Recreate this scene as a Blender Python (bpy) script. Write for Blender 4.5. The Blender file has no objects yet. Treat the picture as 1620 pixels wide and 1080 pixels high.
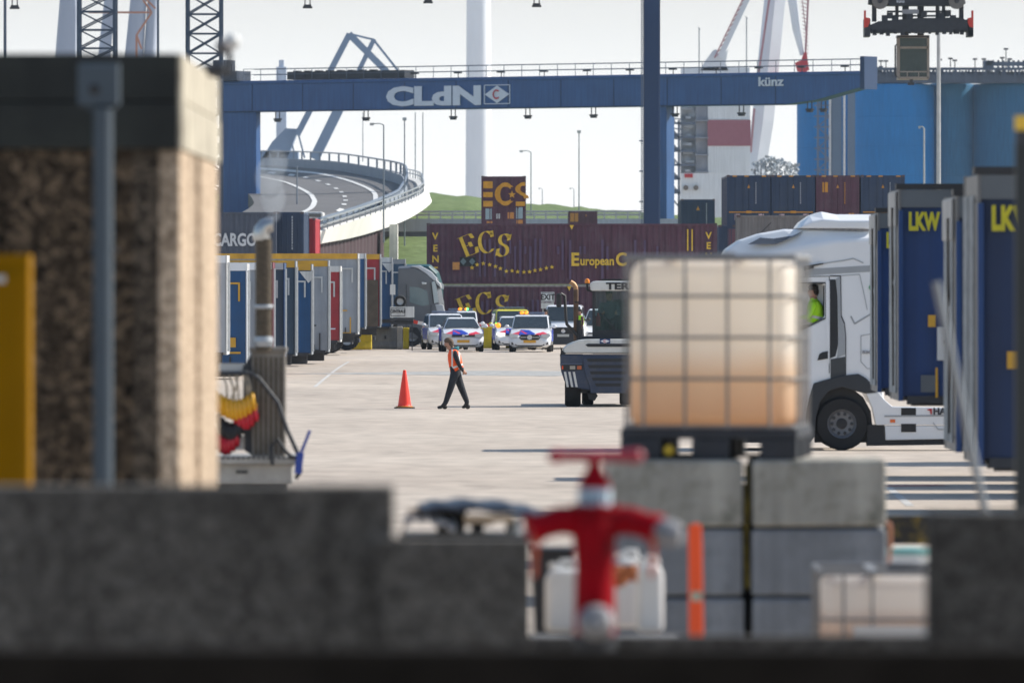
import bpy, bmesh, math, random
from mathutils import Vector, Matrix
random.seed(7)
R = math.radians
S = bpy.context.scene
COL = S.collection
# ---------------------------------------------------------------- camera
F = 13500.0      # focal length in pixels of the 1620 px wide photograph
H0 = 3.2         # camera height above the yard
HY = 437.0       # horizon row in the photograph
cd = bpy.data.cameras.new('camera')
cam = bpy.data.objects.new('camera', cd)
COL.objects.link(cam)
cam.location = (0, 0, H0)
cam.rotation_euler = (R(90), 0, 0)
cd.sensor_width = 36.0
cd.lens = F * 36.0 / 1620.0
cd.shift_y = -(540.0 - HY) / 1620.0
cd.clip_start = 1.0
cd.clip_end = 30000.0
cd.dof.use_dof = True
cd.dof.focus_distance = F / 55.0
cd.dof.aperture_fstop = cd.lens / 1000.0 / 0.060
cd.dof.aperture_blades = 0
S.camera = cam
# ---------------------------------------------------------------- sky, sun, exposure
SUN_EL, SUN_AZ = 38.0, 72.0      # azimuth clockwise from the view direction (+Y)
w = bpy.data.worlds.new('World')
S.world = w
w.use_nodes = True
nt = w.node_tree
nt.nodes.clear()
sky = nt.nodes.new('ShaderNodeTexSky')
sky.sky_type = 'NISHITA'
sky.sun_disc = False
sky.sun_elevation = R(SUN_EL)
sky.sun_rotation = R(SUN_AZ)
sky.air_density = 1.2
sky.dust_density = 1.0
sky.ozone_density = 1.5
sky.altitude = 0
bgd = nt.nodes.new('ShaderNodeBackground')
bgd.inputs['Strength'].default_value = 0.12
out = nt.nodes.new('ShaderNodeOutputWorld')
# thin pale cloud veil: whitest at the horizon, greyer from a degree or so above it
tc = nt.nodes.new('ShaderNodeTexCoord')
sep = nt.nodes.new('ShaderNodeSeparateXYZ')
nt.links.new(tc.outputs['Generated'], sep.inputs[0])
rmp = nt.nodes.new('ShaderNodeValToRGB')
mr = nt.nodes.new('ShaderNodeMapRange')
mr.inputs['From Min'].default_value = 0.0
mr.inputs['From Max'].default_value = 0.04
nt.links.new(sep.outputs['Z'], mr.inputs['Value'])
nt.links.new(mr.outputs[0], rmp.inputs[0])
VEIL = 7.2
e = rmp.color_ramp.elements
e[0].position = 0.0; e[0].color = (1.0, 1.0, 1.0, 1)
e[1].position = 1.0; e[1].color = (0.62, 0.63, 0.63, 1)
k = e.new(0.30); k.color = (1.0, 1.0, 1.0, 1)
k = e.new(0.58); k.color = (0.93, 0.93, 0.92, 1)
k = e.new(0.8); k.color = (0.80, 0.80, 0.79, 1)
mul = nt.nodes.new('ShaderNodeMix'); mul.data_type = 'RGBA'; mul.blend_type = 'MULTIPLY'
mul.inputs[0].default_value = 1.0
mul.inputs[7].default_value = (VEIL, VEIL * 0.995, VEIL * 0.975, 1)
nt.links.new(rmp.outputs[0], mul.inputs[6])
# veil covers the low sky and thins out towards the zenith
mr2 = nt.nodes.new('ShaderNodeMapRange')
mr2.inputs['From Min'].default_value = 0.05
mr2.inputs['From Max'].default_value = 0.20
mr2.inputs['To Min'].default_value = 1.0
mr2.inputs['To Max'].default_value = 0.0
nt.links.new(sep.outputs['Z'], mr2.inputs['Value'])
mx = nt.nodes.new('ShaderNodeMix'); mx.data_type = 'RGBA'
nt.links.new(mr2.outputs[0], mx.inputs[0])
nt.links.new(sky.outputs[0], mx.inputs[6])
nt.links.new(mul.outputs[2], mx.inputs[7])
nt.links.new(mx.outputs[2], bgd.inputs['Color'])
nt.links.new(bgd.outputs[0], out.inputs['Surface'])
sl = bpy.data.lights.new('sun', 'SUN')
sun = bpy.data.objects.new('sun', sl)
COL.objects.link(sun)
sl.energy = 4.7
sl.angle = R(0.5)
sl.color = (1.0, 0.94, 0.85)
ce = math.cos(R(SUN_EL))
sd = Vector((math.sin(R(SUN_AZ)) * ce, math.cos(R(SUN_AZ)) * ce, math.sin(R(SUN_EL))))
sun.rotation_euler = sd.to_track_quat('Z', 'Y').to_euler()
sun.location = (60, 60, 60)
S.view_settings.view_transform = 'Standard'
S.view_settings.look = 'None'
S.view_settings.exposure = 0.40
S.view_settings.gamma = 1.0
S.view_settings.use_curve_mapping = False
S.render.engine = 'CYCLES'
S.cycles.use_denoising = True
S.cycles.max_bounces = 6
S.cycles.transparent_max_bounces = 12
S.cycles.volume_bounces = 0
S.cycles.sample_clamp_indirect = 6.0
# ---------------------------------------------------------------- helpers
def X(px, s): return (px - 810.0) / s
def Y(s): return F / s
def Z(py, s): return H0 + (HY - py) / s
def P(px, py, s, dy=0.0): return Vector((X(px, s), F / s + dy, Z(py, s)))

MATS = {}
def M(name, col=None, rough=0.55, metal=0.0, var=0.10, scale=2.0, streak=0.0, bump=0.0, bscale=20.0, emit=None, spec=0.5, coat=0.0, dirt=None, dscale=0.6):
    """procedural paint / concrete / rubber: noise mottling, vertical weather streaks, dirt patches, bump"""
    if name in MATS: return MATS[name]
    m = bpy.data.materials.new(name); m.use_nodes = True
    t = m.node_tree; N = t.nodes; L = t.links
    b = N['Principled BSDF']
    b.inputs['Roughness'].default_value = rough
    b.inputs['Metallic'].default_value = metal
    b.inputs['Specular IOR Level'].default_value = spec
    b.inputs['Coat Weight'].default_value = coat
    c = N.new('ShaderNodeTexCoord')
    n = N.new('ShaderNodeTexNoise'); n.inputs['Scale'].default_value = scale; n.inputs['Detail'].default_value = 5
    L.new(c.outputs['Object'], n.inputs['Vector'])
    mr = N.new('ShaderNodeMapRange'); mr.inputs['From Min'].default_value = 0.3; mr.inputs['From Max'].default_value = 0.7
    mr.inputs['To Min'].default_value = 1 - var; mr.inputs['To Max'].default_value = 1 + var
    L.new(n.outputs['Fac'], mr.inputs['Value'])
    fac = mr.outputs[0]
    if streak:
        mp = N.new('ShaderNodeMapping'); mp.inputs['Scale'].default_value = (5, 5, 0.25)
        L.new(c.outputs['Object'], mp.inputs[0])
        n2 = N.new('ShaderNodeTexNoise'); n2.inputs['Scale'].default_value = 1.2; n2.inputs['Detail'].default_value = 4
        L.new(mp.outputs[0], n2.inputs['Vector'])
        m2 = N.new('ShaderNodeMapRange'); m2.inputs['From Min'].default_value = 0.35; m2.inputs['From Max'].default_value = 0.65
        m2.inputs['To Min'].default_value = 1 - streak; m2.inputs['To Max'].default_value = 1 + streak * 0.3
        L.new(n2.outputs['Fac'], m2.inputs['Value'])
        mm = N.new('ShaderNodeMath'); mm.operation = 'MULTIPLY'
        L.new(fac, mm.inputs[0]); L.new(m2.outputs[0], mm.inputs[1]); fac = mm.outputs[0]
    v = N.new('ShaderNodeVectorMath'); v.operation = 'SCALE'
    v.inputs[0].default_value = col
    L.new(fac, v.inputs['Scale'])
    colout = v.outputs[0]
    if dirt is not None:
        n3 = N.new('ShaderNodeTexNoise'); n3.inputs['Scale'].default_value = dscale; n3.inputs['Detail'].default_value = 8
        n3.inputs['Roughness'].default_value = 0.7
        L.new(c.outputs['Object'], n3.inputs['Vector'])
        m3 = N.new('ShaderNodeMapRange'); m3.inputs['From Min'].default_value = 0.48; m3.inputs['From Max'].default_value = 0.66
        m3.inputs['To Max'].default_value = 0.8
        L.new(n3.outputs['Fac'], m3.inputs['Value'])
        mi = N.new('ShaderNodeMix'); mi.data_type = 'RGBA'
        L.new(m3.outputs[0], mi.inputs[0]); L.new(colout, mi.inputs[6]); mi.inputs[7].default_value = (*dirt, 1)
        colout = mi.outputs[2]
    L.new(colout, b.inputs['Base Color'])
    if bump:
        n4 = N.new('ShaderNodeTexNoise'); n4.inputs['Scale'].default_value = bscale; n4.inputs['Detail'].default_value = 4
        L.new(c.outputs['Object'], n4.inputs['Vector'])
        bp = N.new('ShaderNodeBump'); bp.inputs['Strength'].default_value = bump; bp.inputs['Distance'].default_value = 0.02
        L.new(n4.outputs['Fac'], bp.inputs['Height']); L.new(bp.outputs[0], b.inputs['Normal'])
    if emit:
        b.inputs['Emission Color'].default_value = (*emit[:3], 1); b.inputs['Emission Strength'].default_value = emit[3]
    MATS[name] = m
    return m

def glassmat(name, tint, alpha, rough=0.05):
    """window glass: part mirror, part see-through"""
    if name in MATS: return MATS[name]
    m = bpy.data.materials.new(name); m.use_nodes = True
    t = m.node_tree; N = t.nodes; L = t.links
    o = N['Material Output']; b = N['Principled BSDF']
    b.inputs['Base Color'].default_value = (*tint, 1); b.inputs['Roughness'].default_value = rough
    tr = N.new('ShaderNodeBsdfTransparent'); tr.inputs[0].default_value = (0.75, 0.82, 0.8, 1)
    mx = N.new('ShaderNodeMixShader'); mx.inputs[0].default_value = 1 - alpha
    n = N.new('ShaderNodeTexNoise'); n.inputs['Scale'].default_value = 3
    mr = N.new('ShaderNodeMapRange'); mr.inputs['To Min'].default_value = max(0, 1 - alpha - 0.1); mr.inputs['To Max'].default_value = min(1, 1 - alpha + 0.1)
    L.new(n.outputs['Fac'], mr.inputs['Value']); L.new(mr.outputs[0], mx.inputs[0])
    L.new(b.outputs[0], mx.inputs[1]); L.new(tr.outputs[0], mx.inputs[2]); L.new(mx.outputs[0], o.inputs[0])
    mx.inputs[0].default_value = alpha
    MATS[name] = m
    return m

def pebble_mat(name, dark_, light_, sc, rough=.95, mean=.5):
    """exposed-pebble or coarse-grained concrete: every grain its own tone"""
    m = bpy.data.materials.new(name); m.use_nodes = True; t = m.node_tree; N = t.nodes; L = t.links; b = N['Principled BSDF']
    b.inputs['Roughness'].default_value = rough; b.inputs['Specular IOR Level'].default_value = .2
    c = N.new('ShaderNodeTexCoord'); v = N.new('ShaderNodeTexVoronoi'); v.inputs['Scale'].default_value = sc; L.new(c.outputs['Object'], v.inputs['Vector'])
    s = N.new('ShaderNodeSeparateColor'); L.new(v.outputs['Color'], s.inputs[0])
    n = N.new('ShaderNodeTexNoise'); n.inputs['Scale'].default_value = sc * .55; n.inputs['Detail'].default_value = 8; L.new(c.outputs['Object'], n.inputs['Vector'])
    a = N.new('ShaderNodeMath'); a.operation = 'MULTIPLY_ADD'; L.new(s.outputs[0], a.inputs[0]); a.inputs[1].default_value = .80
    q = N.new('ShaderNodeMapRange'); q.inputs['From Min'].default_value = .3; q.inputs['From Max'].default_value = .7; q.inputs['To Min'].default_value = .0; q.inputs['To Max'].default_value = .22; L.new(n.outputs['Fac'], q.inputs['Value'])
    L.new(q.outputs[0], a.inputs[2])
    r = N.new('ShaderNodeValToRGB'); e = r.color_ramp.elements; e[0].position = .12; e[0].color = (*dark_, 1); e[1].position = .95; e[1].color = (*light_, 1)
    k = e.new(mean); k.color = tuple(d * .62 + l * .38 for d, l in zip(dark_, light_)) + (1,)
    L.new(a.outputs[0], r.inputs[0])
    st = N.new('ShaderNodeMapping'); st.inputs['Scale'].default_value = (4, 4, .35); L.new(c.outputs['Object'], st.inputs[0])
    n2 = N.new('ShaderNodeTexNoise'); n2.inputs['Scale'].default_value = 1.3; L.new(st.outputs[0], n2.inputs['Vector'])
    m2 = N.new('ShaderNodeMapRange'); m2.inputs['From Min'].default_value = .35; m2.inputs['From Max'].default_value = .65; m2.inputs['To Min'].default_value = .72; m2.inputs['To Max'].default_value = 1.12; L.new(n2.outputs['Fac'], m2.inputs['Value'])
    sc_ = N.new('ShaderNodeVectorMath'); sc_.operation = 'SCALE'; L.new(r.outputs[0], sc_.inputs[0]); L.new(m2.outputs[0], sc_.inputs['Scale']); L.new(sc_.outputs[0], b.inputs['Base Color'])
    bp = N.new('ShaderNodeBump'); bp.inputs['Strength'].default_value = .7; bp.inputs['Distance'].default_value = .01; L.new(v.outputs['Distance'], bp.inputs['Height']); L.new(bp.outputs[0], b.inputs['Normal'])
    MATS[name] = m
    return m

class MB:
    """collects shapes into one mesh"""
    def __init__(self, world=False):
        self.v = []; self.f = []; self.m = []; self.world = world
    def add(self, vs, fs, mi=0):
        o = len(self.v)
        self.v += [Vector(p) for p in vs]
        for f in fs:
            self.f.append([i + o for i in f]); self.m.append(mi)
        return self
    def box(self, x0, x1, y0, y1, z0, z1, mi=0):
        vs = [(x, y, z) for x in (x0, x1) for y in (y0, y1) for z in (z0, z1)]
        return self.add(vs, [(0, 1, 3, 2), (4, 6, 7, 5), (0, 4, 5, 1), (2, 3, 7, 6), (0, 2, 6, 4), (1, 5, 7, 3)], mi)
    def pbox(self, p0, p1, q0, q1, s, dep, mi=0, dy=0.0):
        y = F / s + dy
        return self.box(X(p0, s), X(p1, s), y, y + dep, Z(q1, s), Z(q0, s), mi)
    def bar(self, p, q, w, h=None, mi=0):
        p = Vector(p); q = Vector(q); h = w if h is None else h
        d = (q - p).normalized()
        up = Vector((0, 0, 1)) if abs(d.z) < 0.95 else Vector((0, 1, 0))
        a = d.cross(up).normalized(); b = a.cross(d)
        vs = []
        for c in (p, q):
            for i, j in ((-1, -1), (1, -1), (1, 1), (-1, 1)):
                vs.append(c + a * i * w / 2 + b * j * h / 2)
        return self.add(vs, [(0, 1, 2, 3), (7, 6, 5, 4), (0, 4, 5, 1), (1, 5, 6, 2), (2, 6, 7, 3), (3, 7, 4, 0)], mi)
    def tube(self, path, r, n=8, mi=0):
        path = [Vector(p) for p in path]
        rr = r if isinstance(r, (list, tuple)) else [r] * len(path)
        rings = []
        a = None
        for i, c in enumerate(path):
            d = (path[min(i + 1, len(path) - 1)] - path[max(i - 1, 0)]).normalized()
            if a is None:
                up = Vector((0, 0, 1)) if abs(d.z) < 0.9 else Vector((1, 0, 0))
                a = d.cross(up).normalized()
            else:
                a = (a - d * a.dot(d)).normalized()
            b = a.cross(d)
            rings.append([c + (a * math.cos(2 * math.pi * k / n) + b * math.sin(2 * math.pi * k / n)) * rr[i] for k in range(n)])
        return self.loft(rings, mi)
    def loft(self, rings, mi=0, caps=True):
        n = len(rings[0]); vs = [p for r in rings for p in r]; fs = []
        for i in range(len(rings) - 1):
            for k in range(n):
                a = i * n + k; b = i * n + (k + 1) % n
                fs.append((a, b, b + n, a + n))
        if caps:
            fs.append(tuple(range(n))[::-1]); o = (len(rings) - 1) * n
            fs.append(tuple(range(o, o + n)))
        return self.add(vs, fs, mi)
    def lathe(self, prof, org=(0, 0, 0), axis='z', n=16, mi=0, caps=True):
        rings = []
        for r, h in prof:
            rg = []
            for k in range(n):
                a = 2 * math.pi * k / n; c, s_ = math.cos(a) * r, math.sin(a) * r
                p = {'z': (c, s_, h), 'y': (c, h, s_), 'x': (h, c, s_)}[axis]
                rg.append(Vector(org) + Vector(p))
            rings.append(rg)
        return self.loft(rings, mi, caps)
    def prism(self, poly, a0, a1, axis='y', mi=0):
        """poly: (x,z) pairs for axis y, (y,z) for axis x, (x,y) for axis z"""
        def pt(u, v, a): return {'y': (u, a, v), 'x': (a, u, v), 'z': (u, v, a)}[axis]
        n = len(poly)
        vs = [pt(u, v, a0) for u, v in poly] + [pt(u, v, a1) for u, v in poly]
        fs = [tuple(range(n)), tuple(range(n, 2 * n))[::-1]] + [(i, i + n, (i + 1) % n + n, (i + 1) % n) for i in range(n)]
        return self.add(vs, fs, mi)
    def pprism(self, pts, s, dep, mi=0, dy=0.0):
        y = F / s + dy
        return self.prism([(X(a, s), Z(b, s)) for a, b in pts], y, y + dep, 'y', mi)
    def ball(self, c, r, mi=0, sc=(1, 1, 1), n=12):
        prof = [(max(1e-4, math.sin(math.pi * i / 8)), -math.cos(math.pi * i / 8)) for i in range(9)]
        o = len(self.v)
        self.lathe(prof, (0, 0, 0), 'z', n, mi)
        for i in range(o, len(self.v)):
            p = self.v[i]; self.v[i] = Vector((c[0] + p.x * r * sc[0], c[1] + p.y * r * sc[1], c[2] + p.z * r * sc[2]))
        return self
    def build(self, name, mats, parent=None, bevel=0.0, smooth=False, seg=2):
        me = bpy.data.meshes.new(name)
        off = Vector((0, 0, 0))
        if self.world:
            p = parent
            while p is not None: off += p.location; p = p.parent
        me.from_pydata([tuple(p - off) for p in self.v], [], self.f)
        for i, p in enumerate(me.polygons): p.material_index = self.m[i]
        bm = bmesh.new(); bm.from_mesh(me); bmesh.ops.recalc_face_normals(bm, faces=bm.faces); bm.to_mesh(me); bm.free()
        if smooth:
            for p in me.polygons: p.use_smooth = True
            try: me.set_sharp_from_angle(angle=R(38))
            except Exception: pass
        for m in (mats if isinstance(mats, (list, tuple)) else [mats]): me.materials.append(m)
        o = bpy.data.objects.new(name, me); COL.objects.link(o)
        if parent is not None: o.parent = parent
        if bevel:
            b = o.modifiers.new('soft_edges', 'BEVEL'); b.width = bevel; b.segments = seg; b.limit_method = 'ANGLE'; b.angle_limit = R(30)
        return o

def WB(): return MB(True)
def tag(o, label, cat, group=None):
    o['label'] = label; o['category'] = cat
    if group: o['group'] = group
    return o
def struct(o, kind='structure'):
    o['kind'] = kind; return o
def thing(name, label, cat, loc=(0, 0, 0), rz=0.0, group=None):
    o = bpy.data.objects.new(name, None); COL.objects.link(o)
    o.empty_display_size = 0.2
    o.location = loc; o.rotation_euler = (0, 0, rz)
    return tag(o, label, cat, group)
def dup(o, parent=None, loc=None, rz=None, label=None):
    c = o.copy(); COL.objects.link(c)
    if parent is not None: c.parent = parent
    if loc is not None: c.location = loc
    if rz is not None: c.rotation_euler = (0, 0, rz)
    if label: c['label'] = label
    for ch in [k for k in o.children]: dup(ch, c)
    return c
def text(name, body, size, mat, parent, loc, rz=0.0, tilt=0.0, align='CENTER', bold=0.0, sx=1.0, depth=0.004, flat=False, world=False):
    """lettering as a thin mesh facing -Y, baseline at loc, size = cap height"""
    cu = bpy.data.curves.new(name, 'FONT'); cu.body = body; cu.size = size / 0.72; cu.align_x = align
    cu.extrude = depth; cu.offset = bold; cu.resolution_u = 3
    ob = bpy.data.objects.new(name + '_curve', cu)
    me = bpy.data.meshes.new_from_object(ob)
    bpy.data.objects.remove(ob)
    me.materials.clear(); me.materials.append(mat)
    mt = Matrix.Translation(Vector(loc)) @ Matrix.Rotation(rz, 4, 'Z') @ Matrix.Rotation(tilt, 4, 'Y') @ Matrix.Rotation(R(90), 4, 'X') @ Matrix.Diagonal((sx, 1, 1, 1))
    if world:
        p = parent; off = Vector((0, 0, 0))
        while p is not None: off += p.location; p = p.parent
        mt = Matrix.Translation(-off) @ mt
    me.transform(mt)
    me.name = name
    o = bpy.data.objects.new(name, me); COL.objects.link(o)
    o.parent = parent
    return o
def pen(mb, path, nib, y, dy=0.0008, mi=0, th=0.012):
    """broad-pen stroke: path of (x,z), nib = (dx,dz); gives thick and thin serif lettering"""
    for i in range(len(path) - 1):
        (x0, z0), (x1, z1) = path[i], path[i + 1]
        q = [(x0 - nib[0], z0 - nib[1]), (x0 + nib[0], z0 + nib[1]), (x1 + nib[0], z1 + nib[1]), (x1 - nib[0], z1 - nib[1])]
        a = sum(q[k][0] * q[(k + 1) % 4][1] - q[(k + 1) % 4][0] * q[k][1] for k in range(4)) / 2
        if abs(a) < 1e-6: continue
        yy = y - (i % 5) * dy
        mb.prism(q, yy - th, yy + th, 'y', mi)
def arc(cx, cz, rx, rz, a0, a1, n=14):
    return [(cx + rx * math.cos(R(a0 + (a1 - a0) * i / n)), cz + rz * math.sin(R(a0 + (a1 - a0) * i / n))) for i in range(n + 1)]
def turn(path, c, deg):
    ca, sa = math.cos(R(deg)), math.sin(R(deg))
    return [(c[0] + (x - c[0]) * ca - (z - c[1]) * sa, c[1] + (x - c[0]) * sa + (z - c[1]) * ca) for x, z in path]

# common materials
tyre = M('tyre_rubber', (0.018, 0.018, 0.019), 0.85, var=0.25)
black = M('black_plastic', (0.016, 0.017, 0.02), 0.55, var=0.2)
dark = M('dark_steel', (0.035, 0.038, 0.045), 0.6, var=0.25, scale=5)
steel = M('galvanised_steel', (0.38, 0.40, 0.42), 0.45, 0.6, var=0.15, scale=6)
alu = M('grey_aluminium', (0.50, 0.51, 0.52), 0.4, 0.5, var=0.1)
white = M('white_paint', (0.78, 0.80, 0.82), 0.35, var=0.03, scale=1.5, coat=0.4)
dwhite = M('grubby_white_paint', (0.62, 0.63, 0.62), 0.5, var=0.10, streak=0.2)
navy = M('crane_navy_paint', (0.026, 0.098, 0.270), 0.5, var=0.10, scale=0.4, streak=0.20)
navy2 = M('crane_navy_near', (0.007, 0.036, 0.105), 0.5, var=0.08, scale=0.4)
yellow = M('yellow_lettering', (0.80, 0.52, 0.055), 0.6, var=0.15, scale=5)
red = M('signal_red', (0.45, 0.02, 0.025), 0.45, var=0.1)
orange = M('signal_orange', (0.85, 0.09, 0.012), 0.5, var=0.06)
chrome = M('polished_metal', (0.6, 0.6, 0.6), 0.2, 0.9, var=0.05)
winglass = M('car_window_glass', (0.03, 0.04, 0.045), 0.06, var=0.1, spec=0.8)
skin = M('skin', (0.42, 0.22, 0.15), 0.55, var=0.08, scale=20)
lampw = M('headlamp_glass', (0.55, 0.58, 0.6), 0.1, var=0.1, spec=0.8)
amberlit = M('lit_amber_lamp', (0.8, 0.25, 0.02), 0.3, emit=(1.0, 0.24, 0.01, 1.5))
# ================================================================ SETTING
def ground_material():
    m = bpy.data.materials.new('yard_concrete'); m.use_nodes = True
    t = m.node_tree; N = t.nodes; L = t.links; b = N['Principled BSDF']; b.inputs['Roughness'].default_value = 0.8
    b.inputs['Specular IOR Level'].default_value = 0.3
    c = N.new('ShaderNodeTexCoord')
    def noise(scale, map_=(1, 1, 1), det=6):
        mp = N.new('ShaderNodeMapping'); mp.inputs['Scale'].default_value = map_
        L.new(c.outputs['Object'], mp.inputs[0])
        n = N.new('ShaderNodeTexNoise'); n.inputs['Scale'].default_value = scale; n.inputs['Detail'].default_value = det
        L.new(mp.outputs[0], n.inputs['Vector']); return n
    n1 = noise(0.09, (1, 0.7, 1)); n2 = noise(1.6, (1, 0.35, 1), 8); n3 = noise(0.35, (1, 0.10, 1), 5)
    r = N.new('ShaderNodeValToRGB'); e = r.color_ramp.elements
    e[0].position = 0.3; e[0].color = (0.405, 0.345, 0.287, 1); e[1].position = 0.72; e[1].color = (0.500, 0.437, 0.368, 1)
    L.new(n1.outputs['Fac'], r.inputs[0])
    def mul(colsock, n, lo, hi, a=0.3, bb=0.7):
        mr = N.new('ShaderNodeMapRange'); mr.inputs['From Min'].default_value = a; mr.inputs['From Max'].default_value = bb
        mr.inputs['To Min'].default_value = lo; mr.inputs['To Max'].default_value = hi
        L.new(n.outputs['Fac'], mr.inputs['Value'])
        v = N.new('ShaderNodeVectorMath'); v.operation = 'SCALE'; L.new(colsock, v.inputs[0]); L.new(mr.outputs[0], v.inputs['Scale'])
        return v.outputs[0]
    o = mul(r.outputs[0], n2, 0.86, 1.12)
    o = mul(o, n3, 0.92, 1.05)
    n6 = noise(0.045, (1, 0.35, 1), 7); o = mul(o, n6, 1.0, 0.86, 0.54, 0.64)
    n7 = noise(0.6, (1, 0.2, 1), 9); o = mul(o, n7, 1.0, 0.84, 0.62, 0.70)
    L.new(o, b.inputs['Base Color'])
    bp = N.new('ShaderNodeBump'); bp.inputs['Strength'].default_value = 0.4; bp.inputs['Distance'].default_value = 0.02
    n5 = noise(14.0); L.new(n5.outputs['Fac'], bp.inputs['Height']); L.new(bp.outputs[0], b.inputs['Normal'])
    return m
g = MB(); g.add([(-3000, -200, 0), (3000, -200, 0), (3000, 4200, 0), (-3000, 4200, 0)], [(0, 1, 2, 3)])
struct(g.build('ground', ground_material()))

def strip(name, pts, width, mat, z=0.004):
    """flat painted or paved strip along ground points (x,y)"""
    m = MB(); L_ = []; R_ = []
    for i, p in enumerate(pts):
        a = Vector(pts[max(i - 1, 0)]); b = Vector(pts[min(i + 1, len(pts) - 1)]); d = (b - a).normalized()
        n = Vector((-d.y, d.x)) * width / 2; p = Vector(p)
        L_.append((*(p + n), z)); R_.append((*(p - n), z))
    k = len(pts); m.add(L_ + R_, [(i, i + k, i + 1 + k, i + 1) for i in range(k - 1)])
    return struct(m.build(name, mat))
def gpt(px, py):
    s = (py - HY) / H0
    return (X(px, s), F / s)
linew = M('worn_line_paint', (0.47, 0.46, 0.44), 0.7, var=0.30, scale=1.2)
strip('painted_line', [gpt(*p) for p in ((552, 572), (538, 580), (527, 588), (512, 600), (498, 612))], 0.11, linew)
strip('painted_line', [gpt(*p) for p in ((1405, 770), (1440, 800))], 0.12, linew)
sett = M('stone_setts', (0.33, 0.33, 0.315), 0.8, var=0.4, scale=2.5)
strip('drain_strip', [gpt(655, 593), gpt(985, 588)], 11.0, sett, 0.005)
redmark = M('red_ground_mark', (0.5, 0.10, 0.09), 0.8, var=0.3)
strip('ground_mark', [gpt(1409, 768), gpt(1429, 769)], 1.6, redmark, 0.006)

# ---- grassy dyke behind the terminal
def grass_mat(name, a, b_, sc):
    m = bpy.data.materials.new(name); m.use_nodes = True; t = m.node_tree; N = t.nodes; L = t.links; b = N['Principled BSDF']
    b.inputs['Roughness'].default_value = 0.9; b.inputs['Specular IOR Level'].default_value = 0.1
    c = N.new('ShaderNodeTexCoord'); n = N.new('ShaderNodeTexNoise'); n.inputs['Scale'].default_value = sc; n.inputs['Detail'].default_value = 8
    L.new(c.outputs['Object'], n.inputs['Vector'])
    r = N.new('ShaderNodeValToRGB'); e = r.color_ramp.elements; e[0].position = 0.32; e[0].color = (*a, 1); e[1].position = 0.7; e[1].color = (*b_, 1)
    L.new(n.outputs['Fac'], r.inputs[0])
    n2 = N.new('ShaderNodeTexNoise'); n2.inputs['Scale'].default_value = sc * 6; n2.inputs['Detail'].default_value = 6; L.new(c.outputs['Object'], n2.inputs['Vector'])
    q = N.new('ShaderNodeMapRange'); q.inputs['From Min'].default_value = .3; q.inputs['From Max'].default_value = .7; q.inputs['To Min'].default_value = .6; q.inputs['To Max'].default_value = 1.35; L.new(n2.outputs['Fac'], q.inputs['Value'])
    v = N.new('ShaderNodeVectorMath'); v.operation = 'SCALE'; L.new(r.outputs[0], v.inputs[0]); L.new(q.outputs[0], v.inputs['Scale']); L.new(v.outputs[0], b.inputs['Base Color'])
    return m
gm = grass_mat('dyke_grass', (0.105, 0.150, 0.055), (0.165, 0.215, 0.095), 0.25)
dk = MB(); rows = []
crest = [(150, 300), (340, 300), (520, 303), (640, 305), (690, 305), (740, 311), (800, 319), (880, 325), (960, 331), (1040, 337), (1120, 343), (1250, 350), (1700, 352)]
for t_, jit in ((0, 0), (0.35, 0.25), (0.7, 0.3), (1.0, 0.12), (1.15, 0.0)):
    row = []
    for i in range(120):
        px = 150 + 1550 * i / 119
        for (a, b) in zip(crest, crest[1:]):
            if a[0] <= px <= b[0] + 0.01:
                py = a[1] + (b[1] - a[1]) * (px - a[0]) / (b[0] - a[0]); break
        top = Z(py, 15.0); xx = X(px, 15.0) * (1.0 if t_ >= 1 else 1.0)
        z = -0.5 + (top + 0.5) * (math.sin(min(t_, 1) * math.pi / 2)) if t_ <= 1 else top - 3
        y = F / 18.8 + (F / 15.0 - F / 18.8) * t_
        z = 7.0 + (top - 7.0) * t_ if t_ <= 1 else top - 4
        row.append((xx, y, z + random.uniform(-jit, jit)))
    rows.append(row)
vs = [p for r in rows for p in r]; n = 120
dk.add(vs, [(r * n + i, r * n + i + 1, (r + 1) * n + i + 1, (r + 1) * n + i) for r in range(4) for i in range(n - 1)])
struct(dk.build('grass_dyke', gm, smooth=True))
bk = MB()
y0, y1 = F / 23.5, F / 19.6
bk.add([(-60, y0, -0.2), (60, y0, -0.2), (60, y1, 6.4), (-60, y1, 6.4)], [(0, 1, 2, 3)])
struct(bk.build('grass_bank', gm))
pale = M('pale_concrete', (0.46, 0.45, 0.43), 0.8, var=0.12, scale=0.3, streak=0.15)
bluec = M('weathered_bluish_concrete', (0.42, 0.47, 0.50), 0.8, var=0.12, scale=0.3, streak=0.1)
darkc = M('underpass_shade_concrete', (0.10, 0.12, 0.14), 0.85, var=0.2, scale=0.3)
m = WB(); m.pbox(560, 1120, 346, 366, 19.4, 2.0); o = m.build('retaining_wall', bluec)
tag(o, 'long low grey-blue concrete wall along the foot of the grassy dyke', 'wall')
m = WB(); m.pbox(560, 720, 366.5, 396, 19.3, 1.5); o = m.build('underpass_shade_wall', darkc)  # wall added in a dark colour for the shade under the overpass
tag(o, 'dark wall added for the shade beneath the low grey-blue wall, right of the ramp pier', 'wall')
t = thing('guard_rail', 'thin grey guard rail with many posts in front of the green dyke', 'guard rail', (0, Y(18.9), Z(350, 18.9)))
m = WB()
for a in (335.0, 340.0): m.bar(P(655, a, 18.9), P(1015, a - 0.5, 18.9), 0.08, 0.16)
m.build('rail', steel, t)
for i in range(20):
    a = 660 + i * 18.5; m = WB(); m.bar(P(a, 334, 18.9), P(a, 349, 18.9), 0.12, 0.12); m.build('post', steel, t)

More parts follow.
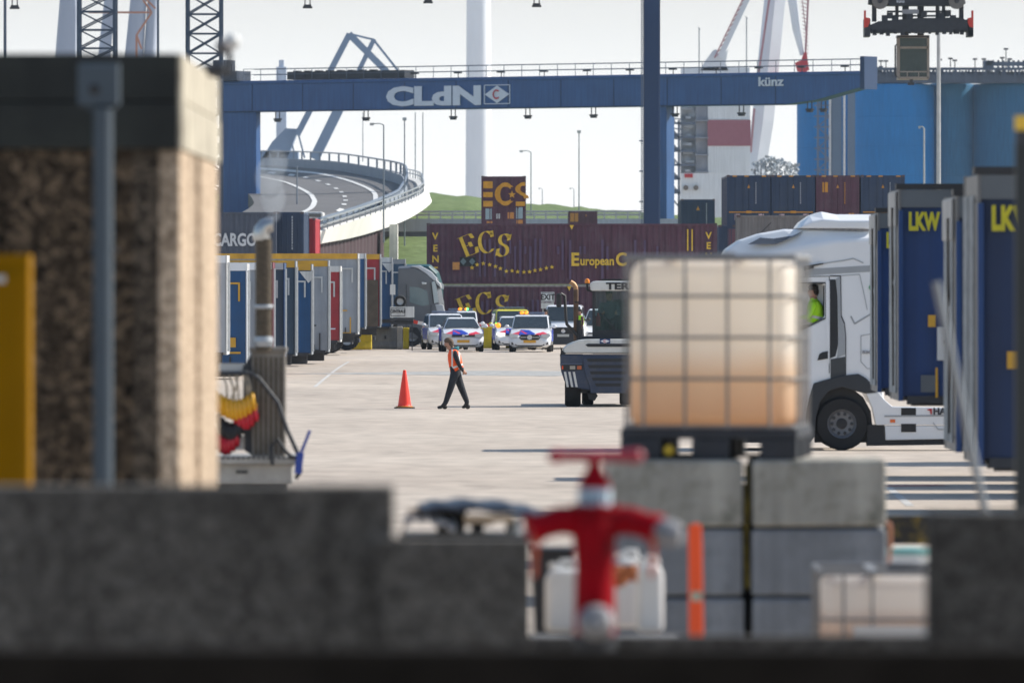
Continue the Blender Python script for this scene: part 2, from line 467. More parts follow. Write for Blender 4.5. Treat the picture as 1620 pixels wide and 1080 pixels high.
# ---- curved motorway ramp
ST = [  # s, inner shoulder, left line, dashes, right line, road edge, parapet top, parapet foot
 (24.0, (330, 356), (430, 350), (462, 357), (481, 363), (490, 362), (504, 367), (498, 387)),
 (22.5, (380, 337), (481, 334), (531, 334), (551, 342), (561, 340), (578, 343), (570, 373)),
 (21.0, (400, 324), (493, 321), (541, 323), (593, 323), (608, 323), (636, 322), (640, 349)),
 (19.5, (400, 316), (491, 313), (543, 315), (598, 313), (629, 312), (667, 307), (679, 324)),
 (18.0, (395, 309), (487, 308), (538, 306), (594, 304), (639, 302), (669, 297), (681, 312)),
 (16.8, (385, 301), (474, 300), (527, 298), (578, 295), (629, 291), (661, 284), (672, 300)),
 (15.5, (365, 291), (449, 289), (509, 290), (548, 284), (592, 281), (620, 276), (634, 287)),
 (14.3, (380, 282), (418, 282), (485, 283), (511, 275), (532, 270), (560, 267.5), (572, 277)),
 (13.2, (340, 277), (390, 277), (455, 278), (468, 270), (474, 265), (498, 263), (505, 271)),
 (12.5, (300, 274), (350, 273), (410, 274), (420, 266), (424, 262), (440, 260), (445, 267)),
 (12.0, (250, 272), (300, 271), (360, 272), (370, 264), (372, 260), (380, 258), (385, 265))]
def cat(vals, t):
    i = min(int(t), len(vals) - 2); u = t - i
    p0 = vals[max(i - 1, 0)]; p1 = vals[i]; p2 = vals[i + 1]; p3 = vals[min(i + 2, len(vals) - 1)]
    return 0.5 * ((2 * p1) + (p2 - p0) * u + (2 * p0 - 5 * p1 + 4 * p2 - p3) * u * u + (3 * p1 - p0 - 3 * p2 + p3) * u ** 3)
KS = [[P(r[j][0], r[j][1], r[0]) for r in ST] for j in range(1, 8)]
NS = 80
def rail(j): return [cat(KS[j], 10.0 * i / NS) for i in range(NS + 1)]
inner, lline, mid, rline, edge, ptop, pfoot = [rail(j) for j in range(7)]
def ribbon(m, A, B, mi=0, i0=0, i1=NS, dz=0.0):
    k = i1 - i0 + 1; u = Vector((0, 0, dz))
    m.add([p + u for p in A[i0:i1 + 1]] + [p + u for p in B[i0:i1 + 1]], [(i, i + 1, i + 1 + k, i + k) for i in range(k - 1)], mi)
asph = M('ramp_asphalt', (0.115, 0.110, 0.108), 0.75, var=0.12, scale=0.15)
m = MB(); ribbon(m, inner, lline); ribbon(m, lline, mid); ribbon(m, mid, rline); ribbon(m, rline, edge)
low = [[p - Vector((0, 0, 1.2)) for p in q] for q in (inner, edge)]
ribbon(m, low[0], low[1]); ribbon(m, inner, low[0]); ribbon(m, edge, low[1])
struct(m.build('ramp_road', asph))
rlp = M('road_line_paint', (0.62, 0.62, 0.60), 0.6, var=0.1)
def line_on(A, toward, w, i0=0, i1=NS, name='painted_line'):
    Bp = [a + (b - a).normalized() * w for a, b in zip(A, toward)]
    mm = MB(); ribbon(mm, A, Bp, 0, i0, i1, 0.05); struct(mm.build(name, rlp))
line_on(lline, mid, 0.40); line_on(rline, mid, 0.40)
mm = MB()
Bm = [a + (b - a).normalized() * 0.35 for a, b in zip(mid, rline)]
for i in range(2, NS - 2, 6): ribbon(mm, mid, Bm, 0, i, i + 2, 0.05)
struct(mm.build('lane_dashes', rlp))
whitec = M('white_parapet_concrete', (0.70, 0.69, 0.66), 0.7, var=0.06, scale=0.2)  # plain white concrete of the parapet
t = thing('ramp_parapet', 'white concrete parapet edging the outside of the curved motorway ramp', 'parapet', tuple(pfoot[20] - Vector((0, 0, 1))))
m = WB(); pin = [a + (b - a) * 0.25 for a, b in zip(ptop, edge)]
ribbon(m, ptop, pfoot); ribbon(m, ptop, pin); ribbon(m, pfoot, [p - Vector((0, 0, 1.25)) for p in edge])
m.build('outer_face', whitec, t)
m = WB(); ribbon(m, pin, edge); m.build('walkway', M('walkway_concrete', (0.22, 0.22, 0.22), 0.8), t)
t = thing('ramp_railing', 'grey railing with close balusters on the barrier around the curved ramp', 'railing', tuple(edge[60]))
def up(A, h): return [p + Vector((0, 0, h)) for p in A]
m = WB(); b0 = edge; b1 = [p + Vector((0, 0, 0.45 + 0.5 * min(1, max(0, (i - 22) / 14)))) for i, p in enumerate(edge)]; back = [a + (b - a).normalized() * 0.3 for a, b in zip(b1, ptop)]
ribbon(m, b0, b1, 0, 14); ribbon(m, b1, back, 0, 14); ribbon(m, back, [p - Vector((0, 0, .95)) for p in back], 0, 14)
m.build('barrier', M('barrier_concrete', (0.24, 0.28, 0.33), 0.8, var=0.1, scale=0.3), t)
m = WB()
for i in range(0, NS): m.bar(back[i] + Vector((0, 0, .3 + .75 * min(1, max(0, (i - 22) / 14)))), back[i + 1] + Vector((0, 0, .3 + .75 * min(1, max(0, (i - 21) / 14)))), 0.15)
for i in range(0, NS): m.bar(back[i] + Vector((0, 0, 0.1)), back[i + 1] + Vector((0, 0, 0.1)), 0.10)
for i in range(NS):
    a = back[i]; b = back[i + 1]; nq = 1
    for k in range(nq if i < 30 or i % 2 == 0 else 0):
        p = a + (b - a) * k / nq; m.bar(p, p + Vector((0, 0, .3 + .75 * min(1, max(0, (i - 22) / 14)))), .14 if i < 30 else .20)
m.build('handrail', M('railing_grey_blue', (0.16, 0.20, 0.26), 0.5), t)
t = thing('parapet_railing', 'low tubular railing on top of the white ramp parapet', 'railing', tuple(ptop[30]))
m = WB()
for i in range(0, 46):
    for h in (0.4, 0.75): m.bar(ptop[i] + Vector((0, 0, h)), ptop[i + 1] + Vector((0, 0, h)), 0.09)
    m.bar(ptop[i], ptop[i] + Vector((0, 0, 0.75)), 0.08)
m.build('handrail', steel, t)
pier = M('pier_concrete', (0.80, 0.77, 0.72), 0.8, streak=0.15)
m = WB(); m.pbox(616, 629, 355, 432, 21.8, 3.0); o = m.build('bridge_pier', pier)
tag(o, 'pale concrete pier holding up the ramp, beside the maroon corrugated wall', 'bridge pier')
for i in (46, 58, 70):
    p = mid[i]; m = MB(); m.box(p.x - 1.5, p.x + 1.5, p.y - 1, p.y + 1, 0, p.z - 1.25)
    o = m.build('bridge_pier', pier); tag(o, 'pale pier under the far side of the curved ramp', 'bridge pier', 'piers under the far ramp')
maroon_sheet = M('shaded_maroon_piling', (0.060, 0.030, 0.038), 0.65, var=0.12, streak=0.25, scale=0.6)  # shade on the piling put into a darker maroon
m = WB(); rr = []
for k in range(91):
    u = k / 90 * 13; i = int(u); q = pfoot[i] + (pfoot[i + 1] - pfoot[i]) * (u - i)
    rr.append((q.x - .35 - (0.0, 0.3)[(k // 2) % 2], q.y, q.z + .1))
k = len(rr); m.add(rr + [(a, b, -0.1) for a, b, c in rr], [(i, i + 1, i + 1 + k, i + k) for i in range(k - 1)])
m.add([(a - 0.5, b, c) for a, b, c in rr] + [(a - 0.5, b, -0.1) for a, b, c in rr], [(i, i + 1, i + 1 + k, i + k) for i in range(k - 1)])
o = m.build('sheet_pile_wall', maroon_sheet); tag(o, 'maroon corrugated retaining wall under the near end of the ramp', 'wall')
t = thing('lorry', 'small pale lorry coming down the curved ramp behind the red container', 'lorry', tuple(P(496, 352, 23.2)))
m = WB(); m.pbox(483, 511, 335, 351, 23.2, 6, 0); m.build('box_body', dwhite, t, bevel=0.12)
m = WB(); m.pbox(486, 508, 338, 344, 23.2, 0.05, 0, -0.06); m.build('windscreen', winglass, t)
for a in (487, 503):
    m = WB(); m.lathe([(0.4, -0.12), (0.42, 0.12)], tuple(P(a + 2, 352, 23.2, 0.6)), 'x', 12); m.build('wheel', tyre, t)
# ================================================================ GANTRY CRANES
def gantry_point(px):
    q = (px - 810) / F
    return (q * gA.y - gA.x) / ((gB.x - gA.x) - q * (gB.y - gA.y)) * gL
gA = Vector((X(338, 17.55), Y(17.55), 0)); gB = Vector((X(1368, 18.5), Y(18.5), 0)); gL = (gB - gA).length
grz = math.atan2(gB.y - gA.y, gB.x - gA.x)
crane = thing('gantry_crane', 'navy blue container gantry crane with big white letters across its girder', 'gantry crane', tuple(gA), grz)
zt, zb = 20.75, 17.95
m = MB(); u0, u1, u2, u3 = gantry_point(342), gantry_point(1045), gantry_point(1240), gantry_point(1362)
m.prism([(u0, zb), (u1, zb), (u2, zb), (gantry_point(1290), zb + 0.35), (u3, 19.35), (u3, zt), (u0, zt)], 0, 1.8, 'y')
m.box(u0, u3, -0.12, 0, zt - 0.30, zt - 0.12)
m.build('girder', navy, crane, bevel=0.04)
m = MB(); i = u0 + 4.0
while i < u2: m.box(i, i + .07, -.03, .0, zb + .08, zt - .35); i += 5.6
m.box(u0 + .5, u2, -.05, .0, zb + .02, zb + .10); m.build('plate_seams', navy2, crane)
m = MB(); m.box(u3, u3 + 0.45, -0.15, 1.9, 19.2, 22.0); m.build('end_plate', navy2, crane)
gx0, gx1 = gantry_point(352), gantry_point(409)
m = MB(); m.box(gx0, gx1 - .35, 0.1, .8, 0, zb); m.build('portal_leg', navy, crane, bevel=0.05)
lx = gantry_point(1045.5)
m = MB(); m.box(lx - 0.35, lx + 0.40, 0.3, 1.5, 0, zb); m.build('pendulum_leg', navy, crane)
rr_ = M('crane_handrail', (0.10, 0.13, 0.18), 0.5)
m = MB()
for h in (0.55, 1.05): m.bar((u0 + 3, 0.1, zt + h), (u3, 0.1, zt + h), 0.045)
for h in (0.55, 1.05): m.bar((u0 + 3, 1.7, zt + h), (u3, 1.7, zt + h), 0.045)
i = u0 + 3
while i < u3: m.bar((i, 0.1, zt), (i, 0.1, zt + 1.05), 0.045); i += 1.9
m.build('walkway_handrail', rr_, crane)
for px in range(655, 1345, 68):
    a = gantry_point(px); mm = MB(); mm.box(a - 0.35, a + 0.35, 0.0, 0.3, zt + 0.35, zt + 0.5); mm.bar((a, .2, zt), (a, .2, zt + .4), 0.06); mm.build('walkway_lamp', dark, crane)
a0, a1 = gantry_point(452), gantry_point(638)
m = MB(); m.box(a0, a1, 0.2, 1.7, zt + 0.05, zt + 0.75); m.box(a0 + 1, a0 + 2, 0.1, .2, zt + .2, zt + .5)
for k in range(8): m.box(a0 + 0.6 + k * 1.2, a0 + 1.2 + k * 1.2, 0.3, .8, zt + .75, zt + 0.85)
m.build('trolley', M('trolley_dark', (0.018, 0.024, 0.036), 0.6, var=0.3), crane)
m = MB(); m.box(gantry_point(342), gantry_point(380), -0.5, 1.6, zt + 0.02, zt + .9); m.box(gantry_point(340), gantry_point(356), -.3, 1.5, zt + .9, zt + 1.9)
for k in range(5): m.bar((gantry_point(355 + k * 5), -.4, zt + .9), (gantry_point(355 + k * 5), -.4, zt + 2.1 - .2 * k), 0.08)
m.build('machine_house', M('machine_house_paint', (0.03, 0.045, 0.075), 0.6, var=0.3, scale=2), crane)
for k in range(7): m = MB(); m.box(gantry_point(342), gantry_point(351.5), .1, 1.2, 8 + k * 1.3, 8.7 + k * 1.3); m.build('access_landing', navy2, crane)
for px in (434, 574, 712, 830, 934, 1063, 1168, 1276, 1298):
    a = gantry_point(px); mm = MB(); zz = zb if px < 1240 else zb + 0.25
    for s_ in (-.22, .22): mm.bar((a + s_, .5, zz), (a + s_, .5, zz - 0.6), 0.07)
    mm.box(a - 0.32, a + 0.32, .3, .7, zz - 0.75, zz - 0.6); mm.box(a - .22, a + .22, .3, .7, zz - .92, zz - .75)
    mm.build('hanging_floodlight', dark, crane)
wl = M('white_lettering', (0.66, 0.70, 0.78), 0.5, var=0.04)
def gtext(body, px0, px1, py, cap, bold, mat=wl, sx=1.0):
    a, b = gantry_point(px0), gantry_point(px1)
    s_ = 17.9
    o = text('lettering', body, cap, mat, crane, ((a + b) / 2, -0.10, Z(py, s_)), bold=bold, depth=0.03)
    xs = [v.co.x for v in o.data.vertices]; w_ = max(xs) - min(xs); c_ = (max(xs) + min(xs)) / 2
    for v in o.data.vertices: v.co.x = (a + b) / 2 + (v.co.x - c_) * (b - a) / w_
    return o
gtext('CLdN', 612, 762, 165, 1.60, 0.11)
gtext('künz', 1201, 1241, 143.5, 0.78, 0.03)
def gp(px, py): return (gantry_point(px), Z(py, 17.95))
m = MB(); x0, z0 = gp(767, 135); x1, z1 = gp(807, 164.5); cx, cz = (x0 + x1) / 2, (z0 + z1) / 2
for q in (((x0, z0), (x1, z0)), ((x1, z0), (x1, z1)), ((x1, z1), (x0, z1)), ((x0, z1), (x0, z0))):
    m.bar((q[0][0], -0.05, q[0][1]), (q[1][0], -0.05, q[1][1]), 0.07)
m.prism([(x0 + .05, cz), (cx, z0 - .05), (x1 - .05, cz), (cx, z1 + .05)], -0.09, -0.02, 'y')
m.build('diamond_emblem', wl, crane)
m = MB(); pen(m, arc(cx, cz, 0.36, 0.36, 50, 310, 18), (0.07, 0.0), -0.14); pen(m, arc(cx, cz, 0.36, 0.36, 50, 310, 18), (0, 0.07), -0.17)
m.build('emblem_letter', M('emblem_red', (0.55, 0.04, 0.06), 0.5), crane)

# nearer crane: its leg, hanging floodlights, spreader and cab come down into the picture
ns = 24.0
near = thing('gantry_crane', 'tall navy crane leg with a ladder standing in front of the lettered girder', 'gantry crane', (X(1031, ns), Y(ns), 0))
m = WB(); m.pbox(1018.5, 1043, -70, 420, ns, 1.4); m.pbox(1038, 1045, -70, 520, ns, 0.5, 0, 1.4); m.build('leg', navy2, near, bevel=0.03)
m = WB()
for a in (1014.5, 1017): m.bar(P(a, -60, ns, -.1), P(a, 420, ns, -.1), 0.05)
for k in range(150): m.bar(P(1014.5, -60 + k * 3.2, ns, -.1), P(1017, -60 + k * 3.2, ns, -.1), 0.035)
for py in (222, 270, 318): m.pbox(1011, 1017, py, py + 2, ns, 0.4, 0, -.2)
m.build('ladder', rr_, near)
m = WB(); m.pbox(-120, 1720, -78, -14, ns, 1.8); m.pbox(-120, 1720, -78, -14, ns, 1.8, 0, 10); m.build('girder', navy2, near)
for px in (22, 486, 677, 849):
    m = WB(); yb = {22: 13, 486: 12, 677: 4, 849: 10}[px]
    for a in (-4, 4): m.bar(P(px + a, -14, ns, .9), P(px + a, yb - 5, ns, .9), 0.07)
    m.pbox(px - 6, px + 6, yb - 5, yb - 2, ns, 0.4, 0, .7); m.pbox(px - 7.5, px + 7.5, yb - 2, yb + 1, ns, 0.5, 0, .65)
    m.build('hanging_floodlight', dark, near)
sp = thing('container_spreader', 'black container spreader with red end flippers hanging from its sheaves', 'spreader', tuple(P(1452, 55, ns)))
drk = M('spreader_black', (0.016, 0.019, 0.026), 0.55, var=0.3, scale=3)
m = WB(); m.pprism([(1376, 40), (1390, 34), (1450, 29), (1520, 28), (1532, 34), (1534, 50), (1380, 52)], ns, 2.4)
for a in (1368, 1531): m.pbox(a, a + 9, 30, 58, ns, 2.5)
for a, b in ((1384, 56), (1395, 55), (1405, 57), (1512, 54), (1522, 55), (1536, 57)): m.pbox(a - 3, a + 3, 48, b, ns, .6)
for k in range(12): a = 1392 + k * 11; m.pbox(a, a + random.uniform(3, 7), 50, 52 + random.uniform(1, 4), ns, .5, 0, -.05)
m.build('telescopic_frame', drk, sp)
m = WB(); m.pprism([(1376, -8), (1525, -8), (1528, 6), (1510, 9), (1390, 9), (1375, 6)], ns, 2.0, 0, .2); m.build('headblock', drk, sp)
m = WB()
for a in (1384, 1522): m.bar(P(a, 6, ns, 1), P(a, 34, ns, 1), 0.3)
for a in (1420, 1484, 1494): m.bar(P(a, 6, ns, 1), P(a, 32, ns, 1), 0.22)
for a, b in ((1400, 24), (1408, 20), (1416, 24), (1440, 20), (1462, 18), (1490, 20), (1500, 16), (1508, 24)): m.pbox(a - 4, a + 5, b, b + 9, ns, .8, 0, .4)
for b in (18, 25): m.bar(P(1404, b, ns, .8), P(1502, b, ns, .8), 0.12)
m.build('hydraulic_gear', dark, sp)
m = WB(); m.pbox(1428, 1454, 15, 22, ns, .1, 0, .3); m.build('gear_plate', M('plate_grey', (.25, .26, .28), .5), sp)
for a in (1392, 1513):
    q = P(a, 2, ns, -.35); m = WB(); m.lathe([(0.2, -.12), (0.52, -.12), (0.55, 0), (0.5, 0.1), (0.1, 0.12)], tuple(q), 'y', 20); w_ = m.build('sheave', M('sheave_steel', (.16, .15, .14), .5, .4), sp, smooth=True)
    m = WB(); m.lathe([(0.01, -.2), (0.16, -.18), (0.18, -.1)], tuple(q), 'y', 12); m.build('hub', dark, w_)
for a, d in ((1367, 1), (1540, -1)):
    m = WB(); m.pprism([(a, 17), (a + d * 3, 17), (a + d * 3, 28), (a + d * 9, 29), (a + d * 9, 36), (a + d * 6, 43), (a, 44)], ns, .5, 0, -.05); m.build('guide_flipper', M('flipper_red', (.55, .035, .02), .5), sp)
m = WB()
for a in (1386, 1398, 1508, 1519): m.bar(P(a, -20, ns, .8), P(a, 0, ns, .8), 0.05)
m.build('hoist_rope', dark, sp)
text('lettering', 'künz', 0.2, wl, sp, tuple(P(1425, 4.5, ns, 0.17)), bold=0.006, world=True)
cab = thing('crane_cab', 'glazed operator cab hanging below the black spreader', 'crane cab', tuple(P(1449, 125, ns, 3)))
cf = M('cab_frame_beige', (0.30, 0.27, 0.24), 0.6); m = WB(); dy = 3.0
for a, b, c, d in ((1423, 1474, 55, 58), (1423, 1427, 55, 122), (1470, 1474, 55, 122), (1425, 1472, 72, 75.5), (1425, 1472, 111, 113), (1424, 1473, 120, 122.5), (1438, 1439.5, 113, 121), (1456, 1457.5, 113, 121)):
    m.pbox(a, b, c, d, ns, .12, 0, dy)
m.pbox(1423, 1474, 54, 57, ns, 2.3, 0, dy); m.pbox(1424, 1473, 121, 124, ns, 2.2, 0, dy + .1); m.pbox(1424, 1473, 57, 122, ns, .1, 0, dy + 2.3)
m.build('cab_frame', cf, cab)
cg = glassmat('cab_glass', (0.03, 0.06, 0.06), 0.72, 0.08)
for c, d in ((58, 72), (75.5, 111), (113, 120)):
    m = WB(); m.pbox(1427, 1470, c, d, ns, .03, 0, dy + .04); m.build('window', cg, cab)
m = WB(); m.pbox(1438, 1462, 100, 118, ns, .8, 0, dy + 1.0); m.pbox(1441, 1459, 84, 104, ns, .2, 0, dy + 1.7); m.build('seat', black, cab)
m = WB(); m.bar(P(1420, 70, ns, dy + .4), P(1420, 118, ns, dy + .4), .1); m.bar(P(1420, 70, ns, dy + .4), P(1424, 68, ns, dy + .4), .08); m.bar(P(1420, 118, ns, dy + .4), P(1424, 120, ns, dy + .4), .08); m.build('grab_bar', dark, cab)
m = WB(); m.pbox(1443, 1448, 124, 131, ns, .25, 0, dy + .3); m.pbox(1440, 1450, 129, 133, ns, .3, 0, dy + .28); m.build('work_lamp', dark, cab)
m = WB(); m.pbox(1432, 1442, -20, 56, ns, .5, 0, dy + .8); m.pbox(1456, 1466, -20, 56, ns, .5, 0, dy + .8); m.build('hanger', dark, cab)

# lattice towers, left
def lattice(name, label, x0, x1, s, top, bot, mat, step, leg=0.35, br=0.14, dy=0.0, grp=None):
    t = thing(name, label, 'lattice tower', (X((x0 + x1) / 2, s), Y(s), 0), 0, grp)
    m = WB(); y_ = dy
    dep = (x1 - x0) / s
    for a in (x0, x1):
        for d in (0, dep): m.bar(P(a, top, s, d), P(a, bot, s, d), leg)
    m.build('leg', mat, t)
    m = WB(); q = top; i = 0
    while q < bot:
        for d in (0, dep):
            m.bar(P(x0, q, s, d), P(x1, q + step, s, d), br); m.bar(P(x1, q, s, d), P(x0, q + step, s, d), br)
            m.bar(P(x0, q, s, d), P(x1, q, s, d), br * .8)
        m.bar(P(x0, q, s, 0), P(x0, q, s, dep), br * .8); m.bar(P(x1, q, s, 0), P(x1, q, s, dep), br * .8)
        q += step
    m.build('bracing', mat, t)
    return t
latm = M('lattice_blue_grey', (0.045, 0.07, 0.12), 0.55)
lattice('lattice_tower', 'left of the two blue lattice crane towers above the pebble-dashed building', 124, 181, 20, -40, 500, latm, 29, 0.26, .11)
lattice('lattice_tower', 'right blue lattice crane tower beside the pebble-dashed building corner', 296, 349, 20, -40, 500, latm, 31, 0.26, .11)
def pole(name, label, cat, px, s, top, bot, r, arm=None, mat=steel, grp=None, head=True):
    b = Z(bot, s) if bot is not None else 0.0
    t = thing(name, label, cat, (X(px, s), Y(s), b), 0, grp)
    m = WB(); p0 = Vector((X(px, s), Y(s), b)); p1 = P(px, top, s)
    pts = [p0, p1]
    m.tube(pts, [r, r * .7], 8)
    m.build('pole', mat, t, smooth=True)
    if arm:
        m = WB(); q = P(px + arm, top - 2, s); m.tube([p1, P(px + arm * .3, top - 2.5, s), q], r * .6, 6); m.build('arm', mat, t)
        m = WB(); a = P(px + arm, top - 2, s); m.box(min(a.x, a.x - arm / s * .3), max(a.x, a.x - arm / s * .3), a.y - .15, a.y + .15, a.z - .12, a.z + .06); m.build('lamp_head', alu, t)
    elif head:
        m = WB(); a = p1; m.box(a.x - r * 2.5, a.x + r * 2.5, a.y - .2, a.y + .2, a.z - .05, a.z + .2); m.build('lamp_head', alu, t)
    return t
pm = M('mast_grey', (0.20, 0.23, 0.27), 0.5, 0.2)
pole('light_mast', 'thin dark mast at the far left above the pebble-dashed building', 'mast', 8, 20, -40, None, 0.16, mat=latm)
pole('light_mast', 'thin dark mast between the two lattice towers', 'mast', 250, 20, -10, None, 0.13, mat=latm)
lampl = [(607, 198, 22.5, -22, 'street lamp with long left arm standing before the ramp curve', 384),
         (640, 190, 20, None, 'slim straight lamp post at the tip of the ramp curve', None),
         (657, 178, 16, None, 'left of two thin masts behind the ramp curve', None),
         (669, 178, 16, None, 'right of two thin masts behind the ramp curve', None),
         (574, 178, 14, None, 'thin mast rising behind the ramp railing', 256),
         (470, 262, 21.2, None, 'faint thin post in the carriageway of the curved ramp', 336),
         (840, 241, 17, -18, 'street lamp with left arm right of the yellow lettered container end', None),
         (916, 210, 18, None, 'tall lone lamp post above the small maroon container', None),
         (858, 300, 13, -6, 'small far street lamp at the crest of the dyke, left one', 326),
         (908, 300, 13, -7, 'small far street lamp at the crest of the dyke, right one', 330)]
for px, top, s, arm, lab, bot in lampl:
    pole('street_lamp', lab, 'street lamp', px, s, top, bot, 0.055 if s < 15 else 0.065, arm, pm, head=(px not in (657, 669, 574, 470)))
pole('street_lamp', 'white street lamp with curved arm before the middle blue tank', 'street lamp', 1462, 22, 203, None, 0.09, -9, alu)
t = pole('light_mast', 'thick grey mast in front of the blue tanks below the spreader', 'mast', 1485, 23, -40, None, 0.17, None, alu)

# ================================================================ FAR INDUSTRY
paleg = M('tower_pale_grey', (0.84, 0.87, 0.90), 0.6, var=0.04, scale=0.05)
s = 6.0
t = thing('chimney', 'huge pale round tower rising behind the lettered crane girder', 'chimney', (X(757, s), Y(s), 0))
m = WB(); m.lathe([(21.0 / s, 0), (20.6 / s, 25), (18.3 / s, 95), (17.5 / s, 110)], (X(757, s), Y(s), 0), 'z', 40); m.build('shaft', paleg, t, smooth=True)
# harbour crane with A-frame behind the girder
hb = M('harbour_crane_hazy_blue', (0.18, 0.26, 0.38), 0.6, var=0.08, scale=0.1)  # distance haze put into a paler blue
s = 10.5
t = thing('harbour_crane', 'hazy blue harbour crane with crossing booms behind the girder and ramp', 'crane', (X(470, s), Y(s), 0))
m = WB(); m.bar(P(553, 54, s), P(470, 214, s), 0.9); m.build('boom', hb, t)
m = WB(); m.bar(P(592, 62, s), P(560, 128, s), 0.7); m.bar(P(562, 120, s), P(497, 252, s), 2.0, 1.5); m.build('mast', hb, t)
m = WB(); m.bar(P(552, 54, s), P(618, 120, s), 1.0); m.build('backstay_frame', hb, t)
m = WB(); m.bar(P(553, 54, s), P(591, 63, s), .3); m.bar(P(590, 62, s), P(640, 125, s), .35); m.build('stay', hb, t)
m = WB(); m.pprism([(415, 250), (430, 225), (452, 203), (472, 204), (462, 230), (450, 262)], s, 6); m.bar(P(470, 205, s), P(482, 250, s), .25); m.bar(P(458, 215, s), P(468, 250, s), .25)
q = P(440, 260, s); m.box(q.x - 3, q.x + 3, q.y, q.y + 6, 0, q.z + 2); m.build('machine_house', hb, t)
s = 10
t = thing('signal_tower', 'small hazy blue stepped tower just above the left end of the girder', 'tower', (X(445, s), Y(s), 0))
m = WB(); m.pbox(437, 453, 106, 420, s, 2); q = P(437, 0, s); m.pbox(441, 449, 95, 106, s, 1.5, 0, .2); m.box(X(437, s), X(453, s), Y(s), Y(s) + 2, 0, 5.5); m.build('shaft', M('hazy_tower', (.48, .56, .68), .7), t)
# pale jack-up legs, left
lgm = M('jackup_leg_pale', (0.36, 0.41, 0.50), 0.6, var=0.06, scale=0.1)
for (a, b, c, lab) in ((104, 112, 17, 'leftmost pale leaning column behind the lattice towers'), (165, 178, 10, 'slim pale column seen through the left lattice tower'), (212, 223, 15, 'broad pale column between the lattice towers'), (237, 245, 10, 'narrow pale column right of the orange stair, between lattice towers')):
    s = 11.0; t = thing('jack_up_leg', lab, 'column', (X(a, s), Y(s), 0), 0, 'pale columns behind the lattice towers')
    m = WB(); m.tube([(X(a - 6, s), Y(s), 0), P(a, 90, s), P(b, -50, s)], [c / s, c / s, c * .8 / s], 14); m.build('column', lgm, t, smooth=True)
rs = M('faded_orange_steel', (0.42, 0.20, 0.13), 0.7)
t = thing('crane_jib', 'thin faded orange jib and stair between pale columns at upper left', 'crane jib', tuple(P(225, 70, 11.2)))
m = WB()
for a, b in (((140, 20), (238, 20)), ((226, 0), (240, 20)), ((240, 20), (216, 56)), ((216, 56), (224, 78)), ((232, 0), (246, 14))): m.bar(P(*a, 11.2), P(*b, 11.2), .28)
m.bar(P(216, 56, 11.2), (X(216, 11.2), Y(11.2), 0), .3); m.build('jib', rs, t)
# right: white tower block with red band
s = 11.5
wp = M('white_cladding', (0.72, 0.76, 0.78), 0.6, var=0.06, scale=0.15, streak=0.12)
t = thing('tower_block', 'white ship tower block with a wide dusty red band', 'building', (X(1150, s), Y(s), 0))
m = WB(); m.pbox(1120, 1187, 150, 470, s, 9)
for k in range(26): m.pbox(1120, 1187, 152 + k * 6, 152.6 + k * 6, s, .2, 0, -.12)
m.build('wall', wp, t)
m = WB(); m.pbox(1119.5, 1187.5, 190, 231, s, 9.1, 0, -.16); m.build('red_band', M('dusty_red_band', (0.30, 0.11, 0.14), 0.6, var=.05), t)
m = WB(); m.pbox(1101, 1120, 165, 470, s, 8, 0, .6)
for k in range(5): m.pbox(1099, 1121, 190 + k * 27, 192 + k * 27, s, 1, 0, -.3)
m.build('stair_shaft', M('shaft_grey', (0.27, 0.29, 0.33), .6, var=.25, scale=.4), t)
m = WB(); m.pbox(1078, 1101, 165, 470, s, 7, 0, 1.2)
for k in range(9): m.pbox(1077 + random.uniform(0, 8), 1092 + random.uniform(0, 8), 170 + k * 14, 174 + k * 14, s, 1, 0, .2)
m.build('machinery_bay', M('bay_grey', (0.30, 0.33, 0.36), .6, var=.5, scale=.7), t)
m = WB()
for a in (1056, 1074): m.bar(P(a, 190, s), (X(a, s), Y(s), 0), .3)
for k in range(6):
    b = 195 + k * 22; m.bar(P(1050, b, s), P(1100, b, s), .3); m.bar(P(1056, b, s), P(1074, b + 22, s), .2); m.pbox(1054 + 5 * (k % 3), 1068 + 4 * (k % 3), b - 6, b, s, 1, 0, .1)
for k in range(5): b = 186 + k * 8; m.bar(P(1052 + k, b, s), P(1080, b + 3, s), .16)
m.build('pipe_rack', M('pipe_blue_grey', (.11, .14, .19), .6), t)
s = 13.0
t = thing('control_house', 'low white deck house with two round vents beside the navy containers', 'building', (X(1114, s), Y(s), 0))
m = WB(); m.pbox(1078, 1150, 274, 470, s, 6); m.build('wall', wp, t)
for a in (1085, 1101):
    m = WB(); m.lathe([(.1, 0), (.3, 0), (.32, .5)], tuple(P(a, 297, s, -.5)), 'y', 12); m.build('vent', M('vent_brown', (.16, .14, .12), .6), t)
m = WB(); m.pbox(1083, 1096, 275, 281, s, .2, 0, -.2); m.build('red_flag_panel', red, t)
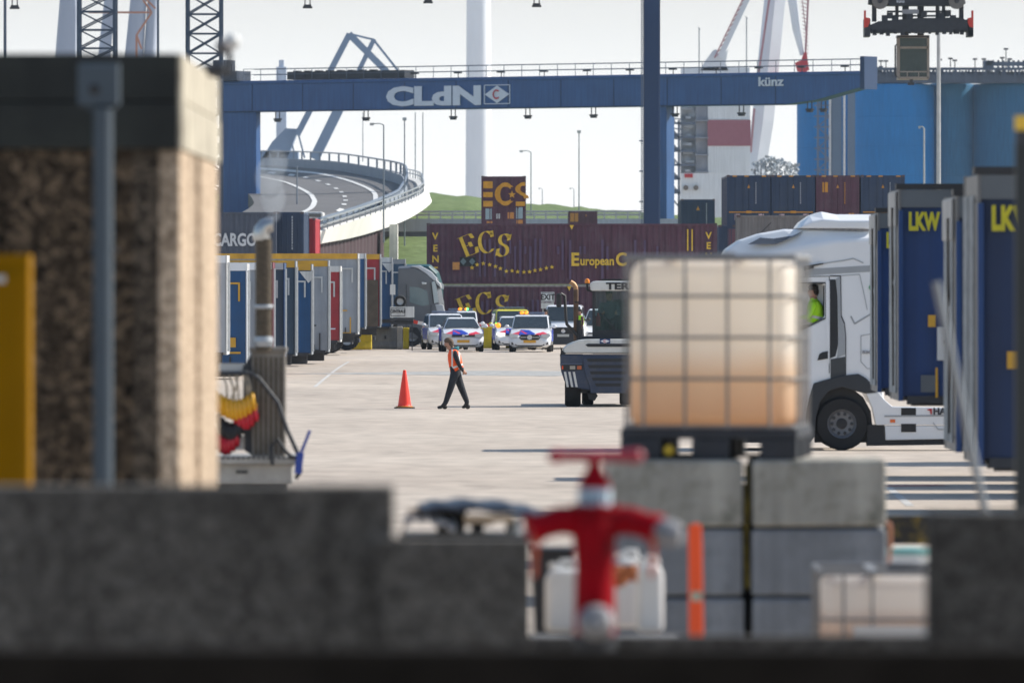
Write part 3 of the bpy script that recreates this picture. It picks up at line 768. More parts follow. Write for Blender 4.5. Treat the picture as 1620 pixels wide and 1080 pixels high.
# heavy-lift crane parts, right
s = 10.0
cw = M('crane_white', (0.66, 0.71, 0.76), 0.55, var=.06, scale=.2); cr = M('crane_red_lattice', (0.40, 0.20, 0.22), 0.6)
t = thing('lattice_boom', 'white luffing boom with red side lattice leaning over the girder', 'crane boom', tuple(P(1125, 112, s)))
m = WB(); m.bar(P(1138, 92, s), P(1200, -40, s), 1.0, .9); m.build('boom', cw, t)
m = WB(); m.bar(P(1130, 92, s, -.6), P(1184, -20, s, -.6), .18)
for k in range(14):
    u = k / 14; m.bar(P(1130 + 54 * u, 92 - 112 * u, s, -.6), P(1136 + 54 * u, 86 - 112 * u, s, -.6), .15)
m.build('side_lattice', cr, t)
m = WB(); m.pprism([(1108, 112), (1116, 96), (1128, 80), (1133, 78), (1140, 90), (1152, 78), (1148, 100), (1152, 112)], s, 4); m.pbox(1078, 1186, 107, 117, s, 5); m.build('boom_foot', cw, t)
m = WB(); m.pbox(1078, 1186, 117, 125, s, 5); q = P(1100, 0, s); m.box(X(1100, s), X(1180, s), Y(s) + 1, Y(s) + 4, 0, Z(124, s)); m.build('pedestal', cw, t)
t = thing('crane_mast', 'thick leaning white mast with red ladder passing behind the girder', 'crane mast', (X(1195, s), Y(s) + 12, 0))
m = WB(); m.tube([(X(1196, s), Y(s) + 12, 0), P(1200, 262, s, 12), P(1210, 190, s, 12), P(1233, -40, s, 12)], [1.6, 1.8, 2.0, 1.9], 6); m.build('mast', cw, t)
m = WB(); m.bar(P(1203, 112, s, 9), P(1222, -20, s, 9), .35, .3); m.bar(P(1190, 240, s, 9), P(1196, 170, s, 9), .35, .3); m.build('red_ladder', cr, t)
t = thing('crane_boom', 'slender pale boom standing on a bright red crane foot above the girder', 'crane boom', tuple(P(1272, 110, s, 6)))
m = WB(); m.tube([P(1252, -30, s, 6), P(1262, 45, s, 6), P(1271, 86, s, 6)], [.8, .65, .35], 8); m.build('boom', cw, t)
m = WB(); m.bar(P(1282, -30, s, 6), P(1276, 90, s, 6), .3); m.bar(P(1268, -30, s, 6), P(1277, 50, s, 6), .12)
for k in range(16): m.bar(P(1268 + k * .5, -10 + k * 6, s, 6), P(1281, -6 + k * 6, s, 6), .12)
m.build('red_lattice', cr, t)
m = WB(); m.pprism([(1260, 98), (1270, 94), (1274, 82), (1278, 82), (1280, 96), (1282, 110), (1264, 112)], s, 3, 0, 5); m.bar(P(1278, 122, s, 6.5), P(1206, 132, s, 12), 1.6, 1.6); m.bar(P(1273, 110, s, 6.5), P(1273, 126, s, 6.5), 1.2); m.build('crane_foot', M('crane_foot_red', (.45, .03, .04), .6), t)
for px, top, lab in ((1106, 45, 'forked aerial mast above the white crane foot'), (1181, 28, 'thin straight aerial mast between the boom and the thick white mast')):
    t = thing('aerial_mast', lab, 'aerial', (X(px, s), Y(s), 0)); m = WB(); m.bar(P(px, top, s), (X(px, s), Y(s), 0), .16); m.bar(P(px - 2, top - 2, s), P(px + 2, top + 2, s), .1); m.build('mast', pm, t)
# blue tanks
s = 9.0
tb = M('tank_blue', (0.0, 0.180, 0.46), 0.6, spec=.15, var=0.07, scale=0.06, streak=0.14)
tb2 = M('tank_teal_blue', (0.015, 0.125, 0.25), 0.6, spec=.15, var=0.08, scale=0.06, streak=0.2)
tanks = [(1268, 1420, 137, 16, tb, 'leftmost blue storage tank, partly behind pipes and stairs'), (1353, 1481, 137, 0, tb, 'bright blue storage tank behind the hanging crane cab'),
         (1470, 1549, 136, 6, tb2, 'dull blue tank just right of the grey light mast'), (1540, 1700, 136, 2, tb2, 'dark teal tank at the right edge of the picture')]
for a, b, top, dy, mt, lab in tanks:
    t = thing('storage_tank', lab, 'tank', (X((a + b) / 2, s), Y(s) + dy, 0), 0, 'blue storage tanks')
    r_ = (b - a) / 2 / s; m = WB(); zt_ = Z(top, s)
    m.lathe([(r_, 0), (r_, zt_), (r_ * .96, zt_ + .5), (.1, zt_ + 1)], (X((a + b) / 2, s), Y(s) + r_ + dy, 0), 'z', 48)
    m.build('shell', mt, t, smooth=True)
    m = WB()
    for k in range(1, 7): m.lathe([(r_ + .04, zt_ * k / 7), (r_ + .07, zt_ * k / 7 + .06), (r_ + .04, zt_ * k / 7 + .12)], (X((a + b) / 2, s), Y(s) + r_ + dy, 0), 'z', 48)
    m.build('ring_weld', mt, t, smooth=True)
pr = M('rack_dark_blue', (0.055, 0.080, 0.125), 0.65, var=.3, scale=.3)
t = thing('pipe_gantry', 'dark blue-grey pipework deck with lamps running along the tank tops', 'pipe rack', tuple(P(1500, 132, s, -2)))
m = WB(); m.pbox(1368, 1760, 118, 131, s, 6, 0, 1); m.pbox(1372, 1760, 107, 111, s, 1); m.pbox(1380, 1760, 113, 118.2, s, 2, 0, 3)
for k in range(70):
    a = 1372 + k * 5.2; m.pbox(a, a + random.uniform(1.5, 5), 109 + random.uniform(-2, 3), 120, s, .8, 0, random.uniform(0, 3))
    if k % 3 == 0: m.bar(P(a, 108, s), P(a, 131, s), .25)
m.build('deck', pr, t)
m = WB(); m.pbox(1560, 1760, 98, 104, s, 3); m.pbox(1556, 1570, 96, 108, s, 3)
for k in range(24): a = 1562 + k * 8; m.bar(P(a, 104, s), P(a + 4, 112, s), .3); m.pbox(a, a + 3, 95.5, 99, s, 1)
m.build('upper_pipe_run', pr, t)
m = WB()
for k in range(18): a = 1371 + random.random() * 22; b = 104 + random.random() * 12; m.pbox(a, a + 6, b, b + 4, s, 2, 0, random.random() * 2)
m.build('valve_cluster', pr, t)
for a, top in ((1394, 97), (1402, 97), (1487, 95), (1504, 93), (1511, 96), (1543, 94), (1557, 94), (1586, 92), (1592, 78), (1598, 94)):
    m = WB(); m.bar(P(a, top, s, 1), P(a, 112, s, 1), .16); m.box(P(a, top, s).x - .4, P(a, top, s).x + .4, Y(s) + .8, Y(s) + 1.3, Z(top, s) - .1, Z(top, s) + .2); m.build('deck_lamp', dark, t)
t = thing('stair_tower', 'grey steel stair tower and pipes against the leftmost blue tank', 'stair tower', (X(1310, 9.6), Y(9.6), 0))
m = WB(); s = 9.6
for a in (1294, 1306): m.bar(P(a, 150, s), (X(a, s), Y(s), 0), .35)
for k in range(9):
    b = 150 + k * 17; m.bar(P(1288, b, s), P(1312, b, s), .25); m.bar(P(1294 if k % 2 else 1312, b, s), P(1312 if k % 2 else 1294, b + 17, s), .22)
m.build('stair', M('stair_grey_blue', (.075, .12, .19), .6), t)
m = WB(); m.pbox(1314, 1332, 140, 460, s, 2, 0, .6); m.pbox(1342, 1353, 140, 460, s, 2, 0, .5); m.build('duct', M('duct_grey_blue', (.10, .16, .24), .55, var=.1, scale=.2), t)
m = WB()
for a in (1313, 1335.5): m.tube([(X(a, s), Y(s), 0), P(a, 140, s)], .2, 8)
m.build('pipe', alu, t)
t = thing('tree', 'hazy leafless bush clump at the foot of the thick white mast', 'tree', (X(1225, 12.5), Y(12.5), 0))
m = WB(); random.seed(3)
for k in range(8):
    bx = 1196 + k * 8; top = (262, 250, 248, 252, 256, 258, 262, 268)[k]
    m.tube([(X(bx, 12.5), Y(12.5), 0), P(bx, 320, 12.5), P(bx + random.uniform(-3, 3), top + 6, 12.5)], [.3, .22, .05], 6)
m.build('trunk', M('bark_grey', (.07, .07, .08), .9), t)
m = WB()
for k in range(900):
    a = random.random(); bx = 1192 + a * 70; top = 250 + 18 * max(0, a - .35) + 10 * max(0, .2 - a) * 5
    q = P(bx, top + (random.random() ** 1.6) * 55, 12.5, random.uniform(-4, 4)); d = Vector((random.uniform(-1, 1), random.uniform(-1, 1), random.uniform(-1, 1))) * .35
    e_ = Vector((random.uniform(-1, 1), random.uniform(-1, 1), random.uniform(-1, 1))) * .3
    m.add([q, q + d, q + d + e_, q + e_], [(0, 1, 2, 3)])
m.build('crown', M('twig_hazy_grey', (.30, .34, .37), .9, var=.3), t)  # haze over the twigs put into their pale colour
# ================================================================ CONTAINERS
maroon = M('container_maroon', (0.105, 0.042, 0.066), 0.6, var=0.10, scale=1.2, streak=0.22, dirt=(0.12, 0.075, 0.095), dscale=0.9)
maroon2 = M('container_maroon_faded', (0.150, 0.062, 0.085), 0.65, var=0.12, streak=0.2)
cnavy = M('container_navy', (0.022, 0.045, 0.095), 0.55, var=0.10, streak=0.15, dirt=(0.04, 0.06, 0.1))
cslate = M('container_slate', (0.075, 0.090, 0.125), 0.6, var=0.08, streak=0.12)
cgrey = M('container_grey', (0.20, 0.185, 0.18), 0.6, var=0.08, streak=0.2)
cred = M('container_red', (0.40, 0.02, 0.035), 0.55, var=0.08, streak=0.15)
corr_edge = M('container_rail_rust', (0.10, 0.07, 0.07), 0.7, var=0.4, scale=6)
def corr(m, a0, a1, z0, z1, at, out, axis, pitch=0.28, depth=0.045):
    """corrugated sheet between a0 and a1; out = +1/-1 side it faces"""
    prof = []; a = a0
    while a < a1 - 1e-6:
        for f, d in ((0, 0), (0.25, 0), (0.5, 1), (0.75, 1)):
            q = a + f * pitch
            if q < a1: prof.append((q, d * depth))
        a += pitch
    prof.append((a1, 0)); n = len(prof); vs = []
    for z in (z0, z1):
        for q, d in prof: vs.append((q, at - out * d, z) if axis == 'y' else (at - out * d, q, z))
    m.add(vs, [(i, i + 1, i + 1 + n, i + n) for i in range(n - 1)])
def container(label, loc, lx, ly, h, mat, group=None, rz=0.0, edge=None):
    t = thing('shipping_container', label, 'container', loc, rz, group)
    m = MB(); e = 0.10
    corr(m, e, lx - e, 0.12, h - 0.10, 0.03, -1, 'y'); corr(m, e, lx - e, 0.12, h - .1, ly - 0.03, 1, 'y')
    corr(m, e, ly - e, 0.12, h - .1, 0.03, -1, 'x'); corr(m, e, ly - e, 0.12, h - .1, lx - 0.03, 1, 'x')
    m.add([(e, e, h - .06), (lx - e, e, h - .06), (lx - e, ly - e, h - .06), (e, ly - e, h - .06)], [(0, 1, 2, 3)])
    m.build('wall_panels', mat, t)
    m = MB()
    for x in (0, lx - .14):
        for y in (0, ly - .14): m.box(x, x + .14, y, y + .14, 0, h)
    for z in (0.02, h - .12):
        for y in (0.01, ly - .09): m.box(.141, lx - .141, y, y + .08, z, z + .1)
        for x in (0.01, lx - .09): m.box(x, x + .08, .141, ly - .141, z, z + .1)
    m.build('frame', edge or mat, t)
    m = MB()
    for x in (-.004, lx - .166):
        for y in (-.004, ly - .166):
            for z in (-.003, h - .115): m.box(x, x + .17, y, y + .17, z, z + .118)
    m.build('corner_castings', corr_edge, t)
    return t
def door_end(t, w, h, mat, bars=steel):
    """door end on the -Y face of an end-on container"""
    for k in (0, 1):
        m = MB(); x0 = .15 + k * (w - .3) / 2; m.box(x0 + .01, x0 + (w - .3) / 2 - .01, -.012, .03, .14, h - .13)
        d = m.build('door', mat, t)
        m = MB()
        for f in (.3, .72): q = x0 + f * (w - .3) / 2; m.tube([(q, -.04, .12), (q, -.04, h - .12)], .022, 6); m.box(q - .05, q + .05, -.05, -.012, 1.1, 1.2)
        m.build('lock_rod', bars, d)
s1 = 33.5
def glyphE(c, h, rot):
    x, z = c; k = h / 2; p = [[(x - .22 * h, z - k), (x - .22 * h, z + k)], [(x - .36 * h, z + k), (x + .27 * h, z + k), (x + .33 * h, z + .5 * k)],
        [(x - .36 * h, z - k), (x + .27 * h, z - k), (x + .34 * h, z - .45 * k)], [(x - .2 * h, z), (x + .1 * h, z)], [(x + .1 * h, z + .12 * h), (x + .12 * h, z - .12 * h)]]
    return [turn(q, c, rot) for q in p]
def glyphC(c, h, rot):
    x, z = c; p = [arc(x, z, .33 * h, .5 * h, 42, 318, 22), [(x + .26 * h, z + .50 * h), (x + .27 * h, z + .22 * h)]]
    return [turn(q, c, rot) for q in p]
def glyphS(c, h, rot):
    x, z = c; p = [arc(x, z + .25 * h, .20 * h, .24 * h, 30, 270, 14) + arc(x, z - .25 * h, .22 * h, .25 * h, 90, -150, 14), [(x + .2 * h, z + .5 * h), (x + .19 * h, z + .24 * h)], [(x - .2 * h, z - .5 * h), (x - .2 * h, z - .2 * h)]]
    return [turn(q, c, rot) for q in p]
def star(m, x, z, r, y):
    m.prism([(x + (r if i % 2 == 0 else r * .42) * math.sin(math.pi * i / 5), z + (r if i % 2 == 0 else r * .42) * math.cos(math.pi * i / 5)) for i in range(10)], y - .01, y + .01, 'y')
placard = M('orange_placard', (0.62, 0.27, 0.07), 0.6, var=.15, scale=8)
purple = M('scuffed_purple_paint', (0.115, 0.075, 0.135), 0.65, var=.15)
def ecs(label, px0, top, grp, edge=None):
    zbot = Z(top + 2.9 * s1, s1)
    t = container(label, (X(px0, s1), Y(s1), zbot), 13.716, 2.5, 2.896, maroon, grp, 0.0, edge)
    def lx(p): return (p - 675) / s1
    def lz(p): return (448.5 - p) / s1
    m = MB(); sc = 4.765
    for g, c, h, r_ in ((glyphE, (386, 220), 32 / s1, 22), (glyphC, (525, 197), 34 / s1, 6), (glyphS, (650, 219), 36 / s1, -10)):
        q = (lx(660 + c[0] / sc), lz(340 + c[1] / sc))
        for path in g(q, h, r_): pen(m, path, (.082, .022), -.02, .0015)
    m.build('lettering', yellow, t)
    m = MB()
    for a, b in ((413, 390), (452, 367), (499, 358), (546, 367), (590, 380), (627, 396), (672, 416), (715, 413), (757, 420), (805, 423), (847, 420), (888, 410), (930, 404), (974, 393), (1016, 385)):
        star(m, lx(660 + a / sc), lz(340 + b / sc), .115, -.02)
    m.build('star_row', yellow, t)
    for ch, p, q in (('V', 688.5, 377), ('E', 688.5, 396), ('N', 689, 413), ('T', 688, 431), ('V', 1121, 376), ('E', 1121, 392), ('N', 1121, 409), ('T', 1121, 426)):
        text('lettering', ch, .32, yellow, t, (lx(p), -.015, lz(q)), bold=.012)
    text('lettering', 'E', .60, yellow, t, (lx(903), -.015, lz(418)), bold=.03, align='LEFT', sx=.95)
    text('lettering', 'uropean', .42, yellow, t, (lx(917.5), -.015, lz(417.5)), bold=.015, align='LEFT', sx=.83)
    text('lettering', 'C', .60, yellow, t, (lx(974), -.015, lz(418)), bold=.03, align='LEFT', sx=.9)
    m = MB(); m.box(lx(716), lx(727), -.02, .01, lz(425), lz(413)); m.build('placard', placard, t)
    m = MB(); m.box(lx(727.5), lx(752.5), -.022, .01, lz(419.5), lz(405)); pb = m.build('hazard_panel', black, t)
    m = MB()
    for c in (733, 747): x, z = lx(c), lz(412); m.prism([(x - .15, z), (x, z - .17), (x + .15, z), (x, z + .17)], -.03, -.021, 'y')
    m.build('hazard_diamond', M('diamond_grey', (.14, .19, .20), .6), pb)
    m = MB(); x = lx(904.5); m.prism([(x - .1, lz(354.5)), (x + .1, lz(354.5)), (x, lz(362))], -.03, .0, 'y'); m.build('yellow_triangle', yellow, t)
    m = MB(); random.seed(11)
    for p in list(range(759, 860, 8)) + [883, 890, 902, 918, 925, 953, 961, 1005, 1020, 1040]:
        a = lx(p) ; z0 = lz(random.choice((425, 400, 440, 436))); z1 = lz(random.choice((376, 378, 388)))
        m.box(a - .05, a + .05, -.0185, .0, z0, z1)
    m.build('touch_up_stripes', purple, t)
    m = MB()
    for p in (1087, 1094): m.box(lx(p), lx(p) + .06, -.015, 0, lz(395), lz(361))
    m.build('code_marks', yellow, t)
    return t
ecs('maroon container with yellow letters ECS and an arc of stars, topmost of the near pair', 675, 353, None)
ecs('maroon container carrying the yellow lettered one, its letters half hidden by police cars', 671, 449.6, None, M('sunlit_pale_edge', (.30, .27, .26), .7, var=.4, scale=5))  # pale frame colour stands for the sunlit top edge
# yellow-lettered end, third level
s2 = 28.7
lab = 'maroon container end with huge orange letters, standing alone above the long maroon pair'
def endon(label, px0, px1, top, s, mat, grp=None, h=2.9, dx=0.0):
    wd = (px1 - px0) / s
    t = container(label, (X(px0, s), Y(s), Z(top, s) - h), wd, 12.19, h, mat, grp)
    door_end(t, wd, h, mat, mat)
    return t, wd, Z(top, s) - h
t, wd, zb_ = endon(lab, 761.5, 832, 278.5, s2, maroon)
org = M('big_orange_letters', (0.66, 0.32, 0.03), 0.6, var=.12, scale=5)
m = MB()
def ex(p): return (p - 761.5) / s2
def ez(p): return (278.5 - p) / s2 + 2.9
for q0, q1 in ((287, 298), (304, 312), (318, 327)): m.box(ex(764.5), ex(779.5), -.07, -.045, ez(q1), ez(q0))
m.build('letter_e', org, t)
m = MB(); cpt = arc(ex(799.5), ez(307), 12.5 / s2, 15 / s2, 48, 312, 20); pen(m, cpt, (.15, 0), -.07, .003); pen(m, cpt, (0, .12), -.10, .003); m.build('letter_c', org, t)
m = MB(); cpt = arc(ex(829), ez(299), 10 / s2, 8 / s2, 80, 250, 10) + arc(ex(829), ez(317), 4 / s2, 9 / s2, 60, 20, 4)
pen(m, cpt, (.14, 0), -.07, .003); pen(m, cpt, (0, .10), -.10, .003); m.box(ex(816), ex(830.5), -.07, -.045, ez(326), ez(319)); m.build('letter_s', org, t)
m = MB(); star(m, ex(810), ez(308), .22, -.13); m.build('star', org, t)
for a, b, c, d, mt in ((768, 778, 330, 347, M('sticker_pale', (.32, .42, .45), .5)), (816.5, 827, 328, 346, MATS['sticker_pale']), (785, 791, 338, 346, dwhite), (803, 813, 336, 346, placard), (770, 779, 350, 353, placard), (817, 827, 348, 354, placard)):
    m = MB(); m.box(ex(a), ex(b), -.03, -.0135, ez(d), ez(c)); m.build('sticker', mt, t)
dup_under = t.copy(); COL.objects.link(dup_under)
for ch in t.children:
    if ch.name.split('.')[0] in ('wall_panels', 'frame', 'corner_castings'):
        c = ch.copy(); COL.objects.link(c); c.parent = dup_under
dup_under.location.z -= 2.9; dup_under['label'] = 'maroon container supporting the orange lettered end, mostly hidden behind the long pair'
t, wd, zb_ = endon('small faded maroon container top peeping over the long maroon container', 900, 945, 334, 21, maroon2)
m = MB(); m.box(.1, .7, -.03, -.0135, 2.1, 2.75); m.box(1.25, 1.35, -.03, -.0135, 2.5, 2.65); m.build('sticker', placard, t)
# row of four ends on the right, third level on lower ones
s3 = 28.6
tri = M('label_amber', (.62, .28, .03), .6)
plac = M('pink_placard', (.55, .40, .42), .6, var=.3, scale=9)
for (a, b, mt, lab) in ((1150, 1219, cnavy, 'first navy container end from the left in the top row at right'), (1220.5, 1289.5, cnavy, 'second navy container end, left of the maroon one in the row'),
                        (1291, 1359.5, maroon, 'maroon container end between navy ones in the top row at right'), (1362, 1431.5, cnavy, 'navy container end right of the maroon one, beside the blue tank')):
    t, wd, zb_ = endon(lab, a, b, 277, s3, mt, 'container ends in the far top row')
    m = MB()
    for f in (.18, .45, .85): m.box(wd * f - .12, wd * f + .12, -.03, -.0135, 2.80, 2.87)
    m.prism([(wd * .47, 2.18), (wd * .53, 2.18), (wd * .5, 2.38)], -.03, -.0135, 'y')
    m.build('warning_label', tri, t)
    m = MB()
    for k in range(11): m.box(wd * .655, wd * .675, -.03, -.0135, 2.42 - k * .11, 2.49 - k * .11)
    m.build('code_marks', M('pale_code', (.45, .47, .5), .6) if mt is cnavy else tri, t)
    if mt is cnavy:
        m = MB(); m.box(.12, wd - .12, -.06, -.0135, .82, .88); m.box(wd / 2 - .15, wd / 2 + .15, -.065, -.0135, .79, .92); m.build('lashing_bar', tri, t)
        m = MB(); m.box(.42, .72, -.03, -.0135, .4, .75); m.build('placard', plac, t); m = MB(); m.box(1.75, 2.05, -.03, -.0135, .4, .75); m.build('placard', plac, t)
    else:
        m = MB(); m.box(.35, .65, -.03, -.0135, 1.95, 2.5); m.build('placard', tri, t); m = MB(); m.box(1.8, 2.1, -.03, -.0135, .45, .8); m.build('placard', tri, t)
    for k, mm in ((1, maroon), (2, cnavy)):
        u = t.copy(); COL.objects.link(u); u.location.z -= 2.9 * k
        u['label'] = 'lower container in the stacks under the far row, mostly hidden behind the grey one'; u['group'] = 'lower containers under the far row'
        for ch in t.children:
            if ch.name.split('.')[0] in ('wall_panels', 'frame', 'corner_castings'):
                c = ch.copy(); COL.objects.link(c); c.parent = u
t, wd, zb_ = endon('lone small navy container end in front of the white deck house', 1077.5, 1131, 315, 22, cnavy)
m = MB(); m.prism([(wd * .45, 2.1), (wd * .55, 2.1), (wd * .5, 2.4)], -.03, -.0135, 'y'); m.build('warning_label', tri, t)
m = MB()
for k in range(11): m.box(wd * .74, wd * .765, -.03, -.0135, 2.5 - k * .14, 2.6 - k * .14)
m.build('code_marks', MATS['pale_code'], t)
for k in (1, 2):
    u = t.copy(); COL.objects.link(u); u.location.z -= 2.9 * k; u['label'] = 'container under the lone navy end, hidden behind the long maroon pair'; u['group'] = 'hidden containers under the lone navy end'
    for ch in t.children:
        if ch.name.split('.')[0] in ('wall_panels', 'frame', 'corner_castings'):
            c = ch.copy(); COL.objects.link(c); c.parent = u
s4 = 37.0
t = container('long grey corrugated container showing above the white lorry roof', (X(1165.5, s4), Y(s4), Z(340, s4) - 2.9), 12.19, 2.44, 2.9, cgrey, None)
container('grey container supporting the long grey corrugated one behind the white lorry', (X(1165.5, s4), Y(s4), Z(340, s4) - 5.8), 12.19, 2.44, 2.9, cgrey, None)
t, wd, zb_ = endon('dark blue container end squeezed between the maroon pair and the grey one', 1136.5, 1164, 356, 30, cnavy, None, 2.6)
m = MB(); m.box(.5, .9, -.03, -.0135, .1, 2.4); m.build('maroon_panel', maroon2, t)
u = t.copy(); COL.objects.link(u); u.location.z -= 2.6; u['label'] = 'container end below the squeezed dark blue one, beside the maroon pair'
for ch in t.children:
    c = ch.copy(); COL.objects.link(c); c.parent = u
# cargo boxes, left
s5 = 30.0
t = container('slate container with white letters CARGO above the left trailers', (X(345, s5) - 9.0, Y(s5), Z(335, s5) - 2.9), X(437, s5) - X(345, s5) + 9.0, 2.44, 2.9, cslate)
text('lettering', '-CARGO', .66, M('lettering_white', (.62, .64, .66), .5), t, (X(368, s5) - X(345, s5) + 9.0, -.02, 1.12), bold=.03, sx=.72)
t, wd, zb_ = endon('navy container end with white code column beside the red one', 437, 480.5, 335, s5 - .15, cnavy, None, 2.9)
m = MB()
for k in range(12): m.box(wd * .56, wd * .62, -.03, -.0135, 2.55 - k * .15, 2.66 - k * .15)
m.build('code_marks', MATS['lettering_white'], t)
t2, wd, zb_ = endon('red container end at the right end of the left stack', 481.5, 499, 345, 28.0, cred, None, 2.9)
for src, n_ in ((t, 2), (t2, 2)):
    for k in range(1, n_ + 1):
        u = src.copy(); COL.objects.link(u); u.location.z -= 2.9 * k; u['label'] = 'lower container behind the row of parked trailers at left'; u['group'] = 'lower containers behind the left trailers'
        for ch in src.children:
            if ch.name.split('.')[0] in ('wall_panels', 'frame', 'corner_castings'):
                c = ch.copy(); COL.objects.link(c); c.parent = u
for k in (1, 2): container('lower slate container under the CARGO one, behind the trailers', (X(345, s5) - 9.0, Y(s5), Z(335, s5) - 2.9 - 2.9 * k), X(437, s5) - X(345, s5) + 9.0, 2.44, 2.9, cslate, 'slate containers under the CARGO one')

# ================================================================ TRAILERS
def wheel(parent, c, r=0.5, w=0.3, axis='y', rim=None, name='wheel', sub=True):
    m = MB(); m.lathe([(r * .55, -w / 2), (r * .93, -w / 2), (r, -w * .36), (r, w * .36), (r * .93, w / 2), (r * .55, w / 2)], c, axis, 22, 0, False)
    o = m.build(name, tyre, parent, smooth=True)
    if sub:
        m = MB(); m.lathe([(.01, -w * .30), (r * .16, -w * .32), (r * .18, -w * .2), (r * .45, -w * .24), (r * .56, -w * .42), (r * .56, w * .42), (r * .3, w * .3), (.01, w * .3)], c, axis, 20)
        m.build('rim', rim or alu, o, smooth=True)
    return o
cloth_ = {}
def cloth(key, col):
    return M('tarpaulin_' + key, col, 0.5, var=.08, scale=1.5, streak=.14, bump=.25, bscale=3.0)
def trailer(label, xe, y, dr, zb, zt, cmat, top_mat, post_mat, L=13.6, grp=None, wheels=True, top_h=.22, door_mat=None, wrinkle=0.0, mark=True, lower=None, header=None):
    """curtain-sided trailer; its end stands at x = xe and it runs away in direction -dr"""
    t = thing('curtain_trailer', label, 'trailer', (xe, y, 0), 0, grp)
    W = 2.5
    def bx(m, u0, u1, y0, y1, z0, z1):
        a, b = -dr * u0, -dr * u1; m.box(min(a, b), max(a, b), y0, y1, z0, z1); return m
    m = MB(); nx = 42; nz = 14; vs = []; random.seed(int(abs(xe) * 1000) % 997)
    ph = random.random() * 6
    for j in range(nz + 1):
        for i in range(nx + 1):
            u = .045 + (L - .1) * (i / nx) ** 1.5; z = zb + .06 + (zt - top_h - zb - .06) * j / nz
            yy = -.015 * math.sin(u * 2.6 + ph) - .02 * math.sin(u * 7.0 + ph) - wrinkle * math.sin(z * 9 + u * 1.2 + ph) * math.sin(math.pi * j / nz)
            vs.append((-dr * u, yy, z))
    m.add(vs, [(j * (nx + 1) + i, j * (nx + 1) + i + 1, (j + 1) * (nx + 1) + i + 1, (j + 1) * (nx + 1) + i) for j in range(nz) for i in range(nx)])
    m.build('curtain', cmat, t, smooth=True)
    m = MB(); bx(m, .12, L - .1, .06, W - .03, zb, zt - .06); m.build('body', door_mat or post_mat, t)
    m = MB(); bx(m, .02, L, -.05, .055, zt - top_h, zt); bx(m, .02, L, .056, W - .05, zt - .055, zt - .01); m.build('top_rail', top_mat, t)
    m = MB()
    for y0 in (-.06, W - .12): bx(m, 0, .035, y0, y0 + .16, zb, zt + .01)
    bx(m, .01, .1, .101, W - .121, zt - .25, zt); bx(m, .01, .1, .101, W - .121, zb, zb + .15)
    m.build('end_frame', post_mat, t)
    m = MB(); bx(m, .03, .08, .102, W / 2 - .01, zb + .16, zt - .26); bx(m, .03, .08, W / 2 + .01, W - .122, zb + .16, zt - .26); d = m.build('rear_doors', door_mat or post_mat, t)
    m = MB()
    for q in (.5, .95, 1.55, 2.0):
        xx = dr * .015; m.tube([(xx, q, zb + .1), (xx, q, zt - .2)], .02, 6)
    m.build('lock_rods', steel, d)
    m = MB()
    bx(m, .12, L, -.045, .05, zb - .03, zb + .07)
    k = .5
    while k < L:
        bx(m, k, k + .05, -.06, -.045, zb + .0, zb + .28); k += .62
    m.build('buckle_rail', dark, t)
    if mark:
        m = MB(); mk = M('reflective_mark', (.5, .52, .52), .4)
        bx(m, .22, .75, -.075, -.05, zt - top_h - .42, zt - top_h - .36); bx(m, .22, .28, -.075, -.05, zt - top_h - .95, zt - top_h - .42); m.build('corner_mark', mk if mark is True else mark, t)
    if lower:
        m = MB(); bx(m, .1, 4.0, -.09, -.055, zb + .05, zb + lower[1]); m.build('lower_panel', lower[0], t)
    m = MB()
    for y0 in (.55, 1.75): bx(m, .2, L - .2, y0, y0 + .16, zb - (.32 if wheels else .075), zb - .03)
    (bx(m, .25, .33, .1, W - .1, .45, .60), bx(m, 1.0, 1.1, .1, .5, .35, zb - .05)) if wheels else None
    bx(m, 9.2, 9.35, .4, .55, .0, zb - .05); bx(m, 9.2, 9.35, 1.95, 2.1, .0, zb - .05)
    m.build('underframe', dark, t)
    if wheels:
        for u in (1.45, 2.75, 4.05):
            for q in (.22, W - .22): wheel(t, (-dr * u, q, .5), .5, .36, 'y', sub=(q < 1))
        m = MB()
        for u in (1.45, 2.75, 4.05): m.tube([(-dr * u, .3, .5), (-dr * u, W - .3, .5)], .09, 8); bx(m, u + .56, u + .6, .05, .5, .3, zb - .05)
        m.build('axle', dark, t)
    return t
B1 = cloth('blue', (0.012, 0.075, 0.20)); B2 = cloth('slate_blue', (0.035, 0.070, 0.115)); G1 = cloth('grey', (0.30, 0.33, 0.37)); R1 = cloth('red', (0.34, 0.025, 0.035)); W1 = cloth('pale', (.45, .47, .5)); B3 = cloth('steel_blue', (.025, .07, .13))
yt = M('yellow_top_rail', (0.60, 0.33, 0.03), 0.5, var=.2, scale=2); ot = M('buff_top_rail', (.52, .36, .2), .5, var=.2, scale=2)
gt = M('trailer_grey_post', (0.26, 0.28, 0.30), 0.5, var=.1); bdoor = M('blue_door', (.02, .06, .15), .5); rdoor = M('dark_red_door', (.16, .03, .05), .5); brown = M('brown_rusty_panel', (.085, .065, .045), .7, var=.35, scale=2)
GR = 'curtain trailers parked along the left side of the yard'
ym = M('amber_mark', (.6, .33, .03), .5)
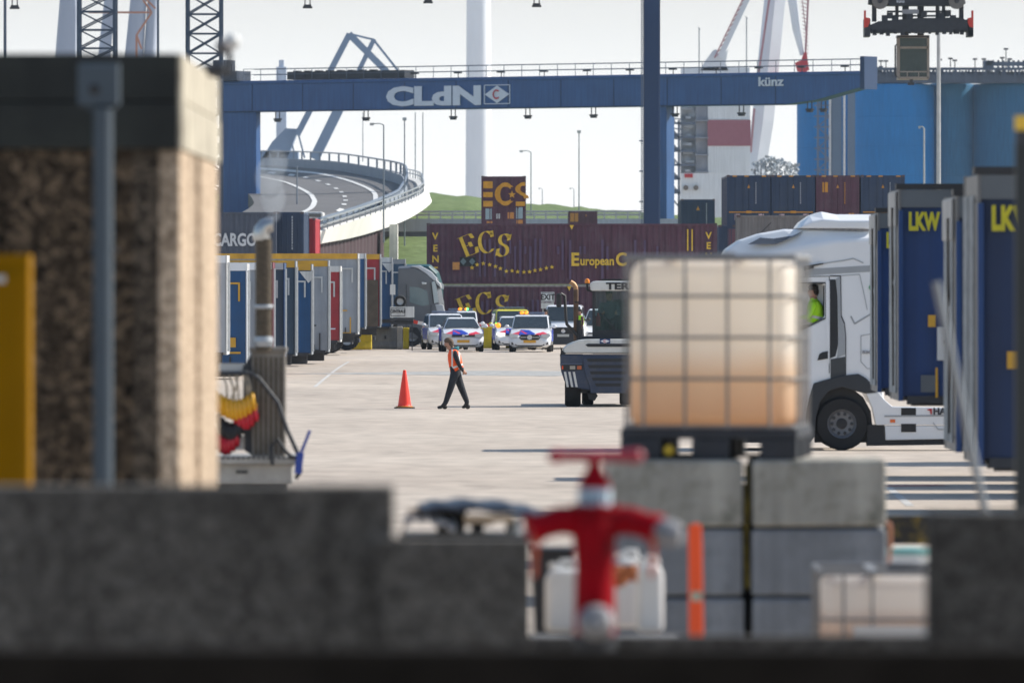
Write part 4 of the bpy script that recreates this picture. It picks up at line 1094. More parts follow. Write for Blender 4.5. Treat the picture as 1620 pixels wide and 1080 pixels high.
rows = [  # right edge px, s, top, bottom row, curtain, rail, post
 ('pale trailer closest to the pebble-dashed building, with a white roof edge', 359, 54, 404, None, W1, white, dwhite, dict(zb=.9)),
 ('bright blue trailer with an amber corner mark, left of the exhaust stack', 391, 51, 417, 578, B1, white, white, dict(wrinkle=.012, mark=ym)),
 ('grey trailer hidden mostly behind the exhaust stack', 408, 49.5, 416, 570, G1, white, dwhite, {}),
 ('narrow visible red trailer just right of the exhaust stack', 432, 48.2, 415, 566, R1, dwhite, rdoor, {}),
 ('slate blue trailer, the left one of two, right of the exhaust stack', 450, 47.2, 416, 565, B2, alu, bdoor, {}),
 ('slate blue trailer with a grey end post, left of the yellow-topped blue one', 468, 46, 413, 563, B2, yt, gt, {}),
 ('mid blue trailer with a yellow top rail and white corner gusset', 493.5, 44.6, 418, 561, B1, yt, gt, {}),
 ('grey trailer with yellow top rail, left of the red numbered trailer', 520, 43.4, 412, 557, G1, yt, gt, {}),
 ('red trailer with creased curtain and white number 87', 539, 41.5, 421, 541, R1, dwhite, dwhite, dict(wrinkle=.02)),
 ('tall grey trailer with yellow top rail right of the red numbered trailer', 567, 39, 401, 529, G1, yt, dwhite, {}),
 ('blue trailer seen as thin strips beside the tall grey trailer', 578, 38, 401, 520, B1, dwhite, gt, {}),
 ('red trailer with rusty brown lower panels near the barriers', 602, 36.6, 402, 518, R1, yt, gt, dict(lower=(brown, 2.05))),
 ('blue trailer standing behind the grey concrete barrier', 620, 36, 407, 519, B1, dwhite, gt, {}),
 ('dark slate blue trailer next to the grey lorry cab', 641, 34.2, 410, 511, B3, gt, gt, {})]
for lab, pe, s_, top, bot, cm, tm, pmt, kw in rows:
    zb = kw.pop('zb', None)
    if zb is None: zb = max(.42, Z(bot, s_))
    zb = min(zb, 1.0)
    t = trailer(lab, X(pe, s_), Y(s_), 1, zb, Z(top, s_), cm, tm, pmt, grp=GR, **kw)
    if '87' in lab:
        text('lettering', '87', .30, wl, t, (-.62, -.08, zb + .72), bold=.012)
        m = MB(); m.box(-.75, -.2, -.085, -.06, zb + .48, zb + .53); m.build('small_mark', wl, t)
    if 'gusset' in lab or 'behind the grey' in lab:
        m = MB(); z_ = Z(top, s_) - .25; m.prism([(-.02, z_), (-.45, z_), (-.12, z_ - .42), (-.02, z_ - .3)], -.10, -.07, 'y'); m.build('corner_gusset', dwhite, t)
    if 'bright blue' in lab:
        m = MB(); m.box(-.75, -.35, -.085, -.06, 1.0, 1.3); m.box(-.8, -.2, -.085, -.06, .80, .86); m.build('amber_panel', ym, t)
    if 'grey trailer' in lab and 'exhaust' not in lab:
        m = MB(); m.box(-.95, -.45, -.085, -.06, zb + .95, zb + 1.0); m.box(-.8, -.3, -.09, -.06, zb + .06, zb + .09)
        for k in (-.85, -.35): m.box(k, k + .05, -.1, -.06, zb + .05, zb + .7)
        m.build('strap_and_mark', ym if 'tall' in lab else dark, t)
# right-hand row
LK = cloth('deep_blue', (0.001, 0.034, 0.145)); lkw = M('lkw_yellow', (0.55, 0.50, 0.02), .6, var=.08)
hdr = M('header_grey', (.10, .115, .13), .5, var=.1); endg = M('end_wall_grey', (.15, .15, .15), .5, var=.1, streak=.1)
GR2 = 'blue trailers parked along the right side of the yard'
LK2 = cloth('night_blue', (0.001, 0.020, 0.080))
def right_trailer(label, px, s_, top, bot, letters=True, box=True, visible=True):
    xe, y, zb, zt = X(px, s_), Y(s_), Z(bot, s_), Z(top, s_)
    t = trailer(label, xe, y, -1, zb, zt - .06, LK2 if s_ > 130 else LK, hdr, endg, grp=GR2, wheels=False, top_h=.24, door_mat=endg, mark=False)
    m = MB(); m.box(-.03, 13.6, -.07, .3, zt - .055, zt + .02); m.build('roof_edge', black, t)
    m = MB(); m.box(.0, .06, -.075, -.06, zb, zt - .34)
    for k in range(1, 5): m.box(k * 2.6, k * 2.6 + .08, -.08, -.06, zb, zt - .34)
    m.build('side_post', M('trailer_blue_post', (.003, .042, .16), .45), t)
    if letters: text('lettering', 'LKW', .235, lkw, t, (.135, -.085, zt - .60), bold=.016, align='LEFT', sx=.58)
    if box:
        m = MB(); m.box(-.035, .0, .35, 2.35, zt - .55, zt - .08); m.build('end_housing', M('housing_dull_white', (.42, .42, .41), .55, var=.15, streak=.25), t, bevel=.03)
        m = MB(); m.tube([(-.05, .75, zt - .3), (-.035, .95, zb + 1.6), (-.035, .7, zb + .2)], .016, 6); m.build('tir_cord', M('cord_dark', (.07, .06, .05), .8), t)
    for u in (6.2, 7.5, 8.8):
        for q in (.22, 2.28): wheel(t, (u + 2, q, .5), .5, .36, 'y', sub=False)
    return t
t = right_trailer('farthest blue trailer of the right row, a sliver beside the white lorry', 1388, 100, 331, 620)
t = right_trailer('blue trailer with yellow letters LKW and a white equipment box', 1421, 117, 293, 634)
zb = Z(634, 117)
m = MB(); m.box(.52, .85, -.20, -.07, zb + .55, zb + 1.0); eb = m.build('equipment_box', dwhite, t, bevel=.01)
m = MB(); m.box(.62, .8, -.215, -.2, zb + .60, zb + .70); m.box(.60, .85, -.215, -.2, zb + .78, zb + .82); m.build('box_detail', black, eb)
m = MB(); m.box(.40, .50, -.10, -.07, zb + 1.0, zb + 1.16); m.build('yellow_tag', ym, t)
m = MB(); m.box(.50, .53, -.10, -.07, zb + .05, zb + .45); m.build('yellow_strip', ym, t)
m = MB(); m.box(.30, .52, -.095, -.07, zb + .12, zb + .35); m.build('grey_panel', hdr, t)
t = right_trailer('narrow blue trailer wedged between the two lettered ones, grey end wall', 1512, 142, 302, 715, False, True)
t = right_trailer('nearest blue trailer with large yellow letters cut by the dark post', 1546, 160, 267, 735, True, False)
m = MB(); zb = Z(735, 160); m.box(.29, .40, -.10, -.07, zb + .95, zb + 1.12); m.build('yellow_tag', ym, t)
for i, (d_, xe) in enumerate(((129.5, 7.6), (145.5, 9.8), (107.0, 6.6), (124.0, 7.2))):
    t = right_trailer('blue trailer standing hidden behind the right lettered trailers', 0, 100, 331, 632, True, False)
    t.location = (xe, d_, 0)

# ================================================================ BARRIERS, SIGN, TAPE
yb_ = M('barrier_yellow', (0.60, 0.44, 0.015), 0.7, var=.10, streak=.18, scale=2); gb_ = M('barrier_grey', (.17, .17, .165), .85, var=.15, streak=.2, scale=2)
def barrier(label, p0, p1, q0, q1, s_, mat, rzd=0.0, dep=0.8):
    t = thing('concrete_barrier', label, 'barrier', tuple(P((p0 + p1) / 2, q1, s_)))
    t.location.z = 0
    wd = (p1 - p0) / s_; h = (q1 - q0) / s_
    m = MB(); m.prism([(0, 0), (dep, 0), (dep, .12), (dep - .12, .35), (dep - .2, h), (.2, h), (.12, .35), (0, .12)], -wd / 2, wd / 2, 'x'); m.build('block', mat, t, bevel=.03)
    m = MB()
    for k in (-.25, .25): m.tube([(k * wd - .08, dep / 2, h - .02), (k * wd - .05, dep / 2, h + .06), (k * wd + .05, dep / 2, h + .06), (k * wd + .08, dep / 2, h - .02)], .015, 6)
    m.build('lifting_loop', dark, t)
    t.rotation_euler.z = R(rzd)
    return t
barrier('yellow concrete barrier left of the grey one, under the parked trailers', 551, 588, 519, 554, 36.2, yb_)
barrier('plain grey concrete barrier between two yellow ones', 588.5, 628, 519, 554, 36.0, gb_)
barrier('small pale concrete barrier end beside the grey barrier', 628, 637, 518, 554, 36.0, M('barrier_pale', (.42, .38, .33), .85, var=.15, streak=.25))
barrier('short yellow barrier next to the grey lorry wheel', 637.5, 647, 520, 554, 36.0, yb_)
barrier('yellow barrier between the two groups of police cars', 757, 784, 521, 555, 35.6, yb_)
barrier('yellow barrier behind the pale works van, half hidden', 800, 850, 521, 553, 35.4, yb_)
tp = M('tape_base', (.72, .68, .66), .5)
def tape(label, px0, px1, py0, py1, s_):
    t = thing('barrier_tape', label, 'tape', tuple(P((px0 + px1) / 2, py0, s_)))
    mw = WB(); mr_ = WB(); n = int((px1 - px0) / 2.2)
    for i in range(n):
        u0, u1 = i / n, (i + 1) / n
        sag = lambda u: 4 * u * (1 - u) * 2.0
        a = P(px0 + (px1 - px0) * u0, py0 + (py1 - py0) * u0 + sag(u0), s_); b = P(px0 + (px1 - px0) * u1, py0 + (py1 - py0) * u1 + sag(u1), s_)
        (mr_ if (i // 4) % 2 == 0 else mw).bar(a, b, .01, .15)
    mr_.build('red_bands', M('tape_red', (.70, .045, .02), .5), t); mw.build('white_bands', tp, t)
    return t
tape('red and white barrier tape strung from the grey lorry to the police cars', 652, 690, 508, 511, 35.4)
tape('red and white barrier tape strung between the two police car groups', 752, 802, 512, 513, 34.4)
m = WB(); m.bar(P(752, 505, 34.4), (X(752, 34.4), Y(34.4), 0), .05); o = m.build('tape_post', dark); tag(o, 'thin dark post holding the tape right of the left police cars', 'post')
m = WB(); m.bar(P(652, 505, 36.6), (X(652, 36.6), Y(36.6), 0), .05); o = m.build('tape_post', dark); tag(o, 'thin dark post holding the tape beside the grey lorry wheel', 'post')
se = 34.8
t = thing('exit_sign', 'white EXIT sign board on posts behind the pale works van', 'sign', (X(866, se), Y(se), 0))
m = WB(); m.pbox(856, 877, 462, 477.5, se, .05); m.build('board', white, t)
m = WB(); m.pbox(856, 876.5, 479, 488, se, .05, 0, .02); m.build('lower_board', dwhite, t)
m = WB(); m.bar(P(859, 470, se, .1), (X(859, se), Y(se) + .1, 0), .06); m.bar(P(874, 470, se, .1), (X(874, se), Y(se) + .1, 0), .06); m.build('post', steel, t)
text('lettering', 'EXIT', .26, black, t, (X(866.5, se) - X(866, se), -.012, Z(474, se)), bold=.012, sx=.85)
m = WB()
for a, b, c, d in ((857, 876, 463, 463.8), (857, 876, 476, 476.8), (857, 857.8, 463, 476.8), (875.4, 876.2, 463, 476.8)): m.pbox(a, b, c, d, se, .01, 0, -.008)
m.build('border', black, t)
# ================================================================ CARS
pw = M('car_white', (0.74, 0.76, 0.79), 0.25, var=.02, coat=.6); py_ = M('ambulance_yellow', (.68, .62, .04), .3, var=.03, coat=.5)
lred = M('livery_red', (.62, .03, .06), .35, var=.04); lblu = M('livery_blue', (.015, .05, .42), .35, var=.04)
plate_ = M('amber_plate', (.68, .34, .02), .5, var=.05); grl = M('grille_black', (.012, .012, .014), .4, var=.2)
chr_ = M('chrome_trim', (.55, .56, .58), .2, .8); ltb = M('lightbar_lens', (.12, .15, .22), .2, var=.2); greenlit = M('lit_green_lamp', (.05, .6, .1), .3, emit=(.08, 1, .15, 3.0))
bl_plate = M('plate_pale', (.55, .56, .52), .5); grlit = M('lit_white_lamp', (.8, .8, .8), .2, emit=(1, .95, .8, 1.0))
def car(label, cat, px, base, rzd, spec, group=None):
    s_ = (base - HY) / H0
    g_ = dict(W=1.80, L=4.3, H=1.47, cowl=1.12, roof0=1.85, hood=.98, belt=1.0, paint=pw, livery=True, bar=None, plate=plate_, front='sedan', lower=None); g_.update(spec)
    W, L, H, paint = g_['W'], g_['L'], g_['H'], g_['paint']; w_ = W / 2
    t = thing(g_.get('name', 'police_car'), label, cat, (X(px, s_), F / s_ , 0), R(rzd), group)
    hood, belt = g_['hood'], g_['belt']
    def ring(y, k, zb, zt, cr=.04):
        half = [(0, zb), (.80 * w_ * k, zb), (.97 * w_ * k, zb + .10), (1.0 * w_ * k, (zb + zt) * .5), (.985 * w_ * k, zt - .16), (.90 * w_ * k, zt - .03), (.55 * w_ * k, zt + cr * .6), (0, zt + cr)]
        return [Vector((x, y, z)) for x, z in half] + [Vector((-x, y, z)) for x, z in half[-2:0:-1]]
    y0 = 0.0; m = MB()
    m.loft([ring(y0, .74, .30, hood * .60, .01), ring(y0 + .06, .88, .24, hood * .66, .02), ring(y0 + .20, .96, .20, hood * .73), ring(y0 + .55, .995, .19, hood * .86), ring(y0 + g_['cowl'], 1.0, .19, hood + .01, .02),
            ring(y0 + L * .5, 1.0, .19, belt), ring(L - .4, .98, .2, belt + .04), ring(L - .08, .93, .24, belt), ring(L, .84, .35, belt - .1)])
    m.build('body', paint, t, smooth=True)
    def top(f): return .70 + 0 * f
    c0, r0, r1, c1 = g_['cowl'] - .05, g_['roof0'], L - .75, L - .22
    if g_['front'] == 'van': r1, c1 = L - .15, L - .06
    kb, kt = .90 * w_, (.66 if g_['front'] == 'sedan' else .80) * w_
    def q(y, k, z): return [Vector((-k, y, z)), Vector((k, y, z))]
    lo = belt - .04
    A = [Vector((-kb, c0, hood - .02)), Vector((kb, c0, hood - .02)), Vector((kb, c1, lo)), Vector((-kb, c1, lo))]
    B = [Vector((-kt, r0, H - .06)), Vector((kt, r0, H - .06)), Vector((kt, r1, H - .06)), Vector((-kt, r1, H - .06))]
    C_ = [Vector((-kt * .88, r0 + .12, H)), Vector((kt * .88, r0 + .12, H)), Vector((kt * .88, r1 - .1, H)), Vector((-kt * .88, r1 - .1, H))]
    m = MB(); m.loft([A, B, C_]); m.build('cabin', paint, t, bevel=.04)
    def panel(mb, p, inset, out):
        c = sum(p, Vector()) / 4; n = (p[1] - p[0]).cross(p[2] - p[1]).normalized() * out
        v = [c + (a - c) * inset + n for a in p]; v2 = [a - n * .6 for a in v]
        mb.add(v + v2, [(0, 1, 2, 3), (7, 6, 5, 4)] + [(i, i + 4, (i + 1) % 4 + 4, (i + 1) % 4) for i in range(4)])
    m = MB(); panel(m, [A[0] + Vector((0, 0, .03)), A[1] + Vector((0, 0, .03)), B[1], B[0]], .93, .022); m.build('windscreen', winglass, t)
    for sgn, pq in ((1, [A[1], A[2], B[2], B[1]]), (-1, [A[3], A[0], B[0], B[3]])):
        m = MB(); panel(m, pq, .86, .02); m.build('side_window', winglass, t)
    # front end
    m = MB()
    for sgn in (-1, 1):
        mm = MB(); z = hood * .70
        mm.prism([(sgn * .53 * w_, z + .06), (sgn * .93 * w_, z + .10), (sgn * .97 * w_, z - .02), (sgn * .80 * w_, z - .08), (sgn * .56 * w_, z - .05)], -.015, .25, 'y'); mm.build('headlight', g_.get('lamp', lampw), t)
        mm = MB(); mm.bar((sgn * .92 * w_, 1.25, hood + .06), (sgn * 1.10 * w_, 1.22, hood + .08), .05, .06); mm.ball((sgn * 1.12 * w_, 1.20, hood + .10), .085, sc=(1.15, .7, .85)); mm.build('wing_mirror', g_.get('mirror', paint), t, smooth=True)
    gz = hood * .66
    if g_['front'] == 'star':
        m.prism([(-.40 * w_, gz + .09), (.40 * w_, gz + .09), (.50 * w_, gz - .04), (.40 * w_, gz - .13), (-.40 * w_, gz - .13), (-.50 * w_, gz - .04)], -.03, .2, 'y')
    elif g_['front'] == 'van':
        m.prism([(-.62 * w_, gz + .12), (.62 * w_, gz + .12), (.58 * w_, gz - .1), (-.58 * w_, gz - .1)], -.03, .2, 'y')
    else:
        m.prism([(-.55 * w_, gz + .06), (.55 * w_, gz + .06), (.53 * w_, gz + .0), (-.53 * w_, gz + .0)], -.03, .2, 'y')
    gr = m.build('grille', grl, t)
    mm = MB()
    if g_['front'] == 'star':
        mm.lathe([(.085, -.045), (.105, -.05), (.105, -.035), (.085, -.035)], (0, 0, gz - .02), 'y', 20)
        for k in range(3): a = R(90 + 120 * k); mm.bar((0, -.045, gz - .02), (.09 * math.cos(a), -.045, gz - .02 + .09 * math.sin(a)), .02)
        mm.bar((-.44 * w_, -.038, gz - .02), (-.12, -.038, gz - .02), .025); mm.bar((.44 * w_, -.038, gz - .02), (.12, -.038, gz - .02), .025)
    else:
        r_ = .09 if g_['front'] == 'van' else .062
        zc = gz + (.0 if g_['front'] == 'van' else .035)
        mm.lathe([(r_ * .84, -.045), (r_, -.05), (r_, -.035), (r_ * .84, -.035)], (0, 0, zc), 'y', 20)
        for a, b in (((-.6, .62), (-.2, -.7)), ((-.2, -.7), (0, -.1)), ((0, -.1), (.2, -.7)), ((.2, -.7), (.6, .62)), ((-.25, .85), (0, .2)), ((0, .2), (.25, .85))):
            mm.bar((a[0] * r_, -.045, zc + a[1] * r_), (b[0] * r_, -.045, zc + b[1] * r_), .014)
    mm.build('badge', chr_, gr)
    m = MB(); m.prism([(-.62 * w_, .40), (.62 * w_, .40), (.70 * w_, .30), (.55 * w_, .24), (-.55 * w_, .24), (-.70 * w_, .30)], .005, .2, 'y'); m.box(-.86 * w_, -.76 * w_, .03, .2, .32, .42); m.box(.76 * w_, .86 * w_, .03, .2, .32, .42); m.build('lower_intake', grl, t)
    m = MB(); m.box(-.26, .26, -.05, .02, gz - .25, gz - .14); m.build('licence_plate', g_['plate'], t)
    if g_['lower']:
        m = MB(); m.prism([(-.93 * w_, hood * .80), (.93 * w_, hood * .80), (.96 * w_, .45), (.9 * w_, .2), (-.9 * w_, .2), (-.96 * w_, .45)], -.012, .3, 'y'); m.build('front_panel', g_['lower'], t)
    if g_['livery']:
        def hz(y): return hood * (.66 + .07 * (y - .06) / .14 if y < .2 else .73 + .13 * (y - .2) / .35 if y < .55 else .86 + .15 * (y - .55) / (g_['cowl'] - .55)) + .058
        for nm, mt, pts in (('red_stripe', lred, [(-.88, .30), (-.70, .16), (-.10, .22), (-.40, .62)]), ('blue_stripe', lblu, [(-.50, .16), (.0, .12), (.24, .22), (-.05, .62), (-.45, .74)]), ('red_stripe', lred, [(.26, .14), (.70, .16), (.88, .30), (.62, .50), (.30, .24)])):
            m = MB(); v = []
            for x, y in pts:
                v.append((x * w_, y, hz(y) - .045 * x * x * 1.5 + (.012 if mt is lblu else .004)))
            v2 = [(a, b - .02, c - .05) for a, b, c in v]
            n = len(v); m.add(v + v2, [tuple(range(n))] + [(i, i + n, (i + 1) % n + n, (i + 1) % n) for i in range(n)]); m.build(nm, mt, t)
        for sgn in (-1, 1):
            m = MB()
            for k in range(3): m.prism([(.9 + k * .7, .45), (1.2 + k * .7, .45), (1.5 + k * .7, .95), (1.2 + k * .7, .95)], sgn * w_ * .99, sgn * (w_ + .008), 'x')
            m.box(min(sgn * w_ * .985, sgn * w_), max(sgn * w_ * .985, sgn * w_), .9, 3.0, .66, .74); m.build('side_stripes', lblu, t)
    for yy in (.82, L - .80):
        for sgn in (-1, 1): wheel(t, (sgn * (w_ - .11), yy, .32), .32, .20, 'x')
    if g_['bar']:
        m = MB(); m.box(-.56, .56, r0 + .35, r0 + .65, H + .03, H + .12); m.box(-.4, -.3, r0 + .4, r0 + .6, H - .01, H + .03); m.box(.3, .4, r0 + .4, r0 + .6, H - .01, H + .03); lb = m.build('lightbar', ltb, t, bevel=.02)
        for xx, mt in g_['bar']: m = MB(); m.ball((xx, r0 + .33, H + .09), .08, sc=(1.1, .8, .8)); m.build('lit_lamp', mt, lb, smooth=True)
    return t
PG = 'police cars facing the camera'
car('police car with amber and green lamps lit on its light bar, back of left group', 'police car', 728, 549, 0, dict(H=1.62, bar=((-.02, amberlit), (.28, greenlit), (.27, amberlit)), front='star'), PG)
car('police car with round badge grille, leftmost of the left group, half hidden', 'police car', 711, 553, 6, dict(H=1.56, bar=((9, ltb),), front='star'), PG)
car('police hatchback with narrow grille, front car of the left group behind the walker', 'police car', 733, 556.5, 3, dict(H=1.45), PG)
car('yellow ambulance car behind the right police cars', 'ambulance', 815, 551, 4, dict(H=1.72, paint=py_, name='ambulance_car', bar=((9, ltb),), livery=False, front='van', lamp=grlit), None)
car('police car half hidden behind the front right one, orange lamp by its mirror', 'police car', 817, 554, 3, dict(H=1.46, lamp=grlit), PG)
t = car('police car with star badge in its grille, frontmost of the right group', 'police car', 838, 557, -2, dict(H=1.56, front='star', bar=((-.40, amberlit), (-.22, amberlit))), PG)
m = MB(); m.ball((-1.35, .6, 1.12), .11); m.build('lit_lamp', amberlit, t, smooth=True)
car('pale works van with dark lower front and round badge, behind the yard tractor', 'van', 891, 552, -2, dict(W=1.92, L=4.9, H=1.93, hood=1.20, belt=1.22, cowl=.72, roof0=1.35, name='works_van', livery=False, front='van', lower=M('van_dark_front', (.03, .035, .045), .5), plate=bl_plate, mirror=black), None)
car('white car mostly hidden behind the yard tractor exhaust and cab', 'car', 948, 551, -4, dict(H=1.75, name='parked_car', livery=False, front='sedan'), None)

# ================================================================ LORRIES
gcab = M('lorry_grey', (.11, .118, .13), .4, var=.05, coat=.3); glight = M('lorry_grey_light', (.42, .43, .44), .35, var=.05)
s6 = 34.6
t = thing('grey_lorry', 'dark grey lorry cab facing right behind the parked trailers', 'lorry', (X(665, s6), Y(s6), 0))
def P2(p, q): return (X(p, s6), Z(q, s6))
def lorry_cab(t, full, near, s_, mat, wd=2.45, bev=.05):
    y = Y(s_); rg = []
    for pts, yy in ((near, 0), (full, .28), (full, wd - .28), (near, wd)):
        rg.append([Vector((X(a, s_), y + yy, Z(b, s_))) for a, b in pts])
    m = WB(); m.loft(rg); return m.build('cab', mat, t, bevel=bev)
lorry_cab(t, [(628, 536), (630, 421), (662, 419), (680, 428), (692, 440), (697, 452), (702, 478), (704, 500), (703, 536)], [(628, 536), (630, 425), (655, 423), (676, 433), (686, 445), (690, 457), (694, 480), (698, 502), (697, 536)], s6, gcab)
m = WB(); m.pprism([(648, 453), (664, 455), (676, 461), (679, 482), (668, 484), (648, 478)], s6, .03, 0, -.02); m.build('side_window', M('window_reflection_teal', (.13, .19, .20), .1, spec=.8), t)  # teal reflection put into the glass colour
m = WB(); m.pprism([(682, 447), (688, 444), (691, 456), (694, 478), (686, 480)], s6, .06, 0, -.035); m.build('windscreen', M('screen_reflection_pale', (.42, .48, .48), .1, spec=.8), t)  # bright reflection put into the screen colour
m = WB(); m.pprism([(688, 481), (701, 482), (705, 498), (704, 522), (695, 522), (693, 500)], s6, 2.4, 0, -.03); m.pprism([(694, 523), (704, 523), (703, 548), (692, 548)], s6, 2.3, 0, -.01); m.build('bumper', glight, t, bevel=.04)
m = WB(); m.pprism([(650, 421.5), (664, 419.5), (683, 430), (692, 441), (687, 444), (674, 432.5), (661, 424)], s6, .3, 0, -.03); m.build('roof_edge', M('roof_slope_sunlit_tone', (.60, .62, .64), .4), t, bevel=.03)  # sunlight on the roof slope painted as a pale panel
m = WB(); m.bar(P(682, 447, s6, -.03), P(686, 480, s6, -.03), .05, .05); m.bar(P(643, 450, s6, -.02), P(643, 520, s6, -.02), .02, .03); m.bar(P(682, 482, s6, -.02), P(680, 520, s6, -.02), .02, .03); m.build('door_seams', black, t)
m = WB(); m.pprism([(688, 440), (697, 449), (698, 456), (690, 448)], s6, 2.4, 0, -.05); m.build('sun_visor', dwhite, t, bevel=.03)
m = WB(); m.pprism([(634, 540), (634, 525), (645, 517), (660, 518), (668, 530), (672, 548), (666, 548), (661, 532), (652, 525), (643, 528)], s6, .5, 0, -.04); m.build('wheel_arch', black, t)
wheel(t, (X(652, s6) - t.location.x, .18, .50), .5, .34, 'y'); wheel(t, (X(652, s6) - t.location.x, 2.2, .50), .5, .34, 'y')
m = WB(); m.pbox(560, 628, 520, 528, s6, .2, 0, .6); m.pbox(560, 628, 520, 528, s6, .2, 0, 1.7); m.pbox(672, 690, 530, 545, s6, 2.2, 0, .1); m.build('chassis', dark, t)
m = WB(); m.pprism([(667, 446), (675, 447), (674, 450), (668, 450)], s6, .4, 0, -.35); m.build('mirror', dwhite, t, bevel=.02)
s7 = 33.9
t2 = thing('teal_lorry', 'dark teal lorry cab peeping out beyond the grey lorry', 'lorry', (X(680, s7), Y(s7), 0))
lorry_cab(t2, [(640, 536), (640, 418), (680, 418), (694, 430), (700, 450), (702, 500), (702, 536)], [(640, 536), (640, 420), (678, 421), (690, 433), (696, 452), (699, 500), (699, 536)], s7, M('lorry_teal', (.02, .08, .09), .4))
m = WB(); m.pprism([(697, 446), (702, 450), (702, 458), (698, 456)], s7, .3, 0, -.2); m.build('mirror', dwhite, t2)
for q in (.2, 2.2): wheel(t2, (X(655, s7) - t2.location.x, q, .5), .5, .34, 'y')
s8 = 36.4
t = thing('trailer_tail', 'white trailer tail with a lettered board and a spare wheel above it', 'trailer', (X(636, s8), Y(s8), 0))
m = WB(); m.pbox(617, 655, 485, 502, s8, .5); m.pbox(617, 625, 450, 466, s8, .4); b_ = m.build('tail_board', dwhite, t)
m = WB()
for a, b, c, d in ((618, 641, 487, 488), (618, 641, 499, 500), (618, 619, 487, 500), (640, 641, 487, 500)): m.pbox(a, b, c, d, s8, .01, 0, -.006)
m.build('border', black, b_)
text('lettering', 'CENTRALE', .13, black, t, (X(629.5, s8) - X(636, s8), -.012, Z(494.5, s8)), bold=.008, sx=.75)
m = WB(); m.pbox(617, 654, 503, 508, s8, .5, 0, .05); m.pbox(619, 652, 509, 513, s8, .5, 0, .1); m.pbox(585, 654, 505, 511, s8, .25, 0, .56); m.build('rear_frame', dark, t)
wheel(t, (X(633, s8) - t.location.x, .3, Z(477, s8)), .27, .3, 'y')

# white lorry, large
s9 = 86.0
wt = thing('white_lorry', 'large white lorry cab facing left beside the blue trailers', 'lorry', (X(1332, s9), Y(s9), 0))
full = [(1152, 690), (1148, 560), (1147, 470), (1143, 410), (1147, 396), (1170, 380), (1202, 369), (1240, 362.5), (1300, 363), (1390, 366), (1398, 560), (1398, 640), (1380, 640), (1366, 612), (1332, 598), (1300, 606), (1284, 640), (1280, 690)]
near_ = [(1158, 690), (1156, 560), (1160, 470), (1172, 432), (1185, 412), (1215, 403), (1245, 397), (1273, 391), (1323, 381), (1390, 376), (1398, 560), (1398, 640), (1380, 640), (1366, 612), (1332, 598), (1300, 606), (1284, 640), (1280, 690)]
cabo = lorry_cab(wt, full, near_, s9, white, 2.5, .0)
cut = WB(); cut.pprism([(1225, 449), (1304, 449), (1304, 502), (1266, 522), (1225, 522)], s9, 1.4, 0, -.5); co = cut.build('cutter', dark)
bo = cabo.modifiers.new('b', 'BOOLEAN'); bo.object = co; bo.operation = 'DIFFERENCE'; bo.solver = 'EXACT'
bpy.context.view_layer.update()
me_ = bpy.data.meshes.new_from_object(cabo.evaluated_get(bpy.context.evaluated_depsgraph_get()))
cabo.modifiers.clear(); cabo.data = me_; bpy.data.objects.remove(co)
while len(me_.materials) > 1: me_.materials.pop()
for p in me_.polygons: p.material_index = 0
bv = cabo.modifiers.new('soft_edges', 'BEVEL'); bv.width = .06; bv.segments = 3; bv.limit_method = 'ANGLE'; bv.angle_limit = R(25)
seam = M('seam_dark_rubber', (.05, .055, .06), .7); lgrey = M('panel_light_grey', (.34, .36, .38), .45, var=.04)  # dark rubber for the door joint, light grey for panel lines
def wpoly(name, pts, mt, dy=-.01, dep=.02, par=wt, bev=0.0):
    m = WB(); m.pprism(pts, s9, dep, 0, dy); return m.build(name, mt, par, bevel=bev)
def wline(name, pts, mt=seam, w_=.012, par=wt, dy=-.004):
    m = WB()
    for a, b in zip(pts, pts[1:]): m.bar(P(*a, s9, dy), P(*b, s9, dy), .012, w_)
    return m.build(name, mt, par)
m = WB(); op = ((1226, 449.6), (1303.4, 449.6), (1303.4, 501.5), (1265.6, 521.4), (1226, 521.4))
m.add([P(a, b, s9, .03) for a, b in op] + [P(a, b, s9, .86) for a, b in op], [(5, 6, 7, 8, 9)] + [(i, (i + 1) % 5, (i + 1) % 5 + 5, i + 5) for i in range(5)]); m.build('interior', M('cab_interior', (.012, .014, .016), .8), wt)
wpoly('door', [(1185, 440), (1310, 440), (1312, 500), (1312, 592), (1290, 606), (1272, 640), (1185, 640), (1185, 440)][:7] + [(1262, 640), (1262, 525), (1306, 503), (1306, 447), (1192, 447)][:0], white, .30, .02)
dr_ = wline('door_frame', [(1225, 447.5), (1306, 447.5), (1306, 503), (1266, 523)], black, .02)
m = WB(); m.add([P(1145.6, 420, s9, .45), P(1145.6, 420, s9, 2.05), P(1145.2, 520, s9, 2.15), P(1145.2, 520, s9, .35)], [(0, 1, 2, 3)]); m.build('windscreen', winglass, wt)
m = WB(); m.box(X(1145.5, s9) - .02, X(1150, s9), Y(s9) + .4, Y(s9) + 2.1, Z(630, s9), Z(560, s9)); m.build('grille', black, wt)
wline('door_seam', [(1200, 438), (1312, 437), (1311, 500), (1312, 590)])
wpoly('door_pillar', [(1306.5, 444), (1312, 444), (1312, 575), (1310, 575), (1306.5, 504)], white, -.016, .02)
wpoly('door_gap', [(1313, 442), (1322, 442), (1325, 470), (1326, 545), (1322, 563), (1313, 567)], black, -.007, .02)
wpoly('jamb', [(1322.5, 441), (1329, 437), (1331, 500), (1337, 520), (1338, 560), (1324, 566), (1326.5, 545), (1325.5, 470)], lgrey, -.009, .02)
wline('jamb_seal', [(1313, 436.5), (1330, 436.5), (1331, 500), (1336, 512), (1338, 530), (1338, 594)], black, .022)
